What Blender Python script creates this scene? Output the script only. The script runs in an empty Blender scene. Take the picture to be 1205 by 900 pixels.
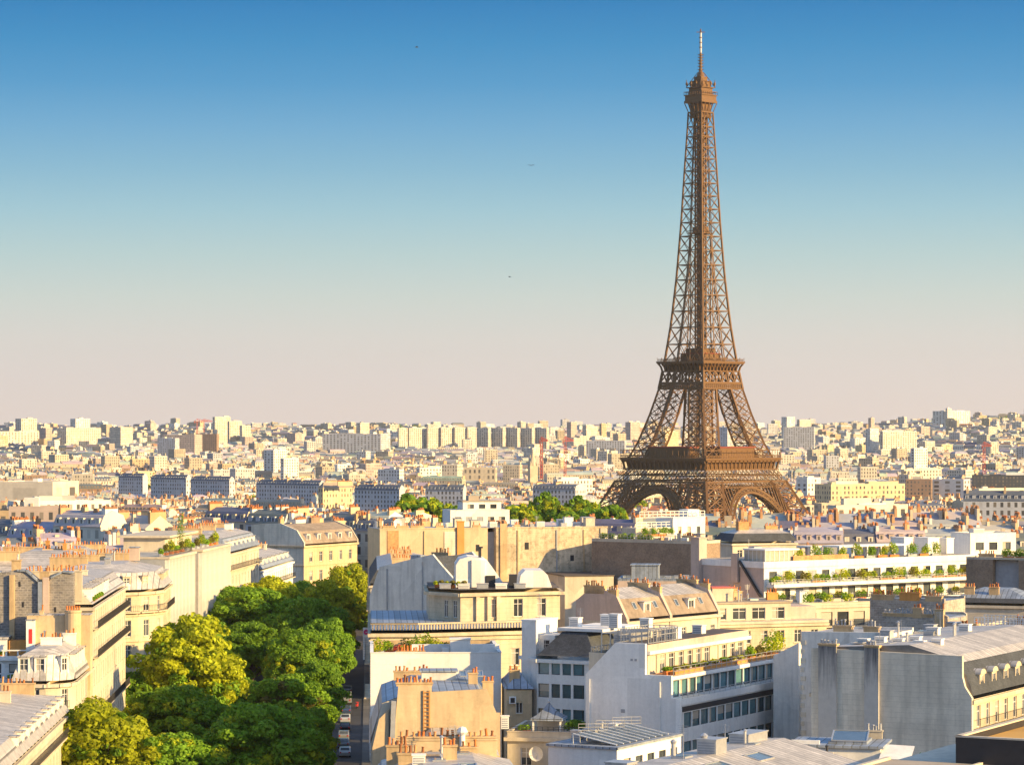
import bpy, math, random
from mathutils import Vector, Matrix

# ---------------------------------------------------------------- camera, sky, sun, exposure
SC = bpy.context.scene
COL = SC.collection
F, CX, HY, CZ = 3412.0, 602.5, 504.0, 50.0      # focal length in photo pixels, principal column, eye-level row, eye height
cam_d = bpy.data.cameras.new('camera')
cam = bpy.data.objects.new('camera', cam_d); COL.objects.link(cam)
cam.location = (0, 0, CZ); cam.rotation_euler = (math.radians(90), 0, 0)
cam_d.sensor_width = 36.0; cam_d.lens = 36.0*F/1205.0
cam_d.shift_y = (HY-450.0)/1205.0
cam_d.clip_start = 1.0; cam_d.clip_end = 60000.0
SC.camera = cam

SUN_AZ = 28.0      # degrees behind the picture plane, coming from the right
SUN_EL = 17.0
sx, sy, sz = (math.cos(math.radians(SUN_EL))*math.cos(math.radians(SUN_AZ)),
              -math.cos(math.radians(SUN_EL))*math.sin(math.radians(SUN_AZ)), math.sin(math.radians(SUN_EL)))
sun_d = bpy.data.lights.new('sun', 'SUN'); sun_d.energy = 5.0; sun_d.angle = math.radians(0.5); sun_d.color = (1.0, 0.69, 0.29)
sun = bpy.data.objects.new('sun', sun_d); COL.objects.link(sun)
sun.rotation_euler = Vector((sx, sy, sz)).to_track_quat('Z', 'Y').to_euler()
sun.location = (300, -100, 300)

W = bpy.data.worlds.new('World'); SC.world = W; W.use_nodes = True
nt = W.node_tree; nt.nodes.clear()
wo = nt.nodes.new('ShaderNodeOutputWorld'); bg = nt.nodes.new('ShaderNodeBackground')
sky = nt.nodes.new('ShaderNodeTexSky'); sky.sky_type = 'NISHITA'; sky.sun_disc = False
sky.sun_elevation = math.radians(SUN_EL); sky.sun_rotation = math.atan2(sx, sy)
sky.altitude = 60; sky.air_density = 1.0; sky.dust_density = 1.0; sky.ozone_density = 1.5
# the evening sky: a clear low band that runs from pale beige at the horizon to blue, over the Nishita dome
tc = nt.nodes.new('ShaderNodeTexCoord'); sep = nt.nodes.new('ShaderNodeSeparateXYZ')
nt.links.new(tc.outputs['Generated'], sep.inputs[0])
mr = nt.nodes.new('ShaderNodeMapRange'); mr.inputs[1].default_value = 0.0; mr.inputs[2].default_value = 0.16
nt.links.new(sep.outputs[2], mr.inputs[0])
rp = nt.nodes.new('ShaderNodeValToRGB'); nt.links.new(mr.outputs[0], rp.inputs[0])
SKY_STOPS = [(0.035, (0.8178, 0.7049, 0.6408)), (0.117, (0.7747, 0.7042, 0.6588)), (0.19, (0.7245, 0.7015, 0.6541)), (0.282, (0.6133, 0.6875, 0.6455)), (0.373, (0.4813, 0.6464, 0.6528)), (0.464, (0.3541, 0.583, 0.6701)), (0.555, (0.243, 0.4924, 0.6554)), (0.645, (0.1599, 0.4149, 0.6474)), (0.735, (0.0855, 0.3362, 0.6068)), (0.824, (0.0445, 0.2804, 0.5615)), (0.913, (0.0211, 0.2207, 0.5096)), (1.0, (0.002, 0.1623, 0.4589))]
els = rp.color_ramp.elements
while len(els) < len(SKY_STOPS): els.new(0.5)
for e, (p, c) in zip(els, SKY_STOPS): e.position = p; e.color = (*c, 1)
SKY_K = 3.34       # background strength is 0.15
sc_ = nt.nodes.new('ShaderNodeMixRGB'); sc_.blend_type = 'MULTIPLY'; sc_.inputs[0].default_value = 1; sc_.inputs[2].default_value = (SKY_K,)*3+(1,)
nt.links.new(rp.outputs[0], sc_.inputs[1])
mr2 = nt.nodes.new('ShaderNodeMapRange'); mr2.inputs[1].default_value = 0.16; mr2.inputs[2].default_value = 0.45
nt.links.new(sep.outputs[2], mr2.inputs[0])
mx = nt.nodes.new('ShaderNodeMixRGB'); nt.links.new(mr2.outputs[0], mx.inputs[0])
wb = nt.nodes.new('ShaderNodeMixRGB'); wb.blend_type = 'MULTIPLY'; wb.inputs[0].default_value = 1; wb.inputs[2].default_value = (.95, 1.0, 1.06, 1)
nt.links.new(sky.outputs[0], wb.inputs[1])
nt.links.new(sc_.outputs[0], mx.inputs[1]); nt.links.new(wb.outputs[0], mx.inputs[2])
nt.links.new(mx.outputs[0], bg.inputs[0]); bg.inputs[1].default_value = 0.15
nt.links.new(bg.outputs[0], wo.inputs[0])
SC.view_settings.view_transform = 'Standard'; SC.view_settings.look = 'None'
SC.view_settings.gamma = 1.0; SC.view_settings.use_curve_mapping = False
SC.view_settings.exposure = 1.02
SC.cycles.use_denoising = True
SC.cycles.max_bounces = 5; SC.cycles.diffuse_bounces = 3; SC.cycles.glossy_bounces = 2; SC.cycles.volume_bounces = 0
SC.cycles.sample_clamp_indirect = 4.0

R = random.Random(11)
def X(px, d): return (px-CX)/F*d
def Zd(py, d): return CZ-(py-HY)/F*d
def G(px, py, z):
    d = (CZ-z)*F/(py-HY); return ((px-CX)/F*d, d)
def lerp(a, b, t): return a+(b-a)*t
def interp(tab, x):
    if x <= tab[0][0]: return tab[0][1]
    for (x0, y0), (x1, y1) in zip(tab, tab[1:]):
        if x <= x1: return lerp(y0, y1, (x-x0)/(x1-x0))
    return tab[-1][1]

# ---------------------------------------------------------------- materials
def nodes(name):
    m = bpy.data.materials.new(name); m.use_nodes = True
    t = m.node_tree; b = t.nodes['Principled BSDF']
    return m, t, b
def nd(t, typ, **kw):
    n = t.nodes.new(typ)
    for k, v in kw.items():
        if k.startswith('i_'): n.inputs[int(k[2:])].default_value = v
        else: setattr(n, k, v)
    return n
def vmath(t, op, a, b=None):
    n = nd(t, 'ShaderNodeMath', operation=op)
    for i, s in enumerate((a, b)):
        if s is None: continue
        if isinstance(s, (int, float)): n.inputs[i].default_value = s
        else: t.links.new(s, n.inputs[i])
    return n.outputs[0]
def mixc(t, fac, a, b, bt='MIX'):
    n = nd(t, 'ShaderNodeMixRGB', blend_type=bt)
    for i, s in ((0, fac), (1, a), (2, b)):
        if isinstance(s, (int, float)): n.inputs[i].default_value = s
        elif isinstance(s, tuple): n.inputs[i].default_value = (*s[:3], 1)
        else: t.links.new(s, n.inputs[i])
    return n.outputs[0]
def ramp(t, fac, stops):
    n = nd(t, 'ShaderNodeValToRGB'); t.links.new(fac, n.inputs[0])
    e = n.color_ramp.elements
    while len(e) < len(stops): e.new(.5)
    for k, (p, c) in zip(e, stops): k.position = p; k.color = (c, c, c, 1) if isinstance(c, (int, float)) else (*c, 1)
    return n.outputs[0]
def noise(t, vec, scale, detail=4, rough=.6, sc=None):
    if sc:
        mp = nd(t, 'ShaderNodeMapping'); mp.inputs['Scale'].default_value = sc; t.links.new(vec, mp.inputs[0]); vec = mp.outputs[0]
    n = nd(t, 'ShaderNodeTexNoise'); n.inputs['Scale'].default_value = scale; n.inputs['Detail'].default_value = detail
    n.inputs['Roughness'].default_value = rough; t.links.new(vec, n.inputs['Vector']); return n.outputs[0]
def bump(t, b, h, dist, strength=.6):
    n = nd(t, 'ShaderNodeBump'); n.inputs['Strength'].default_value = strength; n.inputs['Distance'].default_value = dist
    t.links.new(h, n.inputs['Height']); t.links.new(n.outputs[0], b.inputs['Normal'])

def plaster(name, col, rough=.85, var=.16, streak=.25, courses=0, bump_d=.02, tint=False, spots=0.0, patch=.6):
    m, t, b = nodes(name)
    tc = nd(t, 'ShaderNodeTexCoord'); v = tc.outputs['Object']
    oi = nd(t, 'ShaderNodeObjectInfo')
    base = mixc(t, 1.0, col, oi.outputs['Color'], 'MULTIPLY') if tint else mixc(t, 0.0, col, col)
    n1 = noise(t, v, .25, 6, .65); n2 = noise(t, v, 1.0, 4, .6, (1.3, 1.3, .12)); n3 = noise(t, v, 2.5, 5, .7)
    c = mixc(t, 1.0, base, ramp(t, n1, [(.3, 1-var), (.7, 1+var*.5)]), 'MULTIPLY')
    c = mixc(t, streak, c, ramp(t, n2, [(.38, .45), (.56, 1.0)]), 'MULTIPLY')
    c = mixc(t, .5, c, ramp(t, n3, [(.3, .85), (.7, 1.1)]), 'MULTIPLY')
    vo = nd(t, 'ShaderNodeTexVoronoi', distance='CHEBYCHEV'); vo.inputs['Scale'].default_value = .16; t.links.new(v, vo.inputs['Vector'])
    sv = nd(t, 'ShaderNodeSeparateColor'); t.links.new(vo.outputs['Color'], sv.inputs[0])
    c = mixc(t, patch, c, ramp(t, sv.outputs[0], [(0, .78), (.5, 1.0), (1, 1.12)]), 'MULTIPLY')
    if spots: c = mixc(t, spots, c, ramp(t, noise(t, v, .9, 6, .8), [(.42, .4), (.5, 1.0)]), 'MULTIPLY')
    if courses:
        sp = nd(t, 'ShaderNodeSeparateXYZ'); t.links.new(v, sp.inputs[0])
        f = vmath(t, 'FRACT', vmath(t, 'DIVIDE', sp.outputs[2], courses))
        c = mixc(t, .35, c, ramp(t, f, [(.0, .55), (.07, .6), (.1, 1.0), (1, 1.0)]), 'MULTIPLY')
    t.links.new(c, b.inputs['Base Color']); b.inputs['Roughness'].default_value = rough
    b.inputs['Specular IOR Level'].default_value = .2
    if bump_d: bump(t, b, n3, bump_d)
    return m
def brick(name, c1, c2, mortar, scale=1.0, w=.5, h=.22, mort=.03):
    m, t, b = nodes(name)
    tc = nd(t, 'ShaderNodeTexCoord'); sp = nd(t, 'ShaderNodeSeparateXYZ'); t.links.new(tc.outputs['Object'], sp.inputs[0])
    cb = nd(t, 'ShaderNodeCombineXYZ'); t.links.new(vmath(t, 'ADD', sp.outputs[0], sp.outputs[1]), cb.inputs[0]); t.links.new(sp.outputs[2], cb.inputs[1])
    bt = nd(t, 'ShaderNodeTexBrick'); t.links.new(cb.outputs[0], bt.inputs['Vector'])
    bt.inputs['Color1'].default_value = (*c1, 1); bt.inputs['Color2'].default_value = (*c2, 1); bt.inputs['Mortar'].default_value = (*mortar, 1)
    bt.inputs['Scale'].default_value = scale; bt.inputs['Mortar Size'].default_value = mort
    bt.inputs['Brick Width'].default_value = w; bt.inputs['Row Height'].default_value = h
    n = noise(t, tc.outputs['Object'], .3, 6, .7); n2 = noise(t, tc.outputs['Object'], 2.2, 5, .75)
    c = mixc(t, 1.0, bt.outputs[0], ramp(t, n, [(.3, .7), (.7, 1.2)]), 'MULTIPLY')
    c = mixc(t, .8, c, ramp(t, n2, [(.3, .6), (.65, 1.2)]), 'MULTIPLY')
    t.links.new(c, b.inputs['Base Color']); b.inputs['Roughness'].default_value = .9
    bump(t, b, bt.outputs['Fac'], .02, .4)
    return m
def metal_roof(name, col, seam=.8, axis=0, rough=.5, metal=.25, var=.2):
    m, t, b = nodes(name)
    tc = nd(t, 'ShaderNodeTexCoord'); v = tc.outputs['Object']; sp = nd(t, 'ShaderNodeSeparateXYZ'); t.links.new(v, sp.inputs[0])
    oi = nd(t, 'ShaderNodeObjectInfo')
    q = vmath(t, 'DIVIDE', sp.outputs[axis], seam); f = vmath(t, 'FRACT', q)
    fl = vmath(t, 'FLOOR', q)
    wn = nd(t, 'ShaderNodeTexWhiteNoise', noise_dimensions='1D'); t.links.new(fl, wn.inputs['W'])
    n1 = noise(t, v, .5, 5, .65); n2 = noise(t, v, 2.0, 4, .7)
    c = mixc(t, 1.0, col, ramp(t, n1, [(.3, 1-var), (.7, 1+var)]), 'MULTIPLY')
    c = mixc(t, 1.0, c, ramp(t, wn.outputs[0], [(0, .80), (1, 1.12)]), 'MULTIPLY')
    c = mixc(t, .5, c, ramp(t, n2, [(.35, .75), (.65, 1.1)]), 'MULTIPLY')
    c = mixc(t, .9, c, ramp(t, f, [(.0, .30), (.12, .38), (.2, 1.0), (.84, 1.0), (.92, 1.2), (1, 1.2)]), 'MULTIPLY')  # dark and bright seam edges put relief shading into the colour
    c = mixc(t, 1.0, c, oi.outputs['Color'], 'MULTIPLY')
    t.links.new(c, b.inputs['Base Color']); b.inputs['Roughness'].default_value = rough; b.inputs['Metallic'].default_value = metal
    bump(t, b, ramp(t, f, [(.0, 1.0), (.06, 1.0), (.1, 0.0), (1, 0.0)]), .04, .7)
    return m
def plain(name, col, rough=.6, metal=0., var=.12, spec=.3):
    m, t, b = nodes(name)
    tc = nd(t, 'ShaderNodeTexCoord'); n = noise(t, tc.outputs['Object'], 1.7, 5, .65)
    c = mixc(t, 1.0, col, ramp(t, n, [(.3, 1-var), (.7, 1+var)]), 'MULTIPLY')
    t.links.new(c, b.inputs['Base Color']); b.inputs['Roughness'].default_value = rough; b.inputs['Metallic'].default_value = metal
    b.inputs['Specular IOR Level'].default_value = spec
    return m
def glass(name, col, rough=.12):
    m, t, b = nodes(name)
    tc = nd(t, 'ShaderNodeTexCoord'); oi = nd(t, 'ShaderNodeObjectInfo')
    n = noise(t, tc.outputs['Object'], .8, 2)
    c = mixc(t, 1.0, col, ramp(t, oi.outputs['Random'], [(0, .45), (1, 1.6)]), 'MULTIPLY')
    c = mixc(t, .6, c, ramp(t, n, [(.35, .6), (.65, 1.25)]), 'MULTIPLY')
    t.links.new(c, b.inputs['Base Color']); b.inputs['Roughness'].default_value = rough; b.inputs['Specular IOR Level'].default_value = .6
    return m
def leafmat(name, col, trans, var=.3):
    m, t, b = nodes(name)
    gi = nd(t, 'ShaderNodeNewGeometry'); oi = nd(t, 'ShaderNodeObjectInfo')
    c = mixc(t, 1.0, col, ramp(t, gi.outputs['Random Per Island'], [(0, 1-var), (1, 1+var)]), 'MULTIPLY')
    c = mixc(t, 1.0, c, ramp(t, oi.outputs['Random'], [(0, .8), (1, 1.2)]), 'MULTIPLY')
    t.links.new(c, b.inputs['Base Color']); b.inputs['Roughness'].default_value = .65; b.inputs['Specular IOR Level'].default_value = .15
    tr = nd(t, 'ShaderNodeBsdfTranslucent'); c2 = mixc(t, 1.0, trans, ramp(t, gi.outputs['Random Per Island'], [(0, 1-var), (1, 1+var)]), 'MULTIPLY')
    t.links.new(c2, tr.inputs[0])
    ms = nd(t, 'ShaderNodeMixShader'); ms.inputs[0].default_value = .35
    t.links.new(b.outputs[0], ms.inputs[1]); t.links.new(tr.outputs[0], ms.inputs[2])
    t.links.new(ms.outputs[0], t.nodes['Material Output'].inputs['Surface'])
    return m
def facade_mat(name, use_attr=False):
    """rendered wall whose storeys and bays follow the mesh's own UV map (1 unit = 1 bay / 1 storey): for the far city"""
    m, t, b = nodes(name)
    uv = nd(t, 'ShaderNodeUVMap'); uv.uv_map = 'UVMap'
    sp = nd(t, 'ShaderNodeSeparateXYZ'); t.links.new(uv.outputs[0], sp.inputs[0])
    if use_attr:
        at = nd(t, 'ShaderNodeAttribute'); at.attribute_name = 'tint'; base = at.outputs['Color']
    else:
        oi = nd(t, 'ShaderNodeObjectInfo'); base = oi.outputs['Color']
    fu = vmath(t, 'FRACT', sp.outputs[0]); fv = vmath(t, 'FRACT', sp.outputs[1])
    mu = ramp(t, fu, [(0, 0), (.27, 0), (.30, 1), (.70, 1), (.73, 0)]); mv = ramp(t, fv, [(0, 0), (.16, 0), (.2, 1), (.76, 1), (.80, 0)])
    win = vmath(t, 'MULTIPLY', mu, mv)
    neg = vmath(t, 'GREATER_THAN', sp.outputs[1], 0.0)
    win = vmath(t, 'MULTIPLY', win, neg)
    cu = vmath(t, 'FLOOR', sp.outputs[0]); cv = vmath(t, 'FLOOR', sp.outputs[1])
    wn = nd(t, 'ShaderNodeTexWhiteNoise', noise_dimensions='2D'); cb = nd(t, 'ShaderNodeCombineXYZ')
    t.links.new(cu, cb.inputs[0]); t.links.new(cv, cb.inputs[1]); t.links.new(cb.outputs[0], wn.inputs['Vector'])
    tc = nd(t, 'ShaderNodeTexCoord'); n1 = noise(t, tc.outputs['Object'], .12, 6, .7)
    wall = mixc(t, 1.0, base, ramp(t, n1, [(.3, .78), (.7, 1.1)]), 'MULTIPLY')
    wall = mixc(t, .6, wall, ramp(t, fv, [(0, .6), (.04, .65), (.06, 1.0), (.93, 1.0), (.96, 1.12), (1, 1.1)]), 'MULTIPLY')
    gl = mixc(t, wn.outputs[0], (.05, .055, .065), (.22, .19, .15))
    gl = mixc(t, ramp(t, wn.outputs[0], [(.0, 0), (.8, 0), (.82, .75)]), gl, wall)
    c = mixc(t, win, wall, gl)
    t.links.new(c, b.inputs['Base Color'])
    b.inputs['Roughness'].default_value = .8
    return m

M = {}
M['stone'] = plaster('limestone', (.62, .52, .37), courses=.62, tint=True)
M['render'] = plaster('painted_render', (.60, .53, .42), streak=.2, tint=True)
M['white'] = plaster('white_paint', (.83, .81, .77), var=.08, streak=.12, tint=True)
M['wornwhite'] = plaster('worn_white_render', (.78, .75, .69), var=.16, streak=.35, courses=.0)
M['greywall'] = plaster('grey_render', (.76, .69, .56), var=.2, streak=.3, courses=.55, bump_d=.04)
M['soot'] = plaster('soot_stained_render', (.20, .19, .185), var=.4, streak=.9)
M['beigeblock'] = plaster('beige_blockwork', (.64, .52, .36), var=.22, streak=.4, courses=.45, spots=.5)
M['yellow'] = plaster('ochre_render', (.62, .47, .29), var=.14, streak=.25, spots=.12)
M['pink'] = plaster('pinkish_render', (.56, .44, .37), var=.1, streak=.2)
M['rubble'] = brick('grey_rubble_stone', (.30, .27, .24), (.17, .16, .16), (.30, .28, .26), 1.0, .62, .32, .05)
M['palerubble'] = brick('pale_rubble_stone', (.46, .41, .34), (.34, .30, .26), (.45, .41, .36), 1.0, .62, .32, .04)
M['brown'] = brick('brown_brick', (.27, .185, .125), (.35, .24, .16), (.30, .24, .18), 1.0, .34, .12, .015)
M['redbrick'] = brick('orange_brick', (.52, .24, .08), (.60, .30, .11), (.5, .32, .18), 1.0, .3, .11, .015)
M['zinc'] = metal_roof('zinc_roof', (.54, .50, .45))
M['zincy'] = metal_roof('zinc_roof_cross_seams', (.58, .53, .47), axis=1)
M['bluezinc'] = metal_roof('blue_grey_zinc', (.30, .34, .40))
M['slate'] = brick('slate_roof', (.05, .058, .072), (.075, .083, .098), (.045, .05, .06), 1.0, .3, .16, .02)
M['tan'] = plaster('weathered_tile_slope', (.34, .27, .21), var=.25, streak=.4, courses=.3)
M['gravel'] = plaster('gravel_roof', (.40, .34, .27), var=.2, streak=0)
M['darkroof'] = plaster('bitumen_roof', (.13, .11, .10), var=.3, streak=0)
M['pot2'] = plain('pale_terracotta', (.56, .28, .13), .85, var=.3)
M['pot3'] = plain('sooty_terracotta', (.26, .11, .05), .9, var=.4)
M['pot'] = plain('terracotta', (.50, .17, .05), .85, var=.3)
M['chim'] = plaster('chimney_render', (.58, .42, .24), var=.2, streak=.4)
M['orangechim'] = plaster('orange_render', (.62, .30, .09), var=.15, streak=.2)
M['frame'] = plain('white_frame', (.74, .72, .68), .5)
M['darkframe'] = plain('dark_frame', (.05, .055, .06), .45)
M['iron'] = plain('black_iron', (.035, .035, .04), .5)
M['steel'] = plain('galvanised_steel', (.50, .50, .50), .4, .6)
M['greypaint'] = plain('grey_paint', (.33, .34, .36), .6)
M['glass'] = glass('window_glass', (.055, .065, .075))
M['bluegl'] = glass('blue_green_glass', (.07, .16, .19))
M['curtain'] = plain('curtain_and_pane_reflection', (.42, .37, .30), .3, spec=.6)
M['skylight'] = glass('skylight_glass', (.10, .14, .18))
M['tower'] = plain('tower_iron', (.145, .072, .024), .55, var=.2)
M['towerred'] = plain('tower_red', (.24, .05, .03), .6)
M['asphalt'] = plaster('asphalt', (.055, .055, .06), var=.25, streak=0)
def stained(name, col, z0, z1):
    m, t, b = nodes(name); tc = nd(t, 'ShaderNodeTexCoord'); v = tc.outputs['Object']; sp = nd(t, 'ShaderNodeSeparateXYZ'); t.links.new(v, sp.inputs[0])
    mr = nd(t, 'ShaderNodeMapRange'); mr.inputs[1].default_value = z0; mr.inputs[2].default_value = z1; t.links.new(sp.outputs[2], mr.inputs[0])
    n = noise(t, v, 2.2, 5, .7, (1.6, 1.6, .10)); q = vmath(t, 'ADD', mr.outputs[0], vmath(t, 'MULTIPLY', vmath(t, 'SUBTRACT', n, .5), 1.3))
    c = mixc(t, ramp(t, q, [(.35, 0), (1.0, 1)]), col, (.10, .10, .11)); c = mixc(t, .5, c, ramp(t, noise(t, v, 1.5, 5, .7), [(.3, .75), (.7, 1.1)]), 'MULTIPLY')
    t.links.new(c, b.inputs['Base Color']); b.inputs['Roughness'].default_value = .9; return m
M['flue'] = stained('sooty_flue_render', (.54, .51, .46), 19.5, 27.5)
M['pave'] = plaster('pavement_stone', (.13, .125, .12), var=.25, streak=0)
M['ground'] = plaster('city_ground', (.14, .13, .12), var=.3, streak=0, bump_d=0)
M['line'] = plain('road_paint', (.75, .75, .72), .7)
M['bark'] = plain('bark', (.10, .075, .055), .95, var=.3)
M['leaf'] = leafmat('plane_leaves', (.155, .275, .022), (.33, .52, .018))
M['leafy'] = leafmat('sunlit_tone_leaves', (.36, .40, .018), (.62, .66, .018))  # yellower copy: sunlight on the lit crowns is put into the leaf colour
M['leafd'] = leafmat('dark_and_shaded_leaves', (.135, .245, .022), (.29, .46, .018))  # darker copy: shade on the avenue crowns is put into the leaf colour
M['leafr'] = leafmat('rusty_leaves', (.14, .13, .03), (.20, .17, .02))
M['flower'] = plain('red_flowers', (.55, .06, .03), .7)
M['red'] = plain('red_paint', (.55, .045, .04), .45)
M['magenta'] = plain('magenta_disc', (.55, .03, .16), .5)
M['craner'] = plain('crane_red', (.50, .12, .09), .6)
M['blackclad'] = plain('dark_cladding', (.03, .03, .035), .35)
M['orangefloor'] = plaster('ochre_terrace', (.60, .35, .10), var=.12, streak=0)
M['tilefloor'] = plain('terracotta_tiles', (.48, .20, .07), .8, var=.2)
M['facade'] = facade_mat('storeyed_facade')
M['facade_s'] = facade_mat('storeyed_facade_mass', True)
M['roof_t'] = plaster('roof_tinted', (1, 1, 1), var=.2, streak=.2, tint=True, bump_d=0)
def attr_mat(name, rough):
    m, t, b = nodes(name); at = nd(t, 'ShaderNodeAttribute'); at.attribute_name = 'tint'
    tc = nd(t, 'ShaderNodeTexCoord'); n1 = noise(t, tc.outputs['Object'], .1, 5, .7)
    t.links.new(mixc(t, 1.0, at.outputs['Color'], ramp(t, n1, [(.3, .75), (.7, 1.15)]), 'MULTIPLY'), b.inputs['Base Color'])
    b.inputs['Roughness'].default_value = rough; return m
M['tinted'] = attr_mat('tinted_roof_mass', .8)
for i, (n_, c_) in enumerate((('white', (.42, .43, .45)), ('silver', (.24, .25, .27)), ('black', (.02, .02, .025)), ('blue', (.05, .08, .16)), ('grey', (.16, .17, .18)))):
    M['car_'+n_] = plain(n_+'_car_paint', c_, .25, .2, var=.03, spec=.5)
M['tyre'] = plain('tyre_rubber', (.02, .02, .02), .9)
M['lamp'] = plain('lamp_glass', (.7, .68, .6), .2)
M['tail'] = plain('tail_lamp', (.4, .02, .02), .3)

# ---------------------------------------------------------------- mesh builder
class MB:
    def __init__(s): s.v = []; s.f = []; s.m = []; s.uv = []; s.tint = []; s.c = None
    def face(s, pts, m=0, uv=None):
        n = len(s.v); s.v += [tuple(p) for p in pts]; s.f.append(tuple(range(n, n+len(pts)))); s.m.append(m)
        s.uv.append(uv); s.tint.append(s.c)
    def obox(s, o, ux, a0, a1, b0, b1, z0, z1, m=0, top=None):
        """box in a plan frame: o origin (x,y), ux unit vector along a; b runs to the left of it"""
        vx = (-ux[1], ux[0])
        P = lambda a, b, z: (o[0]+ux[0]*a+vx[0]*b, o[1]+ux[1]*a+vx[1]*b, z)
        c = [P(a0, b0, z0), P(a1, b0, z0), P(a1, b1, z0), P(a0, b1, z0), P(a0, b0, z1), P(a1, b0, z1), P(a1, b1, z1), P(a0, b1, z1)]
        for k, q in enumerate(((0, 3, 2, 1), (4, 5, 6, 7), (0, 1, 5, 4), (1, 2, 6, 5), (2, 3, 7, 6), (3, 0, 4, 7))):
            s.face([c[i] for i in q], top if (k == 1 and top is not None) else m)
    def box(s, x0, x1, y0, y1, z0, z1, m=0, top=None): s.obox((0, 0), (1, 0), x0, x1, y0, y1, z0, z1, m, top)
    def beam(s, a, b, w, m=0, h=None, n=None):
        """square bar, or with n (the normal of the plane it lies in) a flat plate girder"""
        a = Vector(a); b = Vector(b); d = b-a
        if d.length < 1e-6: return
        d.normalize()
        if n is not None:
            n = Vector(n); x = d.cross(n).normalized()*(w/2); y = x.cross(d).normalized()*(w*.16)
        else:
            up = Vector((0, 0, 1)) if abs(d.z) < .95 else Vector((1, 0, 0))
            x = d.cross(up).normalized()*(w/2); y = x.cross(d).normalized()*((h or w)/2)
        A = [a+x+y, a-x+y, a-x-y, a+x-y]; B = [b+x+y, b-x+y, b-x-y, b+x-y]
        for i in range(4): s.face([A[i], A[(i+1) % 4], B[(i+1) % 4], B[i]], m)
        s.face(A, m); s.face(B[::-1], m)
    def lathe(s, cx, cy, prof, n=10, m=0):
        rings = [[(cx+r*math.cos(2*math.pi*i/n), cy+r*math.sin(2*math.pi*i/n), z) for i in range(n)] for z, r in prof]
        for a, b in zip(rings, rings[1:]):
            for i in range(n): s.face([a[i], a[(i+1) % n], b[(i+1) % n], b[i]], m)
        s.face(rings[-1], m); s.face(rings[0][::-1], m)
    def tube(s, a, b, r0, r1, n=6, m=0):
        a = Vector(a); b = Vector(b); d = (b-a).normalized(); up = Vector((0, 0, 1)) if abs(d.z) < .9 else Vector((1, 0, 0))
        x = d.cross(up).normalized(); y = x.cross(d)
        ra = [a+(x*math.cos(2*math.pi*i/n)+y*math.sin(2*math.pi*i/n))*r0 for i in range(n)]
        rb = [b+(x*math.cos(2*math.pi*i/n)+y*math.sin(2*math.pi*i/n))*r1 for i in range(n)]
        for i in range(n): s.face([ra[i], ra[(i+1) % n], rb[(i+1) % n], rb[i]], m)
        s.face(ra[::-1], m); s.face(rb, m)
    def extr_xz(s, prof, y0, y1, m=0, caps=True, mcap=None):
        """closed profile of (x,z) swept along y"""
        n = len(prof)
        for i in range(n):
            (xa, za), (xb, zb) = prof[i], prof[(i+1) % n]
            s.face([(xa, y0, za), (xb, y0, zb), (xb, y1, zb), (xa, y1, za)], m)
        if caps:
            mc = m if mcap is None else mcap
            s.face([(x, y0, z) for x, z in prof], mc); s.face([(x, y1, z) for x, z in prof][::-1], mc)
    def extr_yz(s, prof, x0, x1, m=0, caps=True, mcap=None, ms=None):
        n = len(prof)
        for i in range(n):
            (ya, za), (yb, zb) = prof[i], prof[(i+1) % n]
            s.face([(x0, ya, za), (x1, ya, za), (x1, yb, zb), (x0, yb, zb)], ms[i] if ms else m)
        if caps:
            mc = m if mcap is None else mcap
            s.face([(x0, y, z) for y, z in prof][::-1], mc); s.face([(x1, y, z) for y, z in prof], mc)
    def mesh(s, name, mats, smooth=False):
        me = bpy.data.meshes.new(name); me.from_pydata(s.v, [], s.f)
        for m in mats: me.materials.append(m)
        if len(mats) > 1: me.polygons.foreach_set('material_index', s.m)
        if any(u is not None for u in s.uv):
            l = me.uv_layers.new(name='UVMap'); flat = []
            for f, u in zip(s.f, s.uv):
                for k in range(len(f)): flat += list(u[k]) if u is not None else [0.0, -0.5]
            l.data.foreach_set('uv', flat)
        if any(c is not None for c in s.tint):
            at = me.attributes.new('tint', 'FLOAT_COLOR', 'CORNER'); flat = []
            for f, c in zip(s.f, s.tint): flat += [*(c or (.5, .5, .5)), 1.0]*len(f)
            at.data.foreach_set('color', flat)
        if smooth: me.polygons.foreach_set('use_smooth', [True]*len(me.polygons))
        me.update(); return me
    def build(s, name, mats, parent=None, smooth=False, color=None):
        return link(name, s.mesh(name, mats if isinstance(mats, (list, tuple)) else [mats], smooth), parent, color)
def link(name, me, parent=None, color=None):
    o = bpy.data.objects.new(name, me); COL.objects.link(o)
    if parent is not None: o.parent = parent
    if color is not None: o.color = (*color, 1)
    return o
def empty(name, loc, rz=0.0):
    o = bpy.data.objects.new(name, None); COL.objects.link(o); o.location = loc; o.rotation_euler = (0, 0, rz); o.empty_display_size = 1
    return o
def tag(o, label=None, cat=None, group=None, kind=None):
    for k, v in (('label', label), ('category', cat), ('group', group), ('kind', kind)):
        if v: o[k] = v
    return o

# ---------------------------------------------------------------- terrain height
def gz(x, y):
    z = interp([(0, 0), (880, 0), (1050, -4), (1170, -12), (1420, -25), (3000, -26), (4200, -19), (5000, -7), (5600, 6), (6500, 22), (7600, 34), (9000, 26), (12000, 0)], y)
    if y > 3500:
        px = CX+F*x/y
        t = min(1, (y-3500)/3500)
        z += t*interp([(-200, 4), (200, 2), (420, 6), (560, 0), (900, 2), (1000, 6), (1100, 18), (1205, 30), (1500, 34)], px)
    return z
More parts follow.
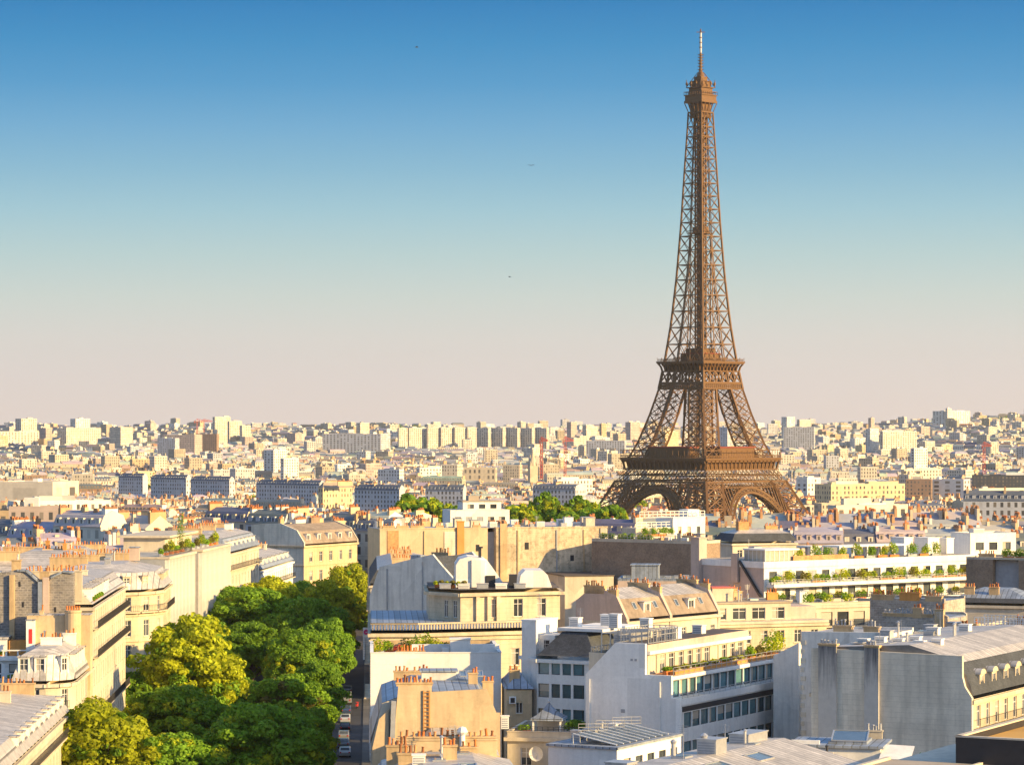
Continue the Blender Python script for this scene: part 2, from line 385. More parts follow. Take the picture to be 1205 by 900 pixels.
# ---------------------------------------------------------------- building kit
def box8(mb, x0, x1, y0, y1, z0, z1, m=0): mb.box(x0, x1, y0, y1, z0, z1, m)
WIN_CACHE = {}
WR = random.Random(5)
def window_mesh(w, h, style, var):
    k = (round(w, 2), round(h, 2), style, var)
    if k in WIN_CACHE: return WIN_CACHE[k]
    mb = MB(); t = .07; y0, y1 = -.03, .07
    def fr(xa, xb, za, zb): mb.box(xa, xb, y0, y1, za, zb, 0)
    fr(-w/2, -w/2+t, 0, h); fr(w/2-t, w/2, 0, h); fr(-w/2+t, w/2-t, 0, t); fr(-w/2+t, w/2-t, h-t, h)
    if style in ('casement', 'wide'):
        fr(-.035, .035, t, h-t)
        if h > 1.5: fr(-w/2+t, -.035, h*.70, h*.70+.06); fr(.035, w/2-t, h*.70, h*.70+.06)
    mb.face([(-w/2+t, .045, t), (w/2-t, .045, t), (w/2-t, .045, h-t), (-w/2+t, .045, h-t)], 1)
    if var == 1:     # half drawn curtain
        mb.box(-w/2+t+.02, -w/2+w*.42, .02, .035, t+.02, h-t-.02, 2)
    if var == 2:     # shutters pulled to
        mb.box(-w/2+t, -.02, -.06, -.035, .02, h-.02, 3); mb.box(.02, w/2-t, -.06, -.035, .02, h-.02, 3)
    if var == 3: mb.box(-w/2+t+.02, w/2-t-.02, .02, .035, h*.45, h-t-.02, 2)  # pale upper panel stands in for a bright reflection in the pane
    fm = M['darkframe'] if style in ('dark', 'band') else M['frame']
    gm = M['bluegl'] if style == 'band' else M['glass']
    WIN_CACHE[k] = mb.mesh('window', [fm, gm, M['curtain'], M['greypaint'] if style in ('dark', 'band') else M['render']]); return WIN_CACHE[k]

def wall_panel(mb, p0, p1, z0, z1, ops, m=0, depth=.22):
    dx, dy = p1[0]-p0[0], p1[1]-p0[1]; L = math.hypot(dx, dy); ux = (dx/L, dy/L); inn = (-ux[1], ux[0])
    P = lambda s_, z, q=0: (p0[0]+ux[0]*s_+inn[0]*q, p0[1]+ux[1]*s_+inn[1]*q, z)
    ops = [o for o in ops if o[0] > .01 and o[1] < L-.01 and o[2] > z0+.01 and o[3] < z1-.01]
    # strips by storey: openings on one row share z
    rows = sorted({(o[2], o[3]) for o in ops}); z = z0
    for za, zb in rows:
        if za < z-1e-4: continue
        if za > z: mb.face([P(0, z), P(L, z), P(L, za), P(0, za)], m)
        s = 0.0
        for o in sorted(o for o in ops if (o[2], o[3]) == (za, zb)):
            mb.face([P(s, za), P(o[0], za), P(o[0], zb), P(s, zb)], m); s = o[1]
            a, b = o[0], o[1]
            mb.face([P(a, za), P(a, za, depth), P(a, zb, depth), P(a, zb)], m); mb.face([P(b, za, depth), P(b, za), P(b, zb), P(b, zb, depth)], m)
            mb.face([P(a, za), P(b, za), P(b, za, depth), P(a, za, depth)], m); mb.face([P(a, zb, depth), P(b, zb, depth), P(b, zb), P(a, zb)], m)
        mb.face([P(s, za), P(L, za), P(L, zb), P(s, zb)], m); z = zb
    mb.face([P(0, z), P(L, z), P(L, z1), P(0, z1)], m)
    return ux

class Bld:
    """a building: an Empty at its front-left base corner, parts in its own plan frame (u along the front, v away from the viewer)"""
    def __init__(s, name, label, O, th, cat='building', group=None, color=(1, 1, 1), z0=None):
        s.th = math.radians(th); s.c, s.s = math.cos(s.th), math.sin(s.th); s.O = O
        s.z0 = gz(*O) if z0 is None else z0
        s.root = empty(name, (O[0], O[1], s.z0), s.th); tag(s.root, label, cat, group)
        s.color = color
    @classmethod
    def right(cls, name, label, px, d, th, W, **k):   # anchored at the front-right corner
        B = (X(px, d), d); t = math.radians(th)
        return cls(name, label, (B[0]-W*math.cos(t), B[1]-W*math.sin(t)), th, **k)
    def u(s, px, v=0.0):
        k = (px-CX)/F; return (k*(s.O[1]+v*s.c)-(s.O[0]-v*s.s))/(s.c-k*s.s)
    def v(s, px, u=0.0):
        k = (px-CX)/F; return (s.O[0]+u*s.c-k*(s.O[1]+u*s.s))/(k*s.c+s.s)
    def z(s, py, u, v): return CZ-(py-HY)/F*(s.O[1]+u*s.s+v*s.c)-s.z0
    def world(s, u, v, z=0): return (s.O[0]+u*s.c-v*s.s, s.O[1]+u*s.s+v*s.c, z+s.z0)
    def part(s, name, mb, mats, parent=None, color=None): return mb.build(name, mats, parent or s.root, color=color or s.color)
    def win(s, p, ang, w, h, style, parent=None):
        var = WR.choices((0, 1, 2, 3), (58, 20, 0 if style == 'band' else 9, 13))[0]
        o = link('window', window_mesh(w, h, style, var), parent or s.root)
        o.location = p; o.rotation_euler = (0, 0, ang); return o
    def walls(s, poly, z1, specs=None, mat='stone', z0=0.0, name='wall', cornice=True, cmat=None, cheights=(), mats=None, csz=.35):
        """closed plan polygon, counter-clockwise; specs[i] describes the openings of edge i"""
        mb = MB(); cm = MB(); specs = specs or {}
        n = len(poly); zt = z1
        for i in range(n):
            p0, p1 = poly[i], poly[(i+1) % n]; L = math.hypot(p1[0]-p0[0], p1[1]-p0[1]); sp = specs.get(i)
            ops = []
            if sp:
                m0, m1 = sp.get('m', (.6, .6)); k = sp['n']; w = sp.get('w', 1.15); pit = (L-m0-m1)/k
                for fl in sp['f']:
                    zb, h = fl[0], fl[1]
                    for j in range(k):
                        if WR.random() < sp.get('skip', 0): continue
                        c = m0+pit*(j+.5); ops.append((c-w/2, c+w/2, zb, zb+h))
            ux = wall_panel(mb, p0, p1, z0, z1, ops, 0 if not mats else mats.get(i, 0))
            a = math.atan2(ux[1], ux[0])
            for o in ops:
                c = (o[0]+o[1])/2; q = .16
                s.win((p0[0]+ux[0]*c-ux[1]*q, p0[1]+ux[1]*c+ux[0]*q, o[2]), a, o[1]-o[0], o[3]-o[2], sp.get('st', 'casement'))
                if sp.get('sill', True): mb.obox(p0, ux, o[0]-.1, o[1]+.1, -.1, .0-.003, o[2]-.12, o[2]-.01, 0)
            if sp and sp.get('balc'):
                for zb in sp['balc']: s.balcony(p0, ux, sp.get('b0', .3), L-sp.get('b1', .3), zb)
            if sp and sp.get('guard'):
                for o in ops: s.balcony(p0, ux, o[0]-.1, o[1]+.1, o[2], .25, name='window_guard', hgt=.9)
            if cornice and not (sp or {}).get('blank'):
                for zc in (zt-.45,)+tuple(cheights):
                    big = zc > zt-.5
                    cm.obox(p0, ux, -(csz if big else .2)*.98, L+(csz if big else .2)*.98, -(csz if big else .2), -.003, zc, zc+(.4 if big else .22), 0)
        ml = [M[mat]] if not isinstance(mat, (list, tuple)) else [M[k] for k in mat]
        w = s.part(name, mb, ml)
        if cm.f: s.part('cornice', cm, [M[cmat] if cmat else ml[0]])
        return w
    def balcony(s, p0, ux, a, b, z, dep=.75, name='balcony', hgt=1.0, mat='iron', slab='stone'):
        mb = MB(); mb.obox(p0, ux, a, b, -dep, -.004, z-.18, z, 0)
        o = s.part(name, mb, [M[slab]])
        r = MB(); e = .05
        for zz in (hgt, .12): r.obox(p0, ux, a+e, b-e, -dep+.03, -dep+.08, z+zz, z+zz+.05)
        k = max(1, int((b-a)/.36))
        for i in range(k+1):
            q = lerp(a+e, b-e-.03, i/k); r.obox(p0, ux, q, q+.03, -dep+.04, -dep+.07, z+.01, z+hgt)
        s.part('railing', r, [M[mat]], o)
    def rail(s, pts, z, hgt=1.0, mat='iron', gap=.5, name='railing', w=.05):
        r = MB()
        for p, q in zip(pts, pts[1:]):
            L = math.hypot(q[0]-p[0], q[1]-p[1]); k = max(1, int(L/gap))
            for zz in (hgt, hgt*.55, .1): r.beam((p[0], p[1], z+zz), (q[0], q[1], z+zz), w)
            for i in range(k+1):
                t = i/k; r.beam((lerp(p[0], q[0], t), lerp(p[1], q[1], t), z), (lerp(p[0], q[0], t), lerp(p[1], q[1], t), z+hgt), w)
        return s.part(name, r, [M[mat]])
    def gable(s, W, prof, y0=0.0, y1=0.0): pass
    def mansard_profile(s, W, prof, mats, name='roof', x0=0.0, party=None, wall_t=.4, lift=.35):
        """prof: open profile of (v,z) from front eave to back eave, swept along u between party walls"""
        mb = MB(); base = prof[0][1]
        n = len(prof)
        for i in range(n-1):
            (ya, za), (yb, zb) = prof[i], prof[i+1]
            steep = abs(zb-za) > abs(yb-ya)*.9
            mb.face([(x0, ya, za), (W, ya, za), (W, yb, zb), (x0, yb, zb)], 1 if steep else 0)
        mb.face([(x0, y, z) for y, z in prof][::-1], 0); mb.face([(W, y, z) for y, z in prof], 0)
        r = s.part(name, mb, [M[k] for k in mats])
        if party:
            for x, mt in party:
                pm = MB(); pp = [(prof[0][0]-.02, base-.5)]+[(y, z+lift) for y, z in prof]+[(prof[-1][0]+.02, base-.5)]
                pm.extr_yz(pp, x-wall_t/2, x+wall_t/2, 0)
                s.part('party_wall', pm, [M[mt]])
        return r
    def hip(s, poly, z0, levels, e=None, mats=('zinc', 'slate'), name='roof'):
        """levels: (inset, z) rings above the eave; e[i]=0 keeps edge i as a vertical party face"""
        n = len(poly); e = e or [1]*n
        def ring(d, z):
            out = []
            for i in range(n):
                def line(j):
                    p, q = poly[j], poly[(j+1) % n]; L = math.hypot(q[0]-p[0], q[1]-p[1]); ux = ((q[0]-p[0])/L, (q[1]-p[1])/L)
                    nn = (-ux[1], ux[0]); return (p[0]+nn[0]*d*e[j], p[1]+nn[1]*d*e[j]), ux
                (p, a), (q, b) = line(i-1), line(i)
                den = a[0]*b[1]-a[1]*b[0]
                if abs(den) < 1e-6: out.append((q[0], q[1], z)); continue
                t = ((q[0]-p[0])*b[1]-(q[1]-p[1])*b[0])/den
                out.append((p[0]+a[0]*t, p[1]+a[1]*t, z))
            return out
        mb = MB(); prev = ring(-.25 if e.count(0) == 0 else 0, z0); last = None
        for d, z in levels:
            cur = ring(d, z)
            for i in range(n):
                dz = z-prev[i][2]; dd = d-(last or 0)
                m = 2 if e[i] == 0 else (1 if dz > dd*.9 else 0)
                mb.face([prev[i], prev[(i+1) % n], cur[(i+1) % n], cur[i]], m)
            prev = cur; last = d
        mb.face(prev, 0)
        return s.part(name, mb, [M[mats[0]], M[mats[1]], M[mats[2] if len(mats) > 2 else 'render']])
    def dormer(s, p0, ux, a, z, w=1.3, h=1.7, inset=.35, dep=1.8, mat='white', roof='zinc', arched=False, ww=None):
        mb = MB(); t = .16
        wd = ww or w-.34
        for q in ((a-w/2, a-wd/2), (a+wd/2, a+w/2)): mb.obox(p0, ux, q[0], q[1], inset, inset+dep, z, z+h, 0)
        mb.obox(p0, ux, a-wd/2, a+wd/2, inset, inset+dep, z, z+.18, 0); mb.obox(p0, ux, a-wd/2, a+wd/2, inset, inset+dep, z+h-.18, z+h, 0)
        mb.obox(p0, ux, a-wd/2, a+wd/2, inset+.5, inset+dep, z+.18, z+h-.18, 0)
        if arched:
            N = 8; pts = [(a+(w/2+.12)*math.cos(math.pi*(1-i/N)), z+h+.55*math.sin(math.pi*i/N)) for i in range(N+1)]
            vx = (-ux[1], ux[0]); P = lambda q, b, zz: (p0[0]+ux[0]*q+vx[0]*b, p0[1]+ux[1]*q+vx[1]*b, zz)
            for i in range(N):
                (xa, za), (xb, zb) = pts[i], pts[i+1]
                mb.face([P(xa, inset-.15, za), P(xb, inset-.15, zb), P(xb, inset+dep+1.0, zb), P(xa, inset+dep+1.0, za)], 1)
            mb.face([P(x, inset-.15, zz) for x, zz in pts], 0)
        else:
            mb.obox(p0, ux, a-w/2-.12, a+w/2+.12, inset-.18, inset+dep+.3, z+h, z+h+.14, 1)
        d = s.part('dormer', mb, [M[mat], M[roof]])
        vx = (-ux[1], ux[0]); b = inset+.12
        s.win((p0[0]+ux[0]*a+vx[0]*b, p0[1]+ux[1]*a+vx[1]*b, z+.18), math.atan2(ux[1], ux[0]), wd, h-.36, 'casement', d)
        return d
    def chimney(s, u, v, z, L, T, h, pots=6, along='u', mat='chim', potmat='pot', ph=.55, pr=.13):
        mb = MB()
        if along == 'v': mb.box(u-T/2, u+T/2, v, v+L, z, z+h); mb.box(u-T/2-.08, u+T/2+.08, v-.08, v+L+.08, z+h, z+h+.16)
        else: mb.box(u, u+L, v-T/2, v+T/2, z, z+h); mb.box(u-.08, u+L+.08, v-T/2-.08, v+T/2+.08, z+h, z+h+.16)
        c = s.part('chimney', mb, [M[mat]])
        for i in range(pots):
            if WR.random() < .08: continue
            t = (i+.5+WR.uniform(-.2, .2))/pots; me = pot_mesh(WR.randrange(4), WR.choice(('pot', 'pot', 'pot2', 'pot3')) if potmat == 'pot' else potmat)
            p = link('chimney_pot', me, c)
            p.location = (u, v+L*t, z+h+.155) if along == 'v' else (u+L*t, v, z+h+.155)
            p.rotation_euler = (WR.gauss(0, .05), WR.gauss(0, .05), 0); k = WR.uniform(.6, 1.4); p.scale = (pr/.13, pr/.13, ph/.55*k)
        return c
    def vent(s, u, v, z, w=1.6, d=1.2, h=1.1, mat='steel', name='roof_vent'):
        mb = MB(); mb.box(u, u+w, v, v+d, z, z+h); mb.box(u-.08, u+w+.08, v-.08, v+d+.08, z+h, z+h+.1)
        k = max(2, int(h/.25))
        for i in range(k): mb.box(u+.1, u+w-.1, v-.03, v-.004, z+.1+i*(h-.2)/k, z+.1+(i+.6)*(h-.2)/k, 1)
        return s.part(name, mb, [M[mat], M['greypaint']])
    def antenna(s, u, v, z, h=2.4):
        mb = MB(); mb.beam((u, v, z), (u, v, z+h), .05)
        for k in range(5): mb.beam((u-.5+.05*k, v, z+h-.1-.16*k), (u+.5-.05*k, v, z+h-.1-.16*k), .03)
        return s.part('antenna', mb, [M['steel']])
    def dish(s, u, v, z, r=.45, ang=0.0):
        mb = MB(); mb.beam((u, v, z), (u, v, z+.7), .06, 1)
        c = Vector((u, v-.12, z+.9)); N = 12; dx = math.cos(ang); dy = math.sin(ang)
        rings = []
        for q, dep in ((1.0, 0), (.7, .12), (.35, .2), (.05, .23)):
            rings.append([c+Vector((dx*r*q*math.cos(6.283*i/N), dy*r*q*math.cos(6.283*i/N)+dep, r*q*math.sin(6.283*i/N))) for i in range(N)])
        for a, b in zip(rings, rings[1:]):
            for i in range(N): mb.face([a[i], a[(i+1) % N], b[(i+1) % N], b[i]])
        mb.face(rings[-1]); mb.beam(c+Vector((0, .2, 0)), c+Vector((0, -.35, -.1)), .04, 1)
        return s.part('satellite_dish', mb, [M['white'], M['greypaint']])
    def skylight(s, c, w, l, tilt_z, mat='skylight'):
        """c: four corner points of a roof light lying on a slope"""
        mb = MB(); mb.face(c, 1)
        for p, q in zip(c, c[1:]+c[:1]): mb.beam(p, q, .12, 0)
        return s.part('skylight', mb, [M['steel'], M[mat]])
    def flat(s, poly, z, par=.6, t=.3, mat='gravel', wmat='render', name='roof', pname='parapet'):
        mb = MB(); mb.face([(p[0], p[1], z) for p in poly]); s.part(name, mb, [M[mat]])
        if par:
            pb = MB(); n = len(poly)
            for i in range(n):
                p0, p1 = poly[i], poly[(i+1) % n]; L = math.hypot(p1[0]-p0[0], p1[1]-p0[1]); ux = ((p1[0]-p0[0])/L, (p1[1]-p0[1])/L)
                pb.obox(p0, ux, 0, L-t, 0, t, z+.003, z+par); pb.obox(p0, ux, -.06, L-t+.06, -.06, t+.06, z+par+.003, z+par+.1)
            s.part(pname, pb, [M[wmat]])
def clutter(b, u0, u1, v0, v1, z, n, rng, kinds=('vent', 'cabin', 'pipe', 'antenna', 'light', 'stack')):
    for _ in range(n):
        u, v = rng.uniform(u0, u1), rng.uniform(v0, v1); k = rng.choice(kinds)
        if k == 'vent': b.vent(u, v, z, rng.uniform(.7, 1.6), rng.uniform(.6, 1.3), rng.uniform(.4, 1.1), rng.choice(('white', 'steel', 'greypaint')))
        elif k == 'cabin':
            mb = MB(); w, d, h = rng.uniform(1.2, 2.4), rng.uniform(1.2, 2.2), rng.uniform(1.2, 2.2); mb.box(u, u+w, v, v+d, z, z+h); mb.box(u-.1, u+w+.1, v-.1, v+d+.1, z+h, z+h+.12, 1); b.part('roof_cabin', mb, [M[rng.choice(('render', 'white', 'pink'))], M['bluezinc']])
        elif k == 'pipe':
            mb = MB(); h = rng.uniform(.8, 1.7); mb.lathe(u, v, [(z-.1, .13), (z+h, .13), (z+h+.05, .24), (z+h+.22, .06)], 8); b.part('flue_pipe', mb, [M['steel']])
        elif k == 'antenna': b.antenna(u, v, z-.1, rng.uniform(1.6, 3.2))
        elif k == 'light':
            mb = MB(); w, d = rng.uniform(.8, 1.5), rng.uniform(1, 2); mb.box(u, u+w, v, v+d, z-.2, z+.22, 0); mb.box(u+.1, u+w-.1, v+.1, v+d-.1, z+.22, z+.26, 1); b.part('skylight', mb, [M['steel'], M['skylight']])
        else: b.chimney(u, v, z-.3, rng.uniform(.8, 2.2), .6, rng.uniform(1.0, 2.0), rng.randrange(2, 6), along=rng.choice('uv'), mat=rng.choice(('chim', 'render', 'yellow', 'orangechim')))
CLR = random.Random(91)
POTS = {}
def pot_mesh(i, mat):
    if (i, mat) in POTS: return POTS[i, mat]
    mb = MB()
    if i == 3: mb.lathe(0, 0, [(0, .12), (.5, .10), (.5, .16), (.56, .16), (.62, .05)], 8)
    else: mb.lathe(0, 0, [(0, .15), (.06, .15), (.08, .12), (.42+.05*i, .10+.01*i), (.45+.05*i, .14), (.55, .13)], 8)
    POTS[i, mat] = mb.mesh('chimney_pot', [M[mat]]); return POTS[i, mat]
def rect(W, D, u0=0, v0=0): return [(u0, v0), (u0+W, v0), (u0+W, v0+D), (u0, v0+D)]
def floors(z, n, step, h): return [(z+i*step, h) for i in range(n)]
# ---------------------------------------------------------------- ground, avenue
gm = MB(); xs = [-9000, -5200, -3200, -2000, -1300, -800, -500, -320, -200, -100, 0, 100, 200, 320, 500, 800, 1300, 2000, 3200, 5200, 9000]
ys = [-400, 0, 200, 400, 640, 800, 1000, 1250, 1500, 2000, 2500, 3000, 3500, 4000, 4600, 5200, 5800, 6400, 7000, 7600, 8300, 9000, 10500, 12000]
for i in range(len(xs)-1):
    for j in range(len(ys)-1):
        gm.face([(x, y, gz(x, y) if y > 10 else 0) for x, y in ((xs[i], ys[j]), (xs[i+1], ys[j]), (xs[i+1], ys[j+1]), (xs[i], ys[j+1]))])
tag(gm.build('ground', M['ground']), kind='structure')
AVK = -.0488
def av(off, d): return (AVK*d+off, d)           # a point on the avenue: off from its right-hand building line
rb = MB()
rb.face([(*av(-31, 180), .004), (*av(-1.3, 180), .004), (*av(-1.3, 760), .004), (*av(-31, 760), .004)])
tag(rb.build('road', M['asphalt']), kind='structure')
for o0, o1 in ((-1.3, 0), (-37, -31)):
    pb = MB(); a0, a1, b1, b0 = av(o0, 180), av(o1, 180), av(o1, 760), av(o0, 760)
    pb.face([(*a0, .13), (*a1, .13), (*b1, .13), (*b0, .13)])
    k = o0 if o0 > -10 else o1
    pb.face([(*av(k, 180), 0), (*av(k, 760), 0), (*av(k, 760), .13), (*av(k, 180), .13)])
    tag(pb.build('pavement', M['pave']), kind='structure')
lm = MB()
for d in range(200, 750, 9): lm.face([(*av(-16.9, d), .008), (*av(-16.75, d), .008), (*av(-16.75, d+3), .008), (*av(-16.9, d+3), .008)])
tag(lm.build('road_marking', M['line']), kind='structure')

# ---------------------------------------------------------------- the lattice tower
TD = 1777.0; TZ = -25.0
def build_tower():
    root = empty('lattice_tower', (X(824.5, TD), TD, TZ), math.radians(45))
    tag(root, 'tall brown iron lattice tower with two platforms, arches and an antenna', 'tower')
    S = [(0, 61), (23.4, 46.2), (45, 36.0), (57, 31.2), (62.8, 28.4), (82, 22.4), (99.6, 18.0), (115, 15.7), (119, 15.2), (140, 12.7), (168, 10.4), (200, 8.5), (233, 7.0), (263.5, 5.5), (276, 5.2)]
    Lw = [(0, 16.5), (23, 15.5), (57, 13.6), (62, 13.2), (100, 11.4), (119, 10.0), (150, 8.6), (190, 8.45)]
    so = lambda h: interp(S, h)
    MT = [M['tower']]
    def leg_lattice(mb, cx, cy, hs, cw, bw, sub=True):
        """one leg: four chords and braced panels on its four faces"""
        def cor(h):
            o = so(h); w = interp(Lw, h); i = max(o-w, 0.05)
            return [(cx*o, cy*o, h), (cx*i, cy*o, h), (cx*i, cy*i, h), (cx*o, cy*i, h)]
        for h0, h1 in zip(hs, hs[1:]):
            a, b = cor(h0), cor(h1)
            for i in range(4):
                j = (i+1) % 4
                nn = (Vector(a[j])-Vector(a[i])).cross(Vector(b[i])-Vector(a[i]))
                mb.beam(a[i], b[i], cw); mb.beam(b[i], b[j], bw*1.15, n=nn)
                mb.beam(a[i], b[j], bw, n=nn); mb.beam(a[j], b[i], bw, n=nn)
                if sub:
                    m0 = [(p+q)/2 for p, q in zip(a[i], a[j])]; m1 = [(p+q)/2 for p, q in zip(b[i], b[j])]
                    ml = [(p+q)/2 for p, q in zip(a[i], b[i])]; mr_ = [(p+q)/2 for p, q in zip(a[j], b[j])]
                    for p, q in ((m0, ml), (m0, mr_), (m1, ml), (m1, mr_), (ml, mr_), (m0, m1)): mb.beam(p, q, bw*.55, n=nn)
    for cx, cy in ((1, 1), (1, -1), (-1, 1), (-1, -1)):
        mb = MB()
        leg_lattice(mb, cx, cy, [0, 9.5, 18.5, 27, 35, 43], 1.45, .62)
        leg_lattice(mb, cx, cy, [57, 66, 75, 83.5, 91.5, 99], 1.2, .52)
        leg = mb.build('leg', MT, root)
        bb = MB(); o, w = 62.5, 20
        bb.box(min(cx*o, cx*(o-w)), max(cx*o, cx*(o-w)), min(cy*o, cy*(o-w)), max(cy*o, cy*(o-w)), -2, 1.5)
        bb.build('masonry_base', M['render'], leg)
    # helper: a function drawing on each of four faces, coordinates (t across, h up, q outwards)
    def face_pt(k, t, h, q):
        c, s_ = [(1, 0), (0, 1), (-1, 0), (0, -1)][k]
        # outward normal (c,s_); across direction (-s_,c)
        return (c*q - s_*t, s_*q + c*t, h)
    # arches under the first platform
    for k in range(4):
        mb = MB(); N = 26; ho = 39.5
        outer, inner = [], []
        for i in range(N+1):
            a = math.pi*i/N
            outer.append((-29.5*math.cos(a)*1.0, 6+33.5*math.sin(a))); inner.append((-26.6*math.cos(a), 6+30.3*math.sin(a)))
        for off in (0, 3.0):
            P = lambda p: face_pt(k, p[0], p[1], so(p[1])-.4-off)
            for i in range(N):
                fn = face_pt(k, 0, 0, 1); mb.beam(P(outer[i]), P(outer[i+1]), 1.15); mb.beam(P(inner[i]), P(inner[i+1]), 1.15)
                mb.beam(P(outer[i]), P(inner[i]), .5, n=fn); mb.beam(P(outer[i]), P(inner[i+1]), .45, n=fn); mb.beam(P(inner[i]), P(outer[i+1]), .45, n=fn)
        for i in range(3, N-2):       # arcade between arch and fascia
            p = outer[i]
            if p[1] < 38.6: mb.beam(face_pt(k, p[0], p[1], so(p[1])-.4), face_pt(k, p[0], 39.5, so(39.5)-.4), .6)
        for i in range(1, N):
            a, b = inner[i], inner[i]
            mb.beam(face_pt(k, a[0], a[1], so(a[1])-.4), face_pt(k, a[0], a[1], so(a[1])-3.4), .4)
        mb.build('arch', MT, root)
    # first platform
    mb = MB(); q = 34.9
    mb.box(-q, q, -q, q, 55.6, 57.2); mb.box(-q-.5, q+.5, -q-.5, q+.5, 56.2, 56.9)
    for k in range(4):
        def band(h0, h1, n, bw, qf, x=True):
            for i in range(n):
                for hh0, hh1 in ((h0, h1),):
                    w0, w1 = so(h0)*.995, so(h1)*.995
                    t0, t1 = -w0+2*w0*i/n, -w0+2*w0*(i+1)/n; s0, s1 = -w1+2*w1*i/n, -w1+2*w1*(i+1)/n
                    mb.beam(face_pt(k, t0, h0, qf(h0)), face_pt(k, s1, h1, qf(h1)), bw, n=face_pt(k, 0, 0, 1)); mb.beam(face_pt(k, t1, h0, qf(h0)), face_pt(k, s0, h1, qf(h1)), bw, n=face_pt(k, 0, 0, 1))
            mb.beam(face_pt(k, -so(h0), h0, qf(h0)), face_pt(k, so(h0), h0, qf(h0)), bw*1.9, n=face_pt(k, 0, 0, 1)); mb.beam(face_pt(k, -so(h1), h1, qf(h1)), face_pt(k, so(h1), h1, qf(h1)), bw*1.9, n=face_pt(k, 0, 0, 1))
        band(39.5, 42.6, 30, .30, lambda h: so(h)-.3)
        band(43.0, 46.6, 22, .38, lambda h: so(h)-.3); band(46.6, 50.2, 22, .38, lambda h: so(h)-.3)
        nb = 18
        for i in range(nb+1):        # curved consoles under the gallery
            t = -33.2+66.4*i/nb
            mb.beam(face_pt(k, t*.97, 50.2, 33.4), face_pt(k, t, 53.6, 33.7), .95); mb.beam(face_pt(k, t, 53.6, 33.7), face_pt(k, t, 55.6, 34.8), .9)
            if i < nb:
                t2 = t+66.4/nb
                mb.beam(face_pt(k, t, 54.0, 33.6), face_pt(k, t+.9, 55.0, 33.8), .5); mb.beam(face_pt(k, t2, 54.0, 33.6), face_pt(k, t2-.9, 55.0, 33.8), .5)
        mb.beam(face_pt(k, -33.5, 55.1, 34.0), face_pt(k, 33.5, 55.1, 34.0), 1.0)
        mb.beam(face_pt(k, -33.2, 50.3, 33.2), face_pt(k, 33.2, 50.3, 33.2), .8)
        # recessed backing behind the consoles
        a = [face_pt(k, -31.5, 50.6, 31.6), face_pt(k, 31.5, 50.6, 31.6), face_pt(k, 31.5, 55.6, 31.6), face_pt(k, -31.5, 55.6, 31.6)]
        mb.face(a)
    fp = mb.build('first_platform', MT, root)
    rl = MB()
    for k in range(4):
        for i in range(45):
            t = -q+2*q*i/44; rl.beam(face_pt(k, t, 57.2, q-.2), face_pt(k, t, 61.8 if i % 3 == 0 else 58.5, q-.2), .22)
        for hh in (57.9, 58.6, 61.9): rl.beam(face_pt(k, -q, hh, q-.2), face_pt(k, q, hh, q-.2), .3)
    rl.build('railing', MT, fp)
    for k in range(4):
        pv = MB(); c = [face_pt(k, -16, 0, 21), face_pt(k, 16, 0, 29.5)]
        pv.box(min(c[0][0], c[1][0]), max(c[0][0], c[1][0]), min(c[0][1], c[1][1]), max(c[0][1], c[1][1]), 57.2, 63.2, 0)
        pv.box(min(c[0][0], c[1][0])-.5, max(c[0][0], c[1][0])+.5, min(c[0][1], c[1][1])-.5, max(c[0][1], c[1][1])+.5, 63.2, 63.9, 1)
        pv.build('pavilion', [M['tower'], M['towerred']], fp)
    # second platform
    mb = MB(); q = 18.9
    mb.box(-q, q, -q, q, 114.3, 115.6); mb.box(-q-.4, q+.4, -q-.4, q+.4, 114.9, 115.9); mb.box(-12, 12, -12, 12, 117.6, 118.2)
    for k in range(4):
        for h0, h1, n, bw in ((99.2, 102.4, 20, .38), (103.0, 109.8, 6, .7)):
            for i in range(n):
                w0, w1 = so(h0), so(h1); t0, t1 = -w0+2*w0*i/n, -w0+2*w0*(i+1)/n; s0, s1 = -w1+2*w1*i/n, -w1+2*w1*(i+1)/n
                mb.beam(face_pt(k, t0, h0, w0), face_pt(k, s1, h1, w1), bw, n=face_pt(k, 0, 0, 1)); mb.beam(face_pt(k, t1, h0, w0), face_pt(k, s0, h1, w1), bw, n=face_pt(k, 0, 0, 1))
                mb.beam(face_pt(k, t1, h0, w0), face_pt(k, s1, h1, w1), bw*1.2)
            for hh in (h0, h1): mb.beam(face_pt(k, -so(hh), hh, so(hh)), face_pt(k, so(hh), hh, so(hh)), .85)
        for s_ in (-1, 1):
            if s_ == 1: mb.beam(face_pt(k, s_*so(99), 99, so(99)), face_pt(k, s_*so(110), 110, so(110)), 1.3)
        nb = 11
        for i in range(nb+1):
            t = -17.2+34.4*i/nb
            mb.beam(face_pt(k, t*.96, 109.8, 16.6), face_pt(k, t, 112.6, 17.2), .9); mb.beam(face_pt(k, t, 112.6, 17.2), face_pt(k, t*1.04, 114.4, 18.7), .9)
        mb.face([face_pt(k, -15.6, 109.9, 15.9), face_pt(k, 15.6, 109.9, 15.9), face_pt(k, 15.6, 114.3, 15.9), face_pt(k, -15.6, 114.3, 15.9)])
    spl = mb.build('second_platform', MT, root)
    rl = MB()
    for k in range(4):
        for i in range(31):
            t = -q+2*q*i/30; rl.beam(face_pt(k, t, 115.9, q-.2), face_pt(k, t, 118.2 if i % 3 == 0 else 117.2, q-.2), .16)
        for hh in (116.6, 117.3): rl.beam(face_pt(k, -q, hh, q-.2), face_pt(k, q, hh, q-.2), .22)
    rl.build('railing', MT, spl)
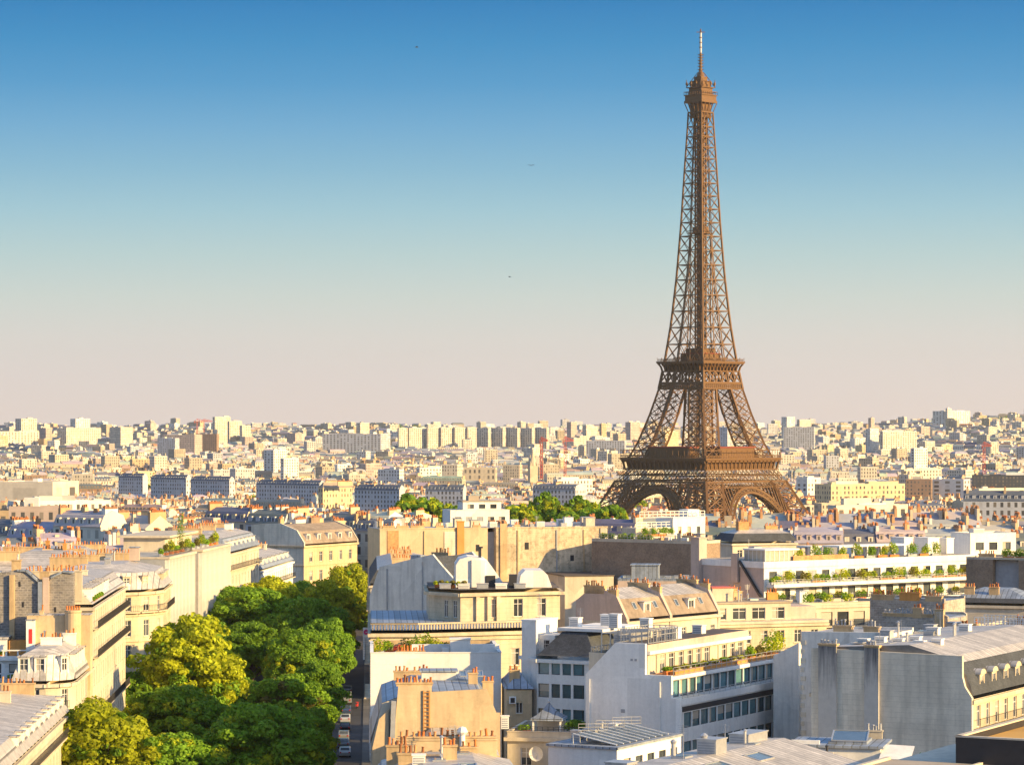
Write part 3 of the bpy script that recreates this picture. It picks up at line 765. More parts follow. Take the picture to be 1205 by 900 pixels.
    pv = MB(); pv.box(-8.6, 8.6, -8.6, 8.6, 115.9, 120.5); pv.box(-6.5, 6.5, -6.5, 6.5, 120.5, 124.0); pv.box(-9.1, 9.1, -9.1, 9.1, 120.5, 121.0, 1)
    pv.build('pavilion', [M['tower'], M['towerred']], spl)
    # upper shaft
    mb = MB(); hs = [115.8]
    while hs[-1] < 262: hs.append(hs[-1]+interp([(116, 10.6), (170, 9.0), (233, 7.4), (262, 5.6)], hs[-1]))
    hs[-1] = 268.0
    for h0, h1 in zip(hs, hs[1:]):
        o0, o1 = so(h0), so(h1); g0, g1 = max(0, 4.6*(1-(h0-116)/72)), max(0, 4.6*(1-(h1-116)/72))
        cw = lerp(1.1, .7, (h0-116)/150); bw = lerp(.52, .40, (h0-116)/150)
        for k in range(4):
            P0 = lambda t: face_pt(k, t, h0, o0); P1 = lambda t: face_pt(k, t, h1, o1)
            N = face_pt(k, 0, 0, 1); mb.beam(P0(o0), P1(o1), cw); mb.beam(P1(-o1), P1(o1), bw*1.3, n=N)
            for sg in (-1, 1):
                mb.beam(P0(sg*g0), P1(sg*g1), cw*.75, n=N)
                mb.beam(P0(sg*g0), P1(sg*o1), bw, n=N); mb.beam(P0(sg*o0), P1(sg*g1), bw, n=N)
            if g0 > 1.2: mb.beam(P0(-g0), P1(g1), bw*.8, n=N); mb.beam(P0(g0), P1(-g1), bw*.8, n=N)
            # inner faces of the four legs, seen through the lattice
            if g0 > .3:
                mb.beam((P0(g0)[0]*.5, P0(g0)[1]*.5, h0), (P1(g1)[0]*.5, P1(g1)[1]*.5, h1), bw*.7)
    mb.box(-5.4, 5.4, -5.4, 5.4, 194, 194.7); mb.box(-3.6, 3.6, -3.6, 3.6, 194.7, 198.2)
    for k in range(4):
        for i in range(9):
            t = -5.4+10.8*i/8; mb.beam(face_pt(k, t, 194.7, 5.3), face_pt(k, t, 196, 5.3), .18)
        mb.beam(face_pt(k, -5.4, 196, 5.3), face_pt(k, 5.4, 196, 5.3), .25)
    mb.build('upper_shaft', MT, root)
    ls = MB(); h = 116.0; w = 2.3
    while h < 266:
        for k in range(4):
            ls.beam(face_pt(k, w, h, w), face_pt(k, w, h+5, w), .75); ls.beam(face_pt(k, -w, h, w), face_pt(k, w, h+5, w), .4); ls.beam(face_pt(k, w, h, w), face_pt(k, -w, h+5, w), .4)
            ls.beam(face_pt(k, 0, h, w), face_pt(k, 0, h+5, w), .8); ls.beam(face_pt(k, -w, h+2.5, w), face_pt(k, w, h+2.5, w), .5)
        h += 5
    ls.build('lift_shaft', MT, root)
    # top cabin
    tcab = MB()
    for k in range(4):
        for i in range(5):
            t = -1+2*i/4; tcab.beam(face_pt(k, t*5.2, 264, 5.3), face_pt(k, t*5.4, 269, 5.5), .45); tcab.beam(face_pt(k, t*5.4, 269, 5.5), face_pt(k, t*7, 274, 7.0), .5)
        tcab.beam(face_pt(k, -5.4, 268.2, 5.4), face_pt(k, 5.4, 268.2, 5.4), .8)
    tcab.box(-4.6, 4.6, -4.6, 4.6, 265, 274)
    def sq(a, z0, z1): tcab.box(-a, a, -a, a, z0, z1)
    sq(7.2, 274, 275.4); sq(6.8, 275.4, 278.4); sq(7.3, 278.4, 279.0); sq(5.1, 279, 283.2); sq(6.1, 283.2, 283.7); sq(4.0, 283.7, 287.2); sq(4.7, 287.2, 287.6); sq(2.9, 287.6, 290.2)
    tcab.lathe(0, 0, [(290.2, 2.7), (291.6, 2.3), (293, 1.5), (294, 1.0), (297, .8)], 10)
    for k in range(4):
        for i in range(9):
            t = -7.2+14.4*i/8; tcab.beam(face_pt(k, t, 278.9, 7.2), face_pt(k, t, 280.8, 7.2), .2)
        tcab.beam(face_pt(k, -7.2, 280.8, 7.2), face_pt(k, 7.2, 280.8, 7.2), .3)
        for t in (-5.6, -2, 2, 5.6):
            tcab.beam(face_pt(k, t, 283.6, 6.3), face_pt(k, t*1.05, 287.4+(.8 if abs(t) > 3 else 0), 6.5), .28); tcab.box(*sorted((face_pt(k, t-.5, 0, 6.1)[0], face_pt(k, t+.5, 0, 6.9)[0])), *sorted((face_pt(k, t-.5, 0, 6.1)[1], face_pt(k, t+.5, 0, 6.9)[1])), 285, 286.6)
        tcab.beam(face_pt(k, 6.4, 283.5, 6.4), face_pt(k, 1.2, 293, 1.2), .4)
    tco = tcab.build('top_cabin', MT, root)
    an = MB()
    an.lathe(0, 0, [(293, .95), (299, .75), (305, .6)], 8)
    for z in (294.5, 296.5, 298.4, 300.2, 302, 303.6):
        for a in range(4):
            an.beam((0, 0, z), (1.9*math.cos(a*1.571+.4), 1.9*math.sin(a*1.571+.4), z+.2), .4)
        an.lathe(0, 0, [(z-.25, 1.5), (z+.25, 1.5)], 8)
    an.box(-.5, .5, -.5, .5, 305, 317.2, 1)
    for z in (308, 311, 314): an.box(-.7, .7, -.7, .7, z, z+.5, 0)
    an.lathe(0, 0, [(317.2, .5), (319.6, .35)], 6)
    for a in range(4): an.beam((0, 0, 317.6), (2.6*math.cos(a*1.571+.785), 2.6*math.sin(a*1.571+.785), 317.6), .4)
    an.build('antenna', [M['tower'], M['steel']], tco)
    return root
build_tower()
# ---------------------------------------------------------------- plants
def leaf(mb, p, n, size, rng, m=0):
    n = Vector(n)+Vector((rng.gauss(0, .45), rng.gauss(0, .45), rng.gauss(.15, .45))); n.normalize()
    a = n.cross(Vector((rng.gauss(0, 1), rng.gauss(0, 1), rng.gauss(0, 1)))).normalized(); b = n.cross(a)
    s = size*rng.uniform(.65, 1.3); p = Vector(p)
    mb.face([p+a*s*.5, p+b*s*.32, p-a*s*.5, p-b*s*.32], m)
def cloud(mb, c, r, n, size, rng, m=0):
    for _ in range(n):
        t = rng.uniform(-.75, 1); ph = rng.uniform(0, 6.283); q = math.sqrt(max(0, 1-t*t)); k = rng.uniform(.72, 1.06)
        d = (q*math.cos(ph), q*math.sin(ph), t)
        leaf(mb, (c[0]+d[0]*r[0]*k, c[1]+d[1]*r[1]*k, c[2]+d[2]*r[2]*k), d, size, rng, m)
def crown_mesh(seed, rx, rz, nc, nl, size, mats, patch=0.0):
    """crown centred on 0: leaf clumps of uneven size through an egg-shaped volume"""
    rng = random.Random(seed); mb = MB()
    # boughs: a few big leafy masses at different heights, each a bunch of clumps, gaps between them
    boughs = [(0, 0, rz*.32, rx*.70), (0, 0, -rz*.1, rx*.66)]
    for i in range(nc//6):
        t = rng.uniform(-.55, .85); ph = 6.283*i/(nc//6)*2.4+rng.uniform(-.5, .5); q = math.sqrt(1-t*t); k = rng.uniform(.50, .74)
        boughs.append((rx*q*math.cos(ph)*k, rx*q*math.sin(ph)*k, rz*t*k*1.05, rx*rng.uniform(.30, .48)))
    for bx, by, bz, br in boughs:
        for j in range(int(10*(br/(.35*rx))**2)):
            t = rng.uniform(-.6, 1); ph = rng.uniform(0, 6.283); q = math.sqrt(1-t*t); k = rng.uniform(.7, 1.05)
            r = br*rng.uniform(.22, .42)
            cloud(mb, (bx+br*q*math.cos(ph)*k, by+br*q*math.sin(ph)*k, bz+br*t*k), (r, r, r*.75), int(nl*(r/(.14*rx))**2*.42), size, rng, 1 if rng.random() < patch else 0)
    for i in range(46):       # stray sprays that break the outline
        t = rng.uniform(-.3, 1); ph = rng.uniform(0, 6.283); q = math.sqrt(1-t*t); k = rng.uniform(.86, 1.10); r = rx*rng.uniform(.06, .13)
        cloud(mb, (rx*.92*q*math.cos(ph)*k, rx*.92*q*math.sin(ph)*k, rz*.9*t*k), (r, r, r), 34, size, rng, 1 if rng.random() < patch*2 else 0)
    return mb.mesh('crown', mats)
L = M
CROWNS = {}
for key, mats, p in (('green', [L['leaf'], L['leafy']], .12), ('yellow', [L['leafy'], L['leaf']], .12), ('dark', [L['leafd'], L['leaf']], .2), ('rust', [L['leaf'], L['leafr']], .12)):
    CROWNS[key] = [crown_mesh(100+37*j+len(key), 6.0, 6.6, 84, 260, .50, mats, p) for j in range(3 if key in ('green', 'dark') else 2)]
FAR_CROWNS = [crown_mesh(300+j, 5.0, 5.0, 18, 36, 1.25, [L['leaf'], L['leafy']], .3) for j in range(4)]
TR = random.Random(77)
def tree(x, y, ztop, rad, kind, label, name='plane_tree', group=None, z0=None):
    z0 = gz(x, y) if z0 is None else z0
    h = ztop-z0; t = empty(name, (x, y, z0), TR.uniform(0, 6.28)); tag(t, label, 'tree', group)
    rz = min(rad*1.15, h*.46); cz = h-rz*.94
    mb = MB(); pts = [(0, 0, -.3)]
    for k in range(1, 6): pts.append((TR.gauss(0, .12)*k*.5, TR.gauss(0, .12)*k*.5, cz*k/5))
    for k in range(5): mb.tube(pts[k], pts[k+1], lerp(.42, .22, k/5), lerp(.42, .22, (k+1)/5), 8)
    for k in range(9):
        a = 6.283*k/9+TR.uniform(-.3, .3); st = pts[TR.choice((3, 4, 5))]; q = TR.uniform(.45, .8)
        mid = (st[0]+math.cos(a)*rad*q*.5, st[1]+math.sin(a)*rad*q*.5, st[2]+rz*TR.uniform(.15, .4)); e = (math.cos(a)*rad*q, math.sin(a)*rad*q, cz+rz*TR.uniform(-.1, .6))
        mb.tube(st, mid, .16, .1, 6); mb.tube(mid, e, .1, .03, 5)
    mb.build('trunk', M['bark'], t)
    c = link('crown', TR.choice(CROWNS[kind]), t); c.location = (0, 0, cz); c.scale = (rad/6.0, rad/6.0, rz/6.6); c.rotation_euler = (0, 0, TR.uniform(0, 6.28))
    return t
def far_tree(x, y, h, rad, label, group):
    t = empty('tree', (x, y, gz(x, y)), TR.uniform(0, 6.28)); tag(t, label, 'tree', group)
    mb = MB(); mb.tube((0, 0, -.3), (0, 0, h*.5), .45, .25, 6); mb.build('trunk', M['bark'], t)
    c = link('crown', TR.choice(FAR_CROWNS), t); c.location = (0, 0, h-rad*.9); c.scale = (rad/5, rad/5, rad/5*TR.uniform(.85, 1.1)); return t
# terrace planting
def planter_mesh(seed, l, w, h, fh, dens, mats):
    rng = random.Random(seed); mb = MB(); t = .05
    mb.box(-l/2, l/2, -w/2, w/2, 0, h); f = MB()
    for _ in range(max(3, int(l/.35))):
        c = (rng.uniform(-l/2+.15, l/2-.15), 0, h+fh*rng.uniform(.3, .6)); r = fh*rng.uniform(.4, .65)
        cloud(f, c, (max(.35, min(r, .7)), max(w*.9, r*.6), r), dens, .30, rng, 0 if rng.random() < .7 else 1)
    return mb.mesh('trough', [M['pot' if seed % 2 else 'greypaint']]), f.mesh('foliage', mats)
PL = {}
def planter(loc, rz, l, label, fh=.8, kind='green', group=None, w=.5, h=.45, name='planter_box'):
    k = (round(l, 1), fh, kind, TR.randrange(3))
    if k not in PL:
        mats = {'green': [M['leaf'], M['leafy']], 'yellow': [M['leafy'], M['leaf']], 'dark': [M['leafd'], M['leaf']], 'red': [M['leaf'], M['flower']], 'rust': [M['leafr'], M['leafy']]}[kind]
        PL[k] = planter_mesh(len(PL)*7+k[3], l, w, h, fh, 80, mats)
    r = empty(name, loc, rz); tag(r, label, 'planter', group)
    link('trough', PL[k][0], r); link('foliage', PL[k][1], r); return r
def cypress(loc, h, label):
    r = empty('cypress', loc); tag(r, label, 'tree', 'cypress trees on the roof garden')
    rng = random.Random(int(h*100)); f = MB()
    for k in range(10):
        t = k/9; cloud(f, (rng.gauss(0, .06), rng.gauss(0, .06), .3+t*(h-.5)), (.55*math.sin(.5+2.4*t)*.9+.08,)*2+(h*.09,), 40, .22, rng)
    f.build('foliage', M['leafd'], r); s = MB(); s.tube((0, 0, 0), (0, 0, h*.6), .08, .03, 6); s.build('trunk', M['bark'], r)
# ---------------------------------------------------------------- near buildings
EXC = []      # footprints of hand-built buildings: (O, th, u0, u1, v0, v1, ztop)
def reg(b, u0, u1, v0, v1, z): EXC.append((b, u0, u1, v0, v1, z))
def gable_block(b, prof, D, wall, roof, lift=.3, party=True, v0=0.0, mats=None, name='roof', back=True):
    """prof: (u,z) outline from the foot of the left wall over the roof to the foot of the right wall; swept back over D"""
    mb = MB(); n = len(prof)
    wm = MB()
    for i in range(n-1):
        (ua, za), (ub, zb) = prof[i], prof[i+1]; dz, du = abs(zb-za), abs(ub-ua)
        q = [(ua, v0, za), (ub, v0, zb), (ub, v0+D, zb), (ua, v0+D, za)]
        if du < .05: wm.face(q)
        else: mb.face(q, 1 if dz > du*.9 else 0)
    wm.face([(u, v0, z) for u, z in prof]); wm.face([(u, v0+D, z) for u, z in prof][::-1])
    if wm.f: b.part('wall', wm, [M[wall]])
    b.part(name, mb, [M[roof[0]], M[roof[1]]])
    if party:
        for v in ((v0-.25, v0+.2), (v0+D-.2, v0+D+.25)) if back else ((v0-.25, v0+.2),):
            pm = MB(); pm.extr_xz([(u, z+(lift if 0 < i < n-1 else 0)) for i, (u, z) in enumerate(prof)], v[0], v[1]); b.part('party_wall', pm, [M[wall]])
    reg(b, min(p[0] for p in prof), max(p[0] for p in prof), v0, v0+D, max(p[1] for p in prof))
TH = 2.8
def onC(name, label, d, **k): return Bld(name, label, av(0, d), TH, **k)
def onL(name, label, d, W, th=TH, corner=None, **k):
    c = corner or av(-37, d); t = math.radians(th)
    return Bld(name, label, (c[0]-W*math.cos(t), c[1]-W*math.sin(t)), th, **k)

# ---- white modern building with terraces (centre right)
def white_modern():
    W_ = 11.57; D = 39.0
    b = Bld.right('apartment_building', 'white modern block with blank stepped end wall and glazed terraces', 803, 320, -28.5, W_)
    b.walls(rect(W_, D), 19.45, {1: dict(f=[(16.9, 1.7), (13.7, 1.7), (10.5, 1.7), (7.3, 1.7)], n=17, w=2.05, st='band', m=(.3, .5), sill=False)}, mat='white', cornice=False)
    mb = MB(); mb.box(0, W_+.12, -.35, D+.2, 19.453, 20.15); b.part('terrace_slab', mb, [M['white']])
    mb = MB(); mb.box(W_-.02, W_+.05, .0, D, 18.72, 19.3); b.part('fascia', mb, [M['blackclad']])
    b.walls(rect(10.1, D-1.5), 22.2, {1: dict(f=[(20.2, 1.85)], n=17, w=2.0, st='band', m=(.3, .3), sill=False)}, mat='white', z0=20.15, cornice=False, name='upper_wall')
    mb = MB(); mb.box(0, 10.55, -.35, D-1.2, 22.203, 22.6); b.part('terrace_slab', mb, [M['white']])
    mb = MB(); mb.box(3.7, 10.3, .3, D-1.5, 22.603, 22.66); b.part('terrace_floor', mb, [M['tilefloor']])
    V3 = 27.0
    b.walls(rect(7.3, V3), 24.9, {1: dict(f=[(22.75, 1.95)], n=11, w=1.5, m=(.4, .4), sill=False)}, mat='render', z0=22.66, cornice=False, name='penthouse_wall')
    mb = MB(); mb.box(2.8, 7.75, -.3, V3+.5, 24.903, 25.3, 0); mb.box(3.2, 7.45, -.3, V3+.3, 25.303, 26.0, 1); b.part('roof_fascia', mb, [M['white'], M['pink']])
    mb = MB(); mb.face([(3.3, 0, 26.02), (7.3, 0, 26.02), (7.3, V3, 26.02), (3.3, V3, 26.02)]); mb.face([(0, 0, 22.62), (3.3, 0, 25.9), (3.3, V3, 25.9), (0, V3, 22.62)]); b.part('roof', mb, [M['darkroof']])
    mb = MB(); mb.extr_xz([(0, 0), (0, 22.5), (3.7, 26.15), (7.4, 26.15), (7.4, 22.75), (10.6, 22.75), (10.6, 20.25), (W_+.1, 20.25), (W_+.1, 0)], -.8, -.36); b.part('end_wall', mb, [M['white']])
    mb = MB(); mb.box(5.6, 5.9, -.84, -.81, 24.2, 24.45); mb.box(6.1, 6.4, -.84, -.81, 24.2, 24.45); b.part('vent_grille', mb, [M['greypaint']])
    for u_, za, zb in ((.5, 0, 22.0), (9.2, 0, 22.0)):
        mb = MB(); mb.beam((u_, -.86, za), (u_, -.86, zb), .14); b.part('drain_pipe', mb, [M['white']])
    mb = MB(); mb.box(2.0, 2.6, -.83, -.803, 14, 14.6); mb.box(4.4, 4.9, -.83, -.803, 18.4, 18.8); mb.box(8.0, 8.5, -.83, -.803, 10.6, 11.2); b.part('vent_grille', mb, [M['greypaint']])
    # roof plant and steel rails
    b.vent(1.6, 3.0, 25.2, 2.2, 5.0, 1.7); b.vent(4.6, 9, 26.03, 2.0, 1.4, 1.2, 'white'); b.vent(4.4, 18, 26.03, 1.2, 1.2, .9, 'white')
    b.rail([(3.5, .3), (7.2, .3), (7.2, 8), (3.5, 8), (3.5, .3)], 26.03, 1.6, 'steel', .7, w=.08)
    b.rail([(-.2, 1), (-.2, 12)], 24.0, 1.4, 'steel', .7, w=.08)
    mb = MB()
    for v in (1.2, 3.4, 5.6, 7.8): mb.beam((1.0, v, 27.0), (6.8, v, 27.4), .14); mb.beam((1.0, v, 24.5), (1.0, v, 27.0), .12); mb.beam((6.8, v, 26), (6.8, v, 27.4), .12)
    mb.beam((1, 1.2, 27.0), (1, 7.8, 27.0), .14); mb.beam((6.8, 1.2, 27.4), (6.8, 7.8, 27.4), .14); b.part('steel_frame', mb, [M['steel']])
    mb = MB(); mb.box(9.55, 10.25, 1.0, D-6, 22.665, 23.05); b.part('planter_edge', mb, [M['orangechim']])
    b.rail([(10.4, .2), (10.4, D-6)], 22.6, .95, 'steel', 1.4)
    b.rail([(W_-.1, .2), (W_-.1, D)], 20.15, .55, 'steel', 1.4)
    reg(b, 0, W_, 0, D, 20)
    n = 11
    for i in range(n):
        v = 1.4+i*2.55
        planter(b.world(9.1, v, 22.66), b.th+math.pi/2, 1.6, f'terracotta planter on the white block\'s top terrace, number {i+1} from its near end', .35 if i < 9 else 1.3, 'rust' if i % 3 else 'green', 'planters on the terrace of the white block', name='planter_box')
    for i, (u_, v_, k) in enumerate(((9.0, 30.5, 'yellow'), (8.4, 33.5, 'yellow'), (10.6, 37.6, 'green'), (11.0, 35.6, 'yellow'))):
        planter(b.world(u_, v_, 22.66 if i < 2 else 20.2), b.th, 1.9, ('tall sunlit shrub tub on the upper terrace end of white block', 'taller yellow shrub tub at the far corner of white terrace', 'round green bush on the lower rounded corner of white block', 'yellow-green bush spilling over lower terrace edge of white block')[i], (2.3, 2.8, 1.9, 1.7)[i], k, w=1.2)
white_modern()

# ---- white block with blue windows and slate mansard, behind the modern one
def blue_windows():
    b = Bld.right('apartment_building', 'pale block with blue-green windows under a dark slate mansard', 700, 337, -28.5, 17.0)
    u0 = b.u(632)
    b.walls([(u0, 0), (17, 0), (17, 13), (u0-4, 13), (u0-4, 3.5)], 23.0, {0: dict(f=[(21.2, 1.45), (18.5, 1.6), (15.4, 1.8), (12.4, 1.8)], n=5, w=1.75, st='band', m=(.3, .1), sill=False)}, mat='white', cornice=True, csz=.25)
    b.hip([(u0, 0), (17, 0), (17, 13), (u0, 13)], 23.4, [(.1, 23.5), (2.2, 26.1), (2.5, 26.15)], mats=('darkroof', 'slate'))
    mb = MB(); mb.box(u0+1.6, 17, 2.0, 12, 26.2, 26.55); b.part('roof_slab', mb, [M['white']])
    for k in range(4): b.vent(u0+2.2+k*2.6, 4+(k % 2)*3, 26.56, 1.2, 1.0, 1.0+.3*(k % 3), 'white')
    ut = b.u(607)
    mb = MB(); mb.box(ut, ut+1.9, 1.5, 7, 0, 27.2); mb.box(ut-.05, ut+1.95, 1.45, 7.05, 27.2, 27.4); b.part('stair_tower', mb, [M['white']])
    mb = MB(); mb.box(ut+1.9, u0+1.2, 2.2, 6, 23.42, 25.6); b.part('roof_cabin', mb, [M['white']])
    b.rail([(ut+1.9, 1.6), (u0+1.4, 1.6)], 24.0, 1.1, 'steel', .5)
    mb = MB(); mb.box(ut+2.6, ut+3.3, 2.17, 2.198, 23.8, 25.0); b.part('cabin_door', mb, [M['blackclad']])
    b.antenna(ut+1, 4, 27.4, 3.0); b.antenna(12, 6, 26.5, 2.2)
    reg(b, u0-4, 17, 0, 13, 23.4)
blue_windows()

# ---- low stone building with the roof pavilion
def low_court():
    b = Bld('stone_building', 'low cream stone house with arched windows under a roof terrace', (X(597, 324), 324), -10, cat='building')
    b.walls(rect(19.5, 12), 15.6, {0: dict(f=[(12.4, 2.0), (8.2, 2.4)], n=6, w=1.25, m=(.6, .4))}, mat='render')
    b.flat(rect(19.5, 12), 15.6, .55, .3, 'gravel', 'render')
    b.rail([(.3, .5), (19, .5)], 16.2, .5, 'iron', .6)
    b.dish(b.u(633), -1.2, 13.0, .85, -.2); reg(b, 0, 19.5, 0, 12, 16)
    g = empty('roof_pavilion', b.world(b.u(646, 4.5), 4.5, 15.61), b.th); tag(g, 'small garden pavilion with a grey pagoda roof on the terrace', 'pavilion')
    mb = MB(); r = 1.55
    for sx_ in (-1, 1):
        for sy_ in (-1, 1): mb.box(sx_*r-.09, sx_*r+.09, sy_*r-.09, sy_*r+.09, 0, 1.55)
    mb.box(-r, r, r-.12, r-.02, 0, 1.5); mb.build('frame', M['white'], g)
    mb = MB(); prof = [(1.55, 1.85), (1.72, 1.75), (1.78, 1.85), (2.1, 1.25), (2.55, .75), (3.0, .35), (3.45, .08)]
    for (za, ra), (zb, rb_) in zip(prof, prof[1:]):
        ca = [(-ra, -ra, za), (ra, -ra, za), (ra, ra, za), (-ra, ra, za)]; cb = [(-rb_, -rb_, zb), (rb_, -rb_, zb), (rb_, rb_, zb), (-rb_, rb_, zb)]
        for i in range(4): mb.face([ca[i], ca[(i+1) % 4], cb[(i+1) % 4], cb[i]])
    mb.build('roof', M['bluezinc'], g); mb = MB(); mb.lathe(0, 0, [(3.4, .1), (3.6, .16), (3.8, .05), (4.1, .02)], 8); mb.build('finial', M['steel'], g)
    for i, (px_, v_) in enumerate(((617, 3), (672, 3), (680, 5.5))):
        planter(b.world(b.u(px_, v_), v_, 15.61), b.th, 1.4, ('low green planter left of the pagoda roofed pavilion', 'leafy dark planter right of the pagoda roofed pavilion', 'taller planter against blank white wall by the pavilion')[i], (.7, 1.3, 1.0)[i], 'dark')
low_court()

# ---- low annex with raked glazing
def annex():
    b = Bld.right('workshop_building', 'low white annexe with a raked glass roof below the white block', 726, 299, -28.5, 8.0)
    b.walls(rect(8, 15.5), 16.9, {1: dict(f=[(14.4, 1.4), (11.2, 1.4)], n=5, w=1.7, st='dark', m=(1, .4))}, mat='white', cornice=False)
    mb = MB(); mb.box(-.2, 8.2, -.2, 15.6, 16.9, 17.15); b.part('roof', mb, [M['bluezinc']])
    mb = MB()
    for i in range(9):
        v = 1.0+i*1.55; mb.beam((2.4, v, 18.2), (7.4, v+.2, 17.25), .1, 0); mb.beam((2.4, v, 17.15), (2.4, v, 18.2), .09, 0)
        if i < 8: mb.face([(2.45, v+.08, 18.12), (7.35, v+.28, 17.2), (7.35, v+1.6, 17.2), (2.45, v+1.45, 18.12)], 1)
    b.part('glazing', mb, [M['white'], M['skylight']])
    for v in (3, 7, 11): b.rail([(2, v), (4.4, v+2)], 18.2, .8, 'steel', .8)
    reg(b, 0, 8, 0, 15.5, 17); clutter(b, .4, 1.8, 2, 14, 17.15, 4, CLR, ('vent', 'pipe'))
annex()

# ---- zinc roof at the bottom, right of centre
def bottom_zinc():
    c = G(880, 866, 22.0); t = math.radians(-29); b = Bld('zinc_roofed_building', 'broad ribbed zinc roof with box vents at the lower edge', (c[0]+32*math.sin(t), c[1]-32*math.cos(t)), -29)
    mb = MB(); prof = [(0, 0), (0, 21.8), (3.5, 22.0), (13, 19.7), (13, 0)]
    wm = MB(); wm.extr_xz(prof, 0, 32); b.part('wall', wm, [M['render']])
    mb.face([(-.25, -.2, 21.83), (3.5, -.2, 22.05), (3.5, 32.2, 22.05), (-.25, 32.2, 21.83)]); mb.face([(3.5, -.2, 22.05), (13.3, -.2, 19.68), (13.3, 32.2, 19.68), (3.5, 32.2, 22.05)], 1); b.part('roof', mb, [M['zincy'], M['zincy']])
    def boxvent(px0, px1, d, z0, h, dep):
        x0, x1 = X(px0, d), X(px1, d); dx, dy = x0-b.O[0], d-b.O[1]; u_ = dx*b.c+dy*b.s; v_ = -dx*b.s+dy*b.c
        b.vent(u_, v_, z0, (x1-x0)*.95, dep, h, 'steel')
    boxvent(858, 884, 259, 21.4, 1.3, 4.2); boxvent(820, 846, 250, 21.9, 1.3, 2.2); boxvent(712, 742, 243, 20.8, 1.2, 2.0)
    mb = MB(); mb.lathe(2.2, 18, [(22, .25), (23.3, .25), (23.5, .38), (23.7, .1)], 10); mb.lathe(1.2, 14, [(22, .2), (23.1, .2), (23.3, .3), (23.5, .1)], 10); b.part('flue_pipe', mb, [M['steel']])
    b.skylight([(5, 20, 21.72), (6.6, 20, 21.34), (6.6, 23, 21.34), (5, 23, 21.72)], 1, 1, 0); b.skylight([(5, 12, 21.72), (6.6, 12, 21.34), (6.6, 15, 21.34), (5, 15, 21.72)], 1, 1, 0)
    reg(b, 0, 13, 0, 32, 21); clutter(b, .5, 3.0, 4, 28, 21.9, 5, CLR, ('pipe', 'light', 'antenna'))
bottom_zinc()

# ---- mansard house with pots, tan slopes
def tan_mansard():
    W_ = 9.0; D = 23.0
    b = Bld.right('mansard_house', 'cream house with tan mansard slopes, white dormers and three potted party walls', 738, 413, -39, W_)
    z = 22.5
    b.walls(rect(W_, D), z, {1: dict(f=[(19.2, 1.8), (15.7, 2.1)], n=9, w=1.1)}, mat='render')
    mb = MB(); P = lambda u_, v_, zz: (u_, v_, zz)
    for (ua, za), (ub, zb), m in (((W_, z+.4), (W_-1.9, 25.6), 1), ((W_-1.9, 25.6), (W_-6, 26.9), 0), ((W_-6, 26.9), (0, 24.5), 0)):
        mb.face([P(ua, 0, za), P(ua, D, za), P(ub, D, zb), P(ub, 0, zb)], m)
    b.part('roof', mb, [M['zincy'], M['tan']])
    for v in (0, 10.5, D-.3):
        pm = MB(); pm.extr_xz([(0, 20), (0, 25.2), (W_-6, 27.3), (W_-1.8, 26.2), (W_+.15, 22.9), (W_+.15, 22), (W_, 20)], v-.3, v+.3); b.part('party_wall', pm, [M['pink']])
        b.chimney(W_-7.5, v, 26.3, 3.6, .6, 1.0, 8)
        b.chimney(W_-3.3, v, 25.4, 1.6, .55, 1.4, 4)
    for v in (5.5, 16.5): b.dormer((W_, 0), (0, 1), v, z+.75, 1.7, 1.75, .5, 1.9, 'white')
    for v in (3.2, 8.2, 13.5, 19.6): b.skylight([(W_-.85, v-.35, 24.13), (W_-.85, v+.35, 24.13), (W_-1.4, v+.35, 25.05), (W_-1.4, v-.35, 25.05)], 1, 1, 0)
    reg(b, 0, W_, 0, D, 24)
tan_mansard()

# ---- yellow-lit terrace building
def yellow_terrace():
    A = G(832, 711, 23.3); b = Bld('apartment_building', 'sunlit yellow stone block with a set back top storey and terrace', A, 20)
    b.walls(rect(14.0, 10), 23.3, {0: dict(f=[(20.9, 1.8)], n=4, w=2.2, st='wide', m=(.5, .5))}, mat='render', z0=20.7, cornice=False, name='upper_wall', color=None) if False else b.walls(rect(14.0, 10), 23.3, {0: dict(f=[(20.9, 1.75)], n=4, w=2.2, st='wide', m=(.5, .5))}, mat='render', z0=20.7, cornice=False, name='upper_wall')
    mb = MB(); mb.box(-.2, 14.2, -.2, 10, 23.303, 23.55); b.part('roof', mb, [M['gravel']])
    lo = [(-2, -2.2), (19, -2.2), (19, 12), (-2, 12)]
    b.walls(lo, 20.3, {0: dict(f=[(17.4, 1.9), (13.8, 2.1), (10.2, 2.1)], n=7, w=1.15)}, mat='stone', cheights=(16.6,))
    mb = MB(); mb.box(-2.3, 19.3, -2.5, 12, 20.32, 20.7); b.part('terrace_slab', mb, [M['render']])
    mb = MB(); mb.box(14.1, 19, 1.5, 9, 20.71, 22.6); b.part('side_cabin', mb, [M['pink']])
    mb = MB(); mb.box(2, 5.5, 2.5, 6, 23.56, 25.6); mb.box(1.8, 5.7, 2.3, 6.2, 25.6, 25.75, 1); b.part('roof_cabin', mb, [M['render'], M['craner']])
    b.chimney(7, 6, 23.55, 1.5, .7, 1.2, 3); b.antenna(9, 5, 23.55)
    reg(b, -2, 19, -2.2, 12, 20); clutter(b, 1, 12.5, 1, 8, 23.55, 7, CLR)
yellow_terrace()

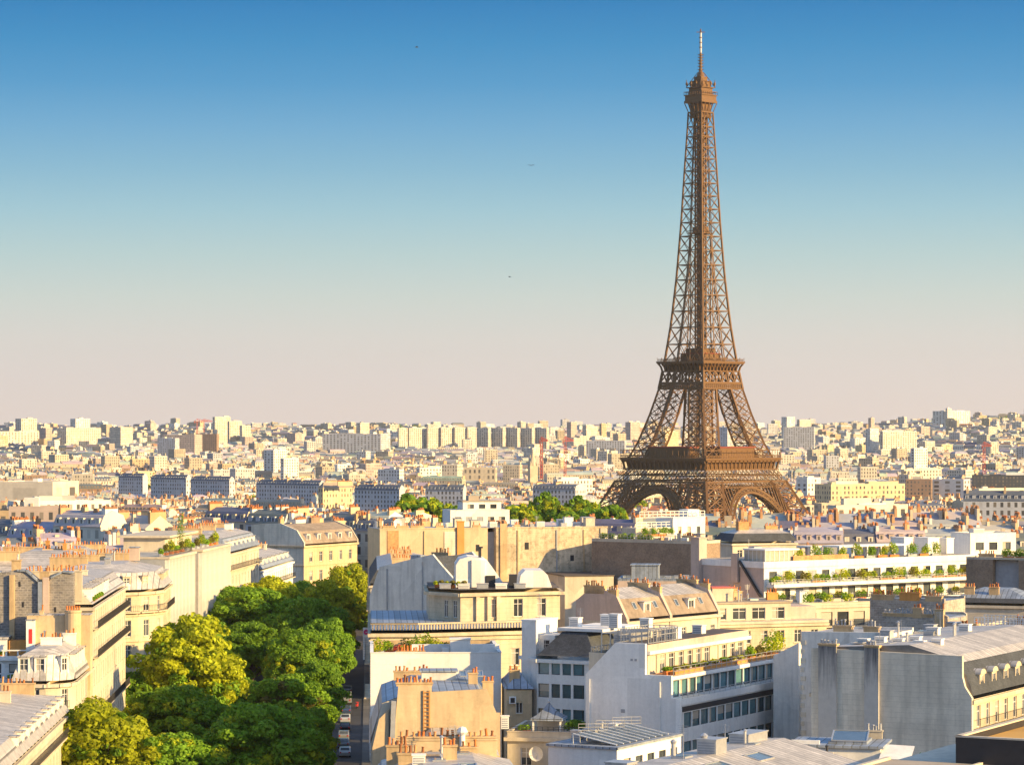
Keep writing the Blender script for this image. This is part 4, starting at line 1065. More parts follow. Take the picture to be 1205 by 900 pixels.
# ---- long white terraced building and its pinkish end wall
def long_terraces():
    W_, D = 19.0, 56.0
    b = Bld.right('terraced_building', 'long white terraced building with planted balconies and a blank pinkish end wall', 899, 560, -54, W_)
    zt = 23.0
    mb_ = {0: 1}
    b.walls(rect(W_, D), zt, {1: dict(f=[(20.1, 2.2), (16.5, 2.4)], n=16, w=2.0, m=(.6, .6), st='dark', sill=False)}, mat=('white', 'pink'), z0=16.3, cornice=False, mats=mb_)  # lower row of dark panes also puts the slab's shade into the wall
    b.walls([(0, 0), (W_-2.4, 0), (W_-2.4, D-2), (0, D-2)], 16.0, {1: dict(f=[(13.1, 2.6), (9.6, 2.6)], n=16, w=3.0, st='dark', sill=False)}, mat=('white', 'pink'), cornice=False, name='lower_wall', mats=mb_)
    mb = MB(); mb.box(-.1, W_+.15, -.15, D+.1, zt+.003, 24.25); b.part('parapet', mb, [M['white']])
    mb = MB(); mb.face([(.3, .3, 24.26), (W_-.3, .3, 24.26), (W_-.3, D-.3, 24.26), (.3, D-.3, 24.26)]); b.part('roof', mb, [M['gravel']])
    mb = MB(); mb.box(W_+.003, W_+2.4, 0.5, D, 19.3, 19.95); b.part('balcony_slab', mb, [M['white']])
    mb = MB(); mb.box(W_-4, W_+2.0, -.1, D, 16.01, 16.29); b.part('balcony_slab', mb, [M['white']])
    b.rail([(W_+1.8, .5), (W_+1.8, D)], 16.3, 1.0, 'iron', .6)
    b.rail([(W_+2.3, .6), (W_+2.3, D)], 19.95, .8, 'steel', .9)
    # end wall details
    mb = MB(); up = b.u(863); mb.box(up, up+1.9, -.6, -.17, 20, 25.6); b.part('chimney', mb, [M['pink']])
    mb = MB(); mb.beam((up+2.2, -.35, 24.2), (W_-.3, -.35, 17.2), .4); b.part('drain_pipe', mb, [M['iron']])
    mb = MB(); mb.box(-2.2, .4, -.8, 1.2, 0, 28.2); mb.box(-2.35, .55, -.95, 1.35, 28.2, 28.4); b.part('chimney_stack', mb, [M['pink']])
    # roof: glass lantern, canopy, boxes
    g = MB(); u0, u1, v0, v1 = W_-7, W_-.8, 1, 9.5
    for v in [v0+k*(v1-v0)/7 for k in range(8)]: g.box(u1-.12, u1, v-.06, v+.06, 24.27, 26.3)
    for u_ in [u0+k*(u1-u0)/5 for k in range(6)]: g.box(u_-.06, u_+.06, v0, v0+.12, 24.27, 26.3)
    g.box(u0-.2, u1+.2, v0-.2, v1+.2, 26.3, 26.6); g.face([(u1-.08, v0, 24.3), (u1-.08, v1, 24.3), (u1-.08, v1, 26.3), (u1-.08, v0, 26.3)], 1); g.face([(u0, v0+.05, 24.3), (u1, v0+.05, 24.3), (u1, v0+.05, 26.3), (u0, v0+.05, 26.3)], 1)
    b.part('glass_lantern', g, [M['white'], M['curtain']])
    va, vb = b.v(984, W_-2), b.v(1066, W_-2)
    g = MB(); g.box(W_-6, W_-1, va, vb, 26.5, 26.8)
    for k in range(6): v = lerp(va+.2, vb-.2, k/5); g.box(W_-1.4, W_-1.1, v-.12, v+.12, 24.27, 26.5); g.box(W_-5.9, W_-5.6, v-.12, v+.12, 24.27, 26.5)
    b.part('pergola', g, [M['white']])
    for px_, w_, h_ in ((1088, 3.2, 3.2), (1110, 2.0, 3.0), (1060, 2.4, 3.4), (950, 3, 2.2)):
        v = b.v(px_, W_-7); g = MB(); g.box(W_-10, W_-6, v, v+w_, 24.27, 24.27+h_); g.box(W_-10.1, W_-5.9, v-.1, v+w_+.1, 24.27+h_, 24.45+h_); b.part('roof_cabin', g, [M['white']])
    g = MB(); g.box(W_-.5, W_-.3, b.v(935, W_), b.v(1000, W_), 24.27, 25.2); b.part('wood_screen', g, [M['redbrick']])
    b.antenna(W_-8, 3, 24.3, 4)
    reg(b, -1, W_+2, 0, D, 24); clutter(b, 1, W_-8, 3, D-4, 24.27, 22, CLR)
    k = 0
    for i in range(15):
        v = 1.5+i*3.6
        planter(b.world(W_+1.9, v, 19.95), b.th+math.pi/2, 2.9, f'leafy balcony planter on upper balcony of long terraced building, number {i+1} from left', 1.1+.9*((i*7) % 4)/3, ('green', 'yellow', 'rust', 'green')[i % 4], 'planters on the upper terrace balcony')
    for i in range(10):
        v = 3+i*5.3
        planter(b.world(W_+1.2, v, 16.3), b.th+math.pi/2, 2.4, f'leafy planter on the lower balcony of long terraced building, number {i+1} from left', 1.3, ('dark', 'rust')[i % 2], 'planters on the lower terrace balcony')
    for i in range(11):
        px_ = 940+i*16+((i*5) % 7)
        planter(b.world(W_-1.0, b.v(px_, W_-1), 24.27), b.th+math.pi/2, 2.4, f'roof garden planter atop long terraced building, number {i+1} from left', 1.6+.9*((i*5) % 3)/2, ('yellow', 'green', 'dark')[i % 3], 'planters on the roof of the long terraced building')
long_terraces()

# ---- dark brick wall and blue flat roofs
def dark_wall():
    b = Bld.right('brick_building', 'shaded dark brick building with a long blank wall', 820, 592, -36, 26)
    b.walls(rect(26, 9), 26.4, {}, mat='brown', cornice=False); b.flat(rect(26, 9), 26.4, .5, .3, 'gravel', 'render')
    for k in range(5): b.vent(2+k*4.6, 3, 26.5, 1.4, 1.2, .9, 'white')
    b.chimney(20, 4, 26.45, 3, .7, 1.3, 7); b.rail([(.5, .6), (15, .6)], 26.9, 1.0, 'steel', .8)
    reg(b, 0, 26, 0, 9, 26); clutter(b, 12, 24, 1.5, 7, 26.45, 7, CLR)
    for i in range(6): planter(b.world(2+i*2.4, 1.2, 26.42), b.th, 1.8, f'dark shrub box on top of the dark brick building, number {i+1} from left', 1.3, 'dark' if i % 2 else 'green', 'shrub boxes on the dark brick building')
    b = Bld('flat_roofed_building', 'low blue-grey flat roof with a square lift housing', (X(727, 556), 556), -6)
    b.walls(rect(14.5, 12), 20.8, {}, mat='pink', cornice=False); b.flat(rect(14.5, 12), 20.8, .35, .3, 'bluezinc', 'bluezinc')
    mb = MB(); mb.box(2.4, 7.6, 3, 8, 20.81, 23.6); mb.box(2.2, 7.8, 2.8, 8.2, 23.6, 23.8); b.part('lift_housing', mb, [M['bluezinc']]); reg(b, 0, 14.5, 0, 12, 20.8)
    for k in range(3): b.vent(9+k*1.6, 3+k*2, 20.82, 1, 1, .7)
dark_wall()

# ---- loggia building
def loggia():
    A = G(941, 713, 20.7); b = Bld('apartment_building', 'sunlit cream block with square loggias below the long terraces', A, 25)
    b.walls(rect(17, 9), 20.7, {0: dict(f=[(17.3, 2.3), (14.0, 2.3)], n=5, w=2.2, st='dark', m=(.5, .8), balc=(17.25,), b0=.3, b1=1)}, mat='render', cornice=True, csz=.2)
    b.flat(rect(17, 9), 20.72, .4, .3, 'gravel', 'render'); b.chimney(16.6, 3, 15, 2.4, 1.6, 6.2, 4, mat='orangechim'); reg(b, 0, 17, 0, 9, 20.7); clutter(b, 1, 15, 3, 8, 20.74, 6, CLR)
    for i in range(3): planter(b.world(2+i*4, 1, 20.75), b.th, 2.2, f'bushy planter on the flat roof of the loggia block, number {i+1} from left', 1.6, 'green', 'planters on the loggia block')
loggia()

# ---- the grey walls on the right
def grey_walls():
    b = Bld.right('rendered_house', 'pale grey blank walled house half hidden behind the tall grey wall', 1040, 318, -28.5, 12.0)
    u0 = b.u(944)
    gable_block(b, [(u0, 0), (u0, 27.2), (12, 27.4), (12, 0)], 9, 'wornwhite', ('zinc', 'slate'), .25)
    mb = MB()
    for k in range(24): mb.box(u0-.06, u0+(.55 if k % 2 else .35), -.33, -.253, 3+k*1.0, 3.5+k*1.0)
    b.part('quoins', mb, [M['greywall']])
    b.chimney(u0+2.6, 3, 27.0, 2.2, .6, .9, 6, potmat='greypaint'); b.chimney(u0+6.2, 3, 27.0, 1.8, .6, .9, 5, potmat='greypaint')
    b = Bld.right('narrow_house', 'narrow white rendered house end beside the bushy terrace corner', 941, 336, -28.5, 3.2)
    gable_block(b, [(0, 0), (0, 23.4), (3.2, 25.0), (3.2, 0)], 12, 'wornwhite', ('zinc', 'slate'), .2)
    # tall grey wall
    b = Bld.right('mansard_building', 'big grey blank party wall with two sooty flues and a curved mansard', 1134, 300, -28.5, 17.5)
    u0 = b.u(957); Wd = 17.5; D = 36
    body = [(u0, 0), (u0, 26.6), (Wd-.6, 26.45), (Wd-.05, 24.7), (Wd+.35, 23.3), (Wd+.95, 22.4), (Wd+.95, 0)]
    pm = MB(); pm.extr_xz([(u0-.05, 0), (u0-.05, 26.75), (Wd, 26.5), (Wd, 24.4), (Wd+.3, 23.3), (Wd+1.05, 22.2), (Wd+1.05, 0)], -.45, 0); b.part('party_wall', pm, [M['greywall']])
    for px0, px1 in ((963, 984), (1017, 1034)):
        ua, ub = b.u(px0, -.7), b.u(px1, -.7)
        mb = MB(); mb.box(ua, ub, -.75, -.452, 0, 27.0); b.part('flue', mb, [M['flue']])
        b.chimney(ua, -.35, 27.0, ub-ua, .7, .12, 5, potmat='greypaint', ph=.4)
    pl = [(Wd+.9, 0.003), (Wd+.9, D), (u0, D), (u0, .003)]
    b.walls([(u0, .01), (Wd+.9, .01), (Wd+.9, D), (u0, D)], 22.0, {1: dict(f=[(19.0, 2.3), (15.6, 2.4), (12, 2.4)], n=12, w=1.15, balc=(18.95,), b0=.3, b1=.3)}, mat='stone')
    mb = MB(); prof = [(Wd+1.0, 22.4), (Wd+.75, 23.4), (Wd+.2, 24.6), (Wd-.7, 25.7), (Wd-1.8, 26.3), (Wd-6, 27.4), (u0+2, 26.9), (u0, 26.0)]
    for i, ((ua, za), (ub, zb)) in enumerate(zip(prof, prof[1:])):
        mb.face([(ua, .01, za), (ua, D, za), (ub, D, zb), (ub, .01, zb)], 1 if i < 3 else 0)
    mb.face([(u, .012, z) for u, z in prof]+[(u0, .012, 22)], 0); mb.face([(u, D, z) for u, z in prof]+[(u0, D, 22)], 0)
    b.part('roof', mb, [M['zincy'], M['slate']])
    for v in (3.6, 7.4, 11.2, 15, 18.8, 22.6): b.dormer((Wd+1.0, 0), (0, 1), v, 22.65, 1.5, 1.75, .25, 1.6, 'stone', 'zinc', arched=True)
    for k in range(6): b.vent(u0+3+k*1.6, 5+(k*5) % 4, 26.9, 1.1, .9, .5+.2*(k % 2), 'white')
    for k in range(3): b.skylight([(u0+3+3*k, 3, 27.1), (u0+4.4+3*k, 3, 27.2), (u0+4.4+3*k, 5, 27.2), (u0+3+3*k, 5, 27.1)], 1, 1, 0)
    reg(b, u0, Wd+1, 0, D, 24); clutter(b, u0+2, Wd-6, 3, 30, 27.0, 14, CLR, ('vent', 'pipe', 'light', 'antenna'))
grey_walls()

def right_back():
    b = Bld.right('stone_house', 'grey stone party wall topped by a long row of pots', 1116, 378, -28.5, 14)
    u0 = b.u(1037)
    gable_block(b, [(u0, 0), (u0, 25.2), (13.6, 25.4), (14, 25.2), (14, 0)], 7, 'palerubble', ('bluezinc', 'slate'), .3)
    b.chimney(u0+.3, 0, 25.3, 7, .6, .3, 20, potmat='greypaint', ph=.5); b.chimney(9.2, 0, 25.2, 1.2, .7, 1.2, 3); b.chimney(12.3, -.2, 24, 1.2, .7, 2.3, 3, mat='yellow')
    b = Bld.right('stone_house', 'second grey potted party wall behind the stone one', 1112, 402, -28.5, 11)
    gable_block(b, [(0, 0), (0, 25.9), (11, 26.1), (11, 0)], 8, 'palerubble', ('bluezinc', 'slate'), .3)
    b.chimney(.3, 0, 26.0, 3.2, .6, .6, 8); b.chimney(4.4, 0, 26.0, 3, .6, 1.0, 7, mat='orangechim'); b.chimney(8.2, 0, 26, 2.4, .6, .6, 6)
    b = Bld.right('zinc_roofed_house', 'blue-grey zinc roofed house with little chimneys behind the tall grey wall', 1142, 344, -28.5, 13)
    b.walls(rect(13, 26), 21.2, {1: dict(f=[(18, 2)], n=7, w=1.1)}, mat='render'); b.hip(rect(13, 26), 21.6, [(.6, 22.6), (5, 24.2)], mats=('bluezinc', 'slate'))
    for u_, v_ in ((2.5, 4), (6, 9), (9.5, 3), (4, 15), (10, 14)): b.chimney(u_, v_, 22.4, 1.1, .6, 2.0, 3)
    b.skylight([(3, 1.2, 22.95), (4.2, 1.2, 22.95), (4.2, 2.6, 23.45), (3, 2.6, 23.45)], 1, 1, 0); reg(b, 0, 13, 0, 26, 22); clutter(b, 4, 9, 5, 22, 24.1, 7, CLR)
    b = Bld('rendered_building', 'cream rendered building with roof railings, satellite dishes and fan units', (X(1141, 363), 363), -28.5)
    b.walls(rect(16, 14), 24.9, {0: dict(f=[(21.0, 1.3), (17.6, 1.6)], n=4, w=1.6, st='dark', m=(4, .4))}, mat='pink', cornice=False); b.flat(rect(16, 14), 24.9, .3, .3, 'darkroof', 'render')
    b.rail([(.5, .4), (15.6, .4)], 25.2, 1.2, 'white', .45, w=.08); b.rail([(.5, 4), (15.6, 4)], 25.2, 1.3, 'white', .5, w=.08)
    for px_, dz in ((1167, 23.9), (1179, 23.9)): b.dish(b.u(px_, -.6), -.6, dz-.6, .55, .2)
    for u_ in (1.2, 2.5):
        mb = MB(); mb.box(u_, u_+1.0, -.5, -.003, 22.2, 23.0); mb.obox((u_+.5, -.52), (1, 0), -.3, .3, -.0, .02, 22.3, 22.9, 1); b.part('fan_unit', mb, [M['white'], M['iron']])
    reg(b, 0, 16, 0, 14, 24.9); clutter(b, 1, 14, 5, 12, 24.92, 8, CLR)
    b = Bld('brick_building', 'brown brick building with a dark recessed panel at the right edge', (X(1137, 520), 520), -29)
    b.walls([(0, 0), (5, 0), (5, 1.6), (9.8, 1.6), (9.8, 0), (18, 0), (18, 12), (0, 12)], 26.6, {}, mat='brown', cornice=False)
    mb = MB(); mb.box(5.05, 9.75, 1.3, 1.597, 17, 26.4); b.part('recess_panel', mb, [M['greypaint']])
    b.flat(rect(18, 12), 26.61, .3, .3, 'gravel', 'render'); b.chimney(1, 4, 26.6, 3, .7, .7, 6); b.chimney(11, 4, 26.6, 3, .7, .7, 6); reg(b, 0, 18, 0, 12, 26.6)
    for i in range(4): planter(b.world(7+i*2.4, 2.6, 26.65), b.th, 2.0, f'shrub box above the brown brick building, number {i+1} from left', 1.4, 'dark' if i % 2 else 'green', 'shrub boxes above the brown brick building')
    b = Bld('zinc_roofed_house', 'small blue zinc roof in front of the brown brick building', (X(1118, 470), 470), -20)
    b.walls(rect(13, 12), 21.5, {}, mat='render'); b.hip(rect(13, 12), 21.9, [(.5, 22.6), (4, 24)], mats=('bluezinc', 'slate')); b.chimney(2, 2, 21.8, 1.6, .6, 2.4, 5); b.chimney(6, 2, 21.8, 1.6, .6, 2.4, 5); reg(b, 0, 13, 0, 12, 22)
right_back()

def bottom_right():
    A = G(931, 878, 20.4); b = Bld('studio_house', 'little white studio with a skylight roof and pale awning', A, -14)
    b.walls(rect(8.3, 6.5), 20.4, {}, mat='white', cornice=False)
    mb = MB(); mb.box(-.3, 8.6, -.3, 6.8, 20.41, 20.65, 0); b.part('roof', mb, [M['bluezinc']])
    b.skylight([(3.6, 1.2, 20.95), (6.9, 1.2, 20.95), (6.6, 5.2, 21.5), (3.3, 5.2, 21.5)], 1, 1, 0)
    mb = MB(); mb.box(3.3, 6.9, 1.2, 5.2, 20.655, 20.9); b.part('skylight_kerb', mb, [M['bluezinc']])
    mb = MB(); mb.box(-.02, 2.6, .3, .6, 20.65, 21.0); b.part('upstand', mb, [M['white']])
    mb = MB(); mb.face([(8.35, -1.6, 19.7), (11.2, -1.6, 19.55), (11.2, 2.4, 20.5), (8.35, 2.4, 20.6)]); mb.face([(8.35, -1.6, 19.63), (11.2, -1.6, 19.48), (11.2, 2.4, 20.43), (8.35, 2.4, 20.53)]); mb.box(8.35, 11.2, -1.64, -1.6, 19.35, 19.7)
    for u_ in (8.5, 11.0): mb.beam((u_, -1.5, 15), (u_, -1.5, 19.5), .1)
    b.part('awning', mb, [M['white']])
    b.chimney(3.0, -1.2, 14, 1.0, .8, 5.9, 1, mat='render', potmat='iron'); mb = MB(); mb.box(.5, 1.2, -.05, -.003, 17.2, 19.2); b.part('window_shutter', mb, [M['greypaint']])
    b.chimney(6.2, 6.6, 20.4, 1.5, .4, .9, 4, potmat='greypaint', mat='render')
    reg(b, 0, 12, -2, 6.5, 20)
    mb = MB(); mb.box(8.3, 12.6, -2.2, 6, 0, 16.4); b.part('terrace_base', mb, [M['render']])
    for i in range(3): planter(b.world(9+i*1.3, -1.0 if i < 2 else 4, 16.4), b.th, 1.3, ('dark leafy tub under the pale awning, nearer the studio wall', 'dark leafy tub under the pale awning, at its right post', 'climbing green tub behind the awning against grey wall')[i], (1.9, 2.2, 3.2)[i], 'dark', w=.9)
    b = Bld('modern_building', 'dark clad roof terrace with an ochre floor in the bottom right corner', (35.2, 230), -28.4)
    b.walls(rect(16, 24), 25.0, {}, mat='blackclad', z0=23.5, cornice=False, name='cladding')
    mb = MB()
    for p0, ux, L_ in (((0, 0), (1, 0), 16), ((0, 24), (0, -1), 24)):
        mb.obox(p0, ux, 0, L_, -.02, .35, 25.003, 25.55, 0); mb.obox(p0, ux, -.05, L_+.05, -.08, .42, 25.553, 25.68, 1)
    b.part('parapet', mb, [M['blackclad'], M['render']])
    mb = MB(); mb.face([(.4, .4, 25.01), (15.6, .4, 25.01), (15.6, 24, 25.01), (.4, 24, 25.01)]); b.part('terrace_floor', mb, [M['orangefloor']])
    mb = MB(); mb.box(-5.5, 16, -13, 24, 0, 23.3); mb.box(-5.8, 16, -13.2, 0, 23.3, 23.5, 1); b.part('lower_block', mb, [M['render'], M['gravel']])
    mb = MB(); mb.box(-5.85, -5.4, -13, -.1, 23.503, 23.7); mb.box(2.0, 2.3, -13, -.1, 23.503, 23.68); b.part('roof_kerb', mb, [M['render']])
    b.vent(5, -6, 23.51, 1, 1, .4, 'white'); reg(b, -5.5, 16, -13, 24, 25)
bottom_right()

# ---- right side of the avenue, near to far
def avenue_right():
    b = onC('zinc_roofed_house', 'nearest zinc roofed house at bottom centre, with pots along its yellow chimney wall', 240)
    b.walls(rect(13.5, 22), 18.0, {3: dict(f=[(14.6, 2.2), (11, 2.3)], n=8, w=1.1)}, mat='render'); b.hip(rect(13.5, 22), 18.4, [(1.0, 20.2), (4.5, 21.3)], mats=('zincy', 'bluezinc'))
    mb = MB(); mb.box(2.4, 11.3, 19.2, 19.9, 16, 22.1); mb.box(2.3, 11.4, 19.1, 20, 22.1, 22.25); b.part('chimney_wall', mb, [M['yellow']])
    c = b.chimney(2.5, 19.5, 22.2, 8.7, .6, .1, 17); b.chimney(1.4, 14.6, 19.5, 1.9, .9, 2.6, 5); b.chimney(2.4, 12.0, 20.3, 2.4, .9, 1.4, 6); b.chimney(6.3, 11.6, 20.8, 1.2, .8, 1.6, 3); b.chimney(8, 17.4, 20.9, 1.5, .5, .7, 3)
    b.vent(3.6, 9, 20.9, 1.1, .9, 1.0, 'white'); b.skylight([(7.5, 5, 21.38), (9, 5, 21.38), (9, 7.4, 21.42), (7.5, 7.4, 21.42)], 1, 1, 0)
    mb = MB(); mb.lathe(8.2, 18.8, [(21.3, .25), (22.6, .25), (22.9, .5), (23.3, .32), (23.4, .02)], 10); b.part('vent_cowl', mb, [M['white']]); reg(b, 0, 13.5, 0, 22, 20); clutter(b, 4.6, 9, 5, 17, 21.2, 5, CLR, ('vent', 'pipe', 'light', 'antenna'))
    # ochre gable
    b = Bld('ochre_gable_house', 'ochre rendered gable end with a ladder and pots', av(0, 304), TH)
    W_ = 15.2
    prof = [(0, 0), (0, 16.9), (.8, 20.2), (2.6, 21.0), (2.6, 22.5), (11.9, 22.5), (12.9, 20.1), (W_-1.0, 17.0), (W_-1.0, 0)]
    mb = MB(); mb.extr_xz([(.2, 0), (.2, 16.6), (.9, 19.6), (1.9, 20.6), (1.9, 0)], -.45, 0); b.part('gable_wing', mb, [M['yellow']])
    mb = MB(); mb.extr_xz([(2.0, 0), (2.0, 17.2), (2.6, 19.4), (2.9, 23.0), (6.4, 23.1), (6.4, 22.4), (12.2, 22.7), (13.2, 20.2), (13.6, 20.2), (13.6, 0)], -.5, 0); b.part('gable_wall', mb, [M['yellow']])
    mb = MB(); mb.extr_xz([(0, 0), (0, 16.9), (1.2, 21.2), (4.5, 22.4), (11.5, 22.3), (13.4, 19.6), (13.4, 0)], .02, 22); b.part('body', mb, [M['render']])
    mb = MB()
    for (ua, za), (ub, zb), m in (((-.15, 16.9), (1.2, 21.25), 1), ((1.2, 21.25), (4.5, 22.45), 0), ((4.5, 22.45), (11.5, 22.35), 0), ((11.5, 22.35), (13.5, 19.5), 1)): mb.face([(ua, .05, za), (ub, .05, zb), (ub, 22.1, zb), (ua, 22.1, za)], m)
    b.part('roof', mb, [M['bluezinc'], M['bluezinc']])
    mb = MB()
    for k in range(5): mb.beam((2.15+.05*k, -.55, 12+k*1.9), (2.2+.06*k, -.55, 13.9+k*1.9), .5)
    b.part('flue_pipe', mb, [M['greypaint']])
    b.chimney(2.7, 0, 23.0, 3.8, .6, .25, 11)
    mb = MB(); ul = b.u(502, -.6)
    for q in (ul-.3, ul+.3): mb.beam((q, -.62, 17.4), (q, -.62, 22.6), .1)
    for k in range(13): mb.beam((ul-.3, -.62, 17.6+k*.4), (ul+.3, -.62, 17.6+k*.4), .08)
    b.part('ladder', mb, [M['orangechim']])
    mb = MB(); mb.extr_xz([(4.6, 12), (4.6, 17.0), (6.3, 18.4), (9.0, 18.4), (13, 16.3), (13, 12)], -5.2, -.55); b.part('lean_to', mb, [M['chim']])
    mb = MB(); mb.face([(6.3, -5.4, 18.45), (9.0, -5.4, 18.45), (9.0, -.6, 18.7), (6.3, -.6, 18.7)]); mb.face([(9.0, -5.4, 18.45), (13.3, -5.4, 16.2), (13.3, -.6, 16.4), (9.0, -.6, 18.7)]); mb.face([(4.4, -5.4, 16.9), (6.3, -5.4, 18.45), (6.3, -.6, 18.7), (4.4, -.6, 17.1)]); b.part('lean_to_roof', mb, [M['zinc']])
    b.vent(13.7, -.4, 18.5, .8, .5, 1.3, 'white')
    b.chimney(2.6, 21, 20, 4.0, .8, 2.7, 9); b.chimney(10.6, 10, 20.5, 1.0, .8, 2.9, 3); b.chimney(12.4, 17, 19.5, 1.2, .8, 2.4, 3)
    mb = MB(); mb.box(5.6, 9.4, 14, 17, 21.8, 23.3); mb.box(5.4, 9.6, 13.8, 17.2, 23.3, 23.45, 1); b.part('roof_cabin', mb, [M['wornwhite'], M['bluezinc']])
    for k in range(3): b.skylight([(9.8+k*.9, 13.0, 22.9), (10.5+k*.9, 13.0, 22.9), (10.5+k*.9, 15.2, 23.3), (9.8+k*.9, 15.2, 23.3)], 1, 1, 0)
    reg(b, 0, 13.5, -5, 22, 21)
    # blue roofed house to its right
    b = Bld('slate_roofed_house', 'blue slate roofed house tucked behind the ochre gable', (X(596, 340), 340), TH)
    b.walls(rect(3.0, 12), 19.4, {0: dict(f=[(16.6, 1.3)], n=1, w=.8)}, mat='yellow', cornice=False); b.hip(rect(3.0, 12), 19.5, [(.3, 20.0), (1.2, 21.0)], mats=('bluezinc', 'bluezinc')); b.chimney(.4, 1.2, 19.9, 1.2, .7, 1.6, 3)
    mb = MB(); mb.box(.3, 1.1, -.5, -.003, 17.8, 18.6); mb.box(.45, .95, -.52, -.5, 17.9, 18.5, 1); b.part('fan_unit', mb, [M['white'], M['iron']]); reg(b, 0, 3, 0, 12, 20)
    # white terrace house
    b = Bld('white_house', 'white rendered house with a planted roof terrace behind the ochre gable', av(0, 346), TH)
    b.walls(rect(15.6, 19), 21.9, {3: dict(f=[(18, 2), (14.5, 2.2), (11, 2.2)], n=6, w=1.1, balc=(17.9,))}, mat='white', cornice=False); b.flat(rect(15.6, 19), 21.9, 1.3, .3, 'gravel', 'white')
    mb = MB(); mb.box(5.0, 15.6, 4.5, 5.0, 21.91, 23.9); b.part('screen_wall', mb, [M['white']])
    mb = MB(); mb.box(9.6, 12.0, 2.4, 4.4, 21.91, 24.6); mb.box(9.5, 12.1, 2.3, 4.5, 24.6, 24.75); mb.box(8.6, 9.5, 2.8, 4, 21.91, 23.6); b.part('chimney_block', mb, [M['white']])
    b.chimney(3.1, 1.6, 21.9, 3.4, .9, 1.3, 9); reg(b, 0, 15.6, 0, 19, 22)
    mb = MB(); mb.box(.4, 15, 17.6, 18.0, 21.91, 23.4); b.part('parapet_wall', mb, [M['chim']])
    for i in range(9):
        planter(b.world(1.2+i*1.15, 14.5+(i % 2)*1.2, 21.92), b.th, 1.0, f'potted shrub on the roof terrace beside the avenue, number {i+1} from left', (1.9, 1.2, .8, 1.5, 1.7, 2.0, 1.6, 1.1, .9)[i], ('yellow', 'green', 'red', 'rust', 'green', 'yellow', 'yellow', 'rust', 'red')[i], 'potted shrubs on the avenue roof terrace', w=.6)
    # bow-fronted stone building
    b = onC('stone_building', 'pale stone building with a canted upper storey and white domed stair heads', 368)
    lo = [(0, 0), (6, 0), (20.5, 4.4), (20.5, 40), (0, 40)]
    b.walls(lo, 24.0, {0: dict(f=[(19.6, 2.2), (16, 2.3)], n=2, w=1.15), 1: dict(f=[(19.6, 2.2), (16, 2.3)], n=5, w=1.15), 4: dict(f=[(20.3, 2.1), (16.7, 2.2), (13, 2.2)], n=12, w=1.15, balc=(20.2,))}, mat='stone', cheights=(23.0,))
    mb = MB(); mb.face([(p[0], p[1], 24.42) for p in lo]); b.part('lower_roof', mb, [M['bluezinc']])
    bl = MB()
    for p0, ux, L_ in (((0, 0), (1, 0), 5.95), ((6, 0), (.957, .2903), 15.1)):
        for k in range(int(L_/.39)): bl.obox(p0, ux, .2+k*.39, .37+k*.39, .1, .3, 24.43, 25.1)
        bl.obox(p0, ux, 0, L_, .0, .4, 25.1, 25.3); b.part('balustrade', bl, [M['stone']])
    up = [(11.9, 15.5), (25.4, 19.9), (25.4, 36), (7.8, 36), (7.8, 20.5)]
    b.walls(up, 28.2, {4: dict(f=[(24.9, 2.3)], n=2, w=.85, m=(2.6, .2)), 0: dict(f=[(24.9, 2.4)], n=3, w=1.3, m=(3.2, 1.0), skip=.0)}, mat='stone', z0=24.43, name='upper_wall', csz=.5)
    for u_ in (14.2, 15.8, 17.1):
        mb = MB(); mb.obox((11.9, 15.5), (.951, .310), u_-12.1, u_-11.6, -.4, -.004, 24.43, 27.7); b.part('pilaster', mb, [M['stone']])
    mb = MB(); mb.face([(p[0], p[1], 28.62) for p in up]); b.part('roof', mb, [M['darkroof']])
    mb = MB(); mb.extr_xz([(11.5, 28.63), (11.5, 31.6), (12.0, 32.4), (13.1, 32.7), (15.2, 32.5), (15.9, 32.0), (17.9, 29.2), (18.2, 28.63)], 22, 30); mb.box(13.6, 15.4, 21.7, 21.997, 28.63, 32.3); b.part('stair_head', mb, [M['white']])
    mb = MB(); mb.box(14.6, 15.0, 24, 24.4, 32.5, 33.8); mb.box(14.4, 15.2, 23.8, 24.6, 33.8, 34.0); mb.box(15.5, 16.8, 21.6, 21.997, 28.65, 30.2); b.part('vent_stack', mb, [M['iron']])
    mb = MB(); mb.extr_xz([(19.9, 28.63), (20.2, 30.3), (20.8, 30.9), (23.2, 30.9), (23.8, 30.3), (24.4, 28.63)], 21, 28); b.part('stair_head', mb, [M['white']])
    mb = MB(); mb.box(18.6, 19.6, 20, 21.5, 28.63, 30.4); b.part('vent_stack', mb, [M['iron']])
    for k in range(5): b.vent(9.2+k*2.5, 18.3, 28.63, 1.5, 1.0, .6, 'white' if k % 2 else 'steel')
    b.antenna(10, 26, 28.6, 3); reg(b, 0, 25, 0, 40, 26); clutter(b, 9, 24, 24, 34, 28.63, 8, CLR, ('vent', 'pipe', 'antenna', 'light'))
    for i in range(3): planter(b.world(9.2+i*1.5, 20.6-i*.9, 28.63), b.th, 1.2, f'small planter on the canted corner of the pale stone roof, number {i+1} from left', .6, 'rust', 'planters on the canted corner')
    # white gable with blue mansard
    b = Bld('white_gable_house', 'shaded white gable wall with a blue zinc mansard edge', av(0, 436), -31)
    gable_block(b, [(0, 0), (0, 24.5), (1.8, 28.9), (6.6, 30.0), (11.2, 31.0), (13.0, 29.2), (16.5, 26), (16.5, 0)], 11, 'wornwhite', ('bluezinc', 'slate'), .35)
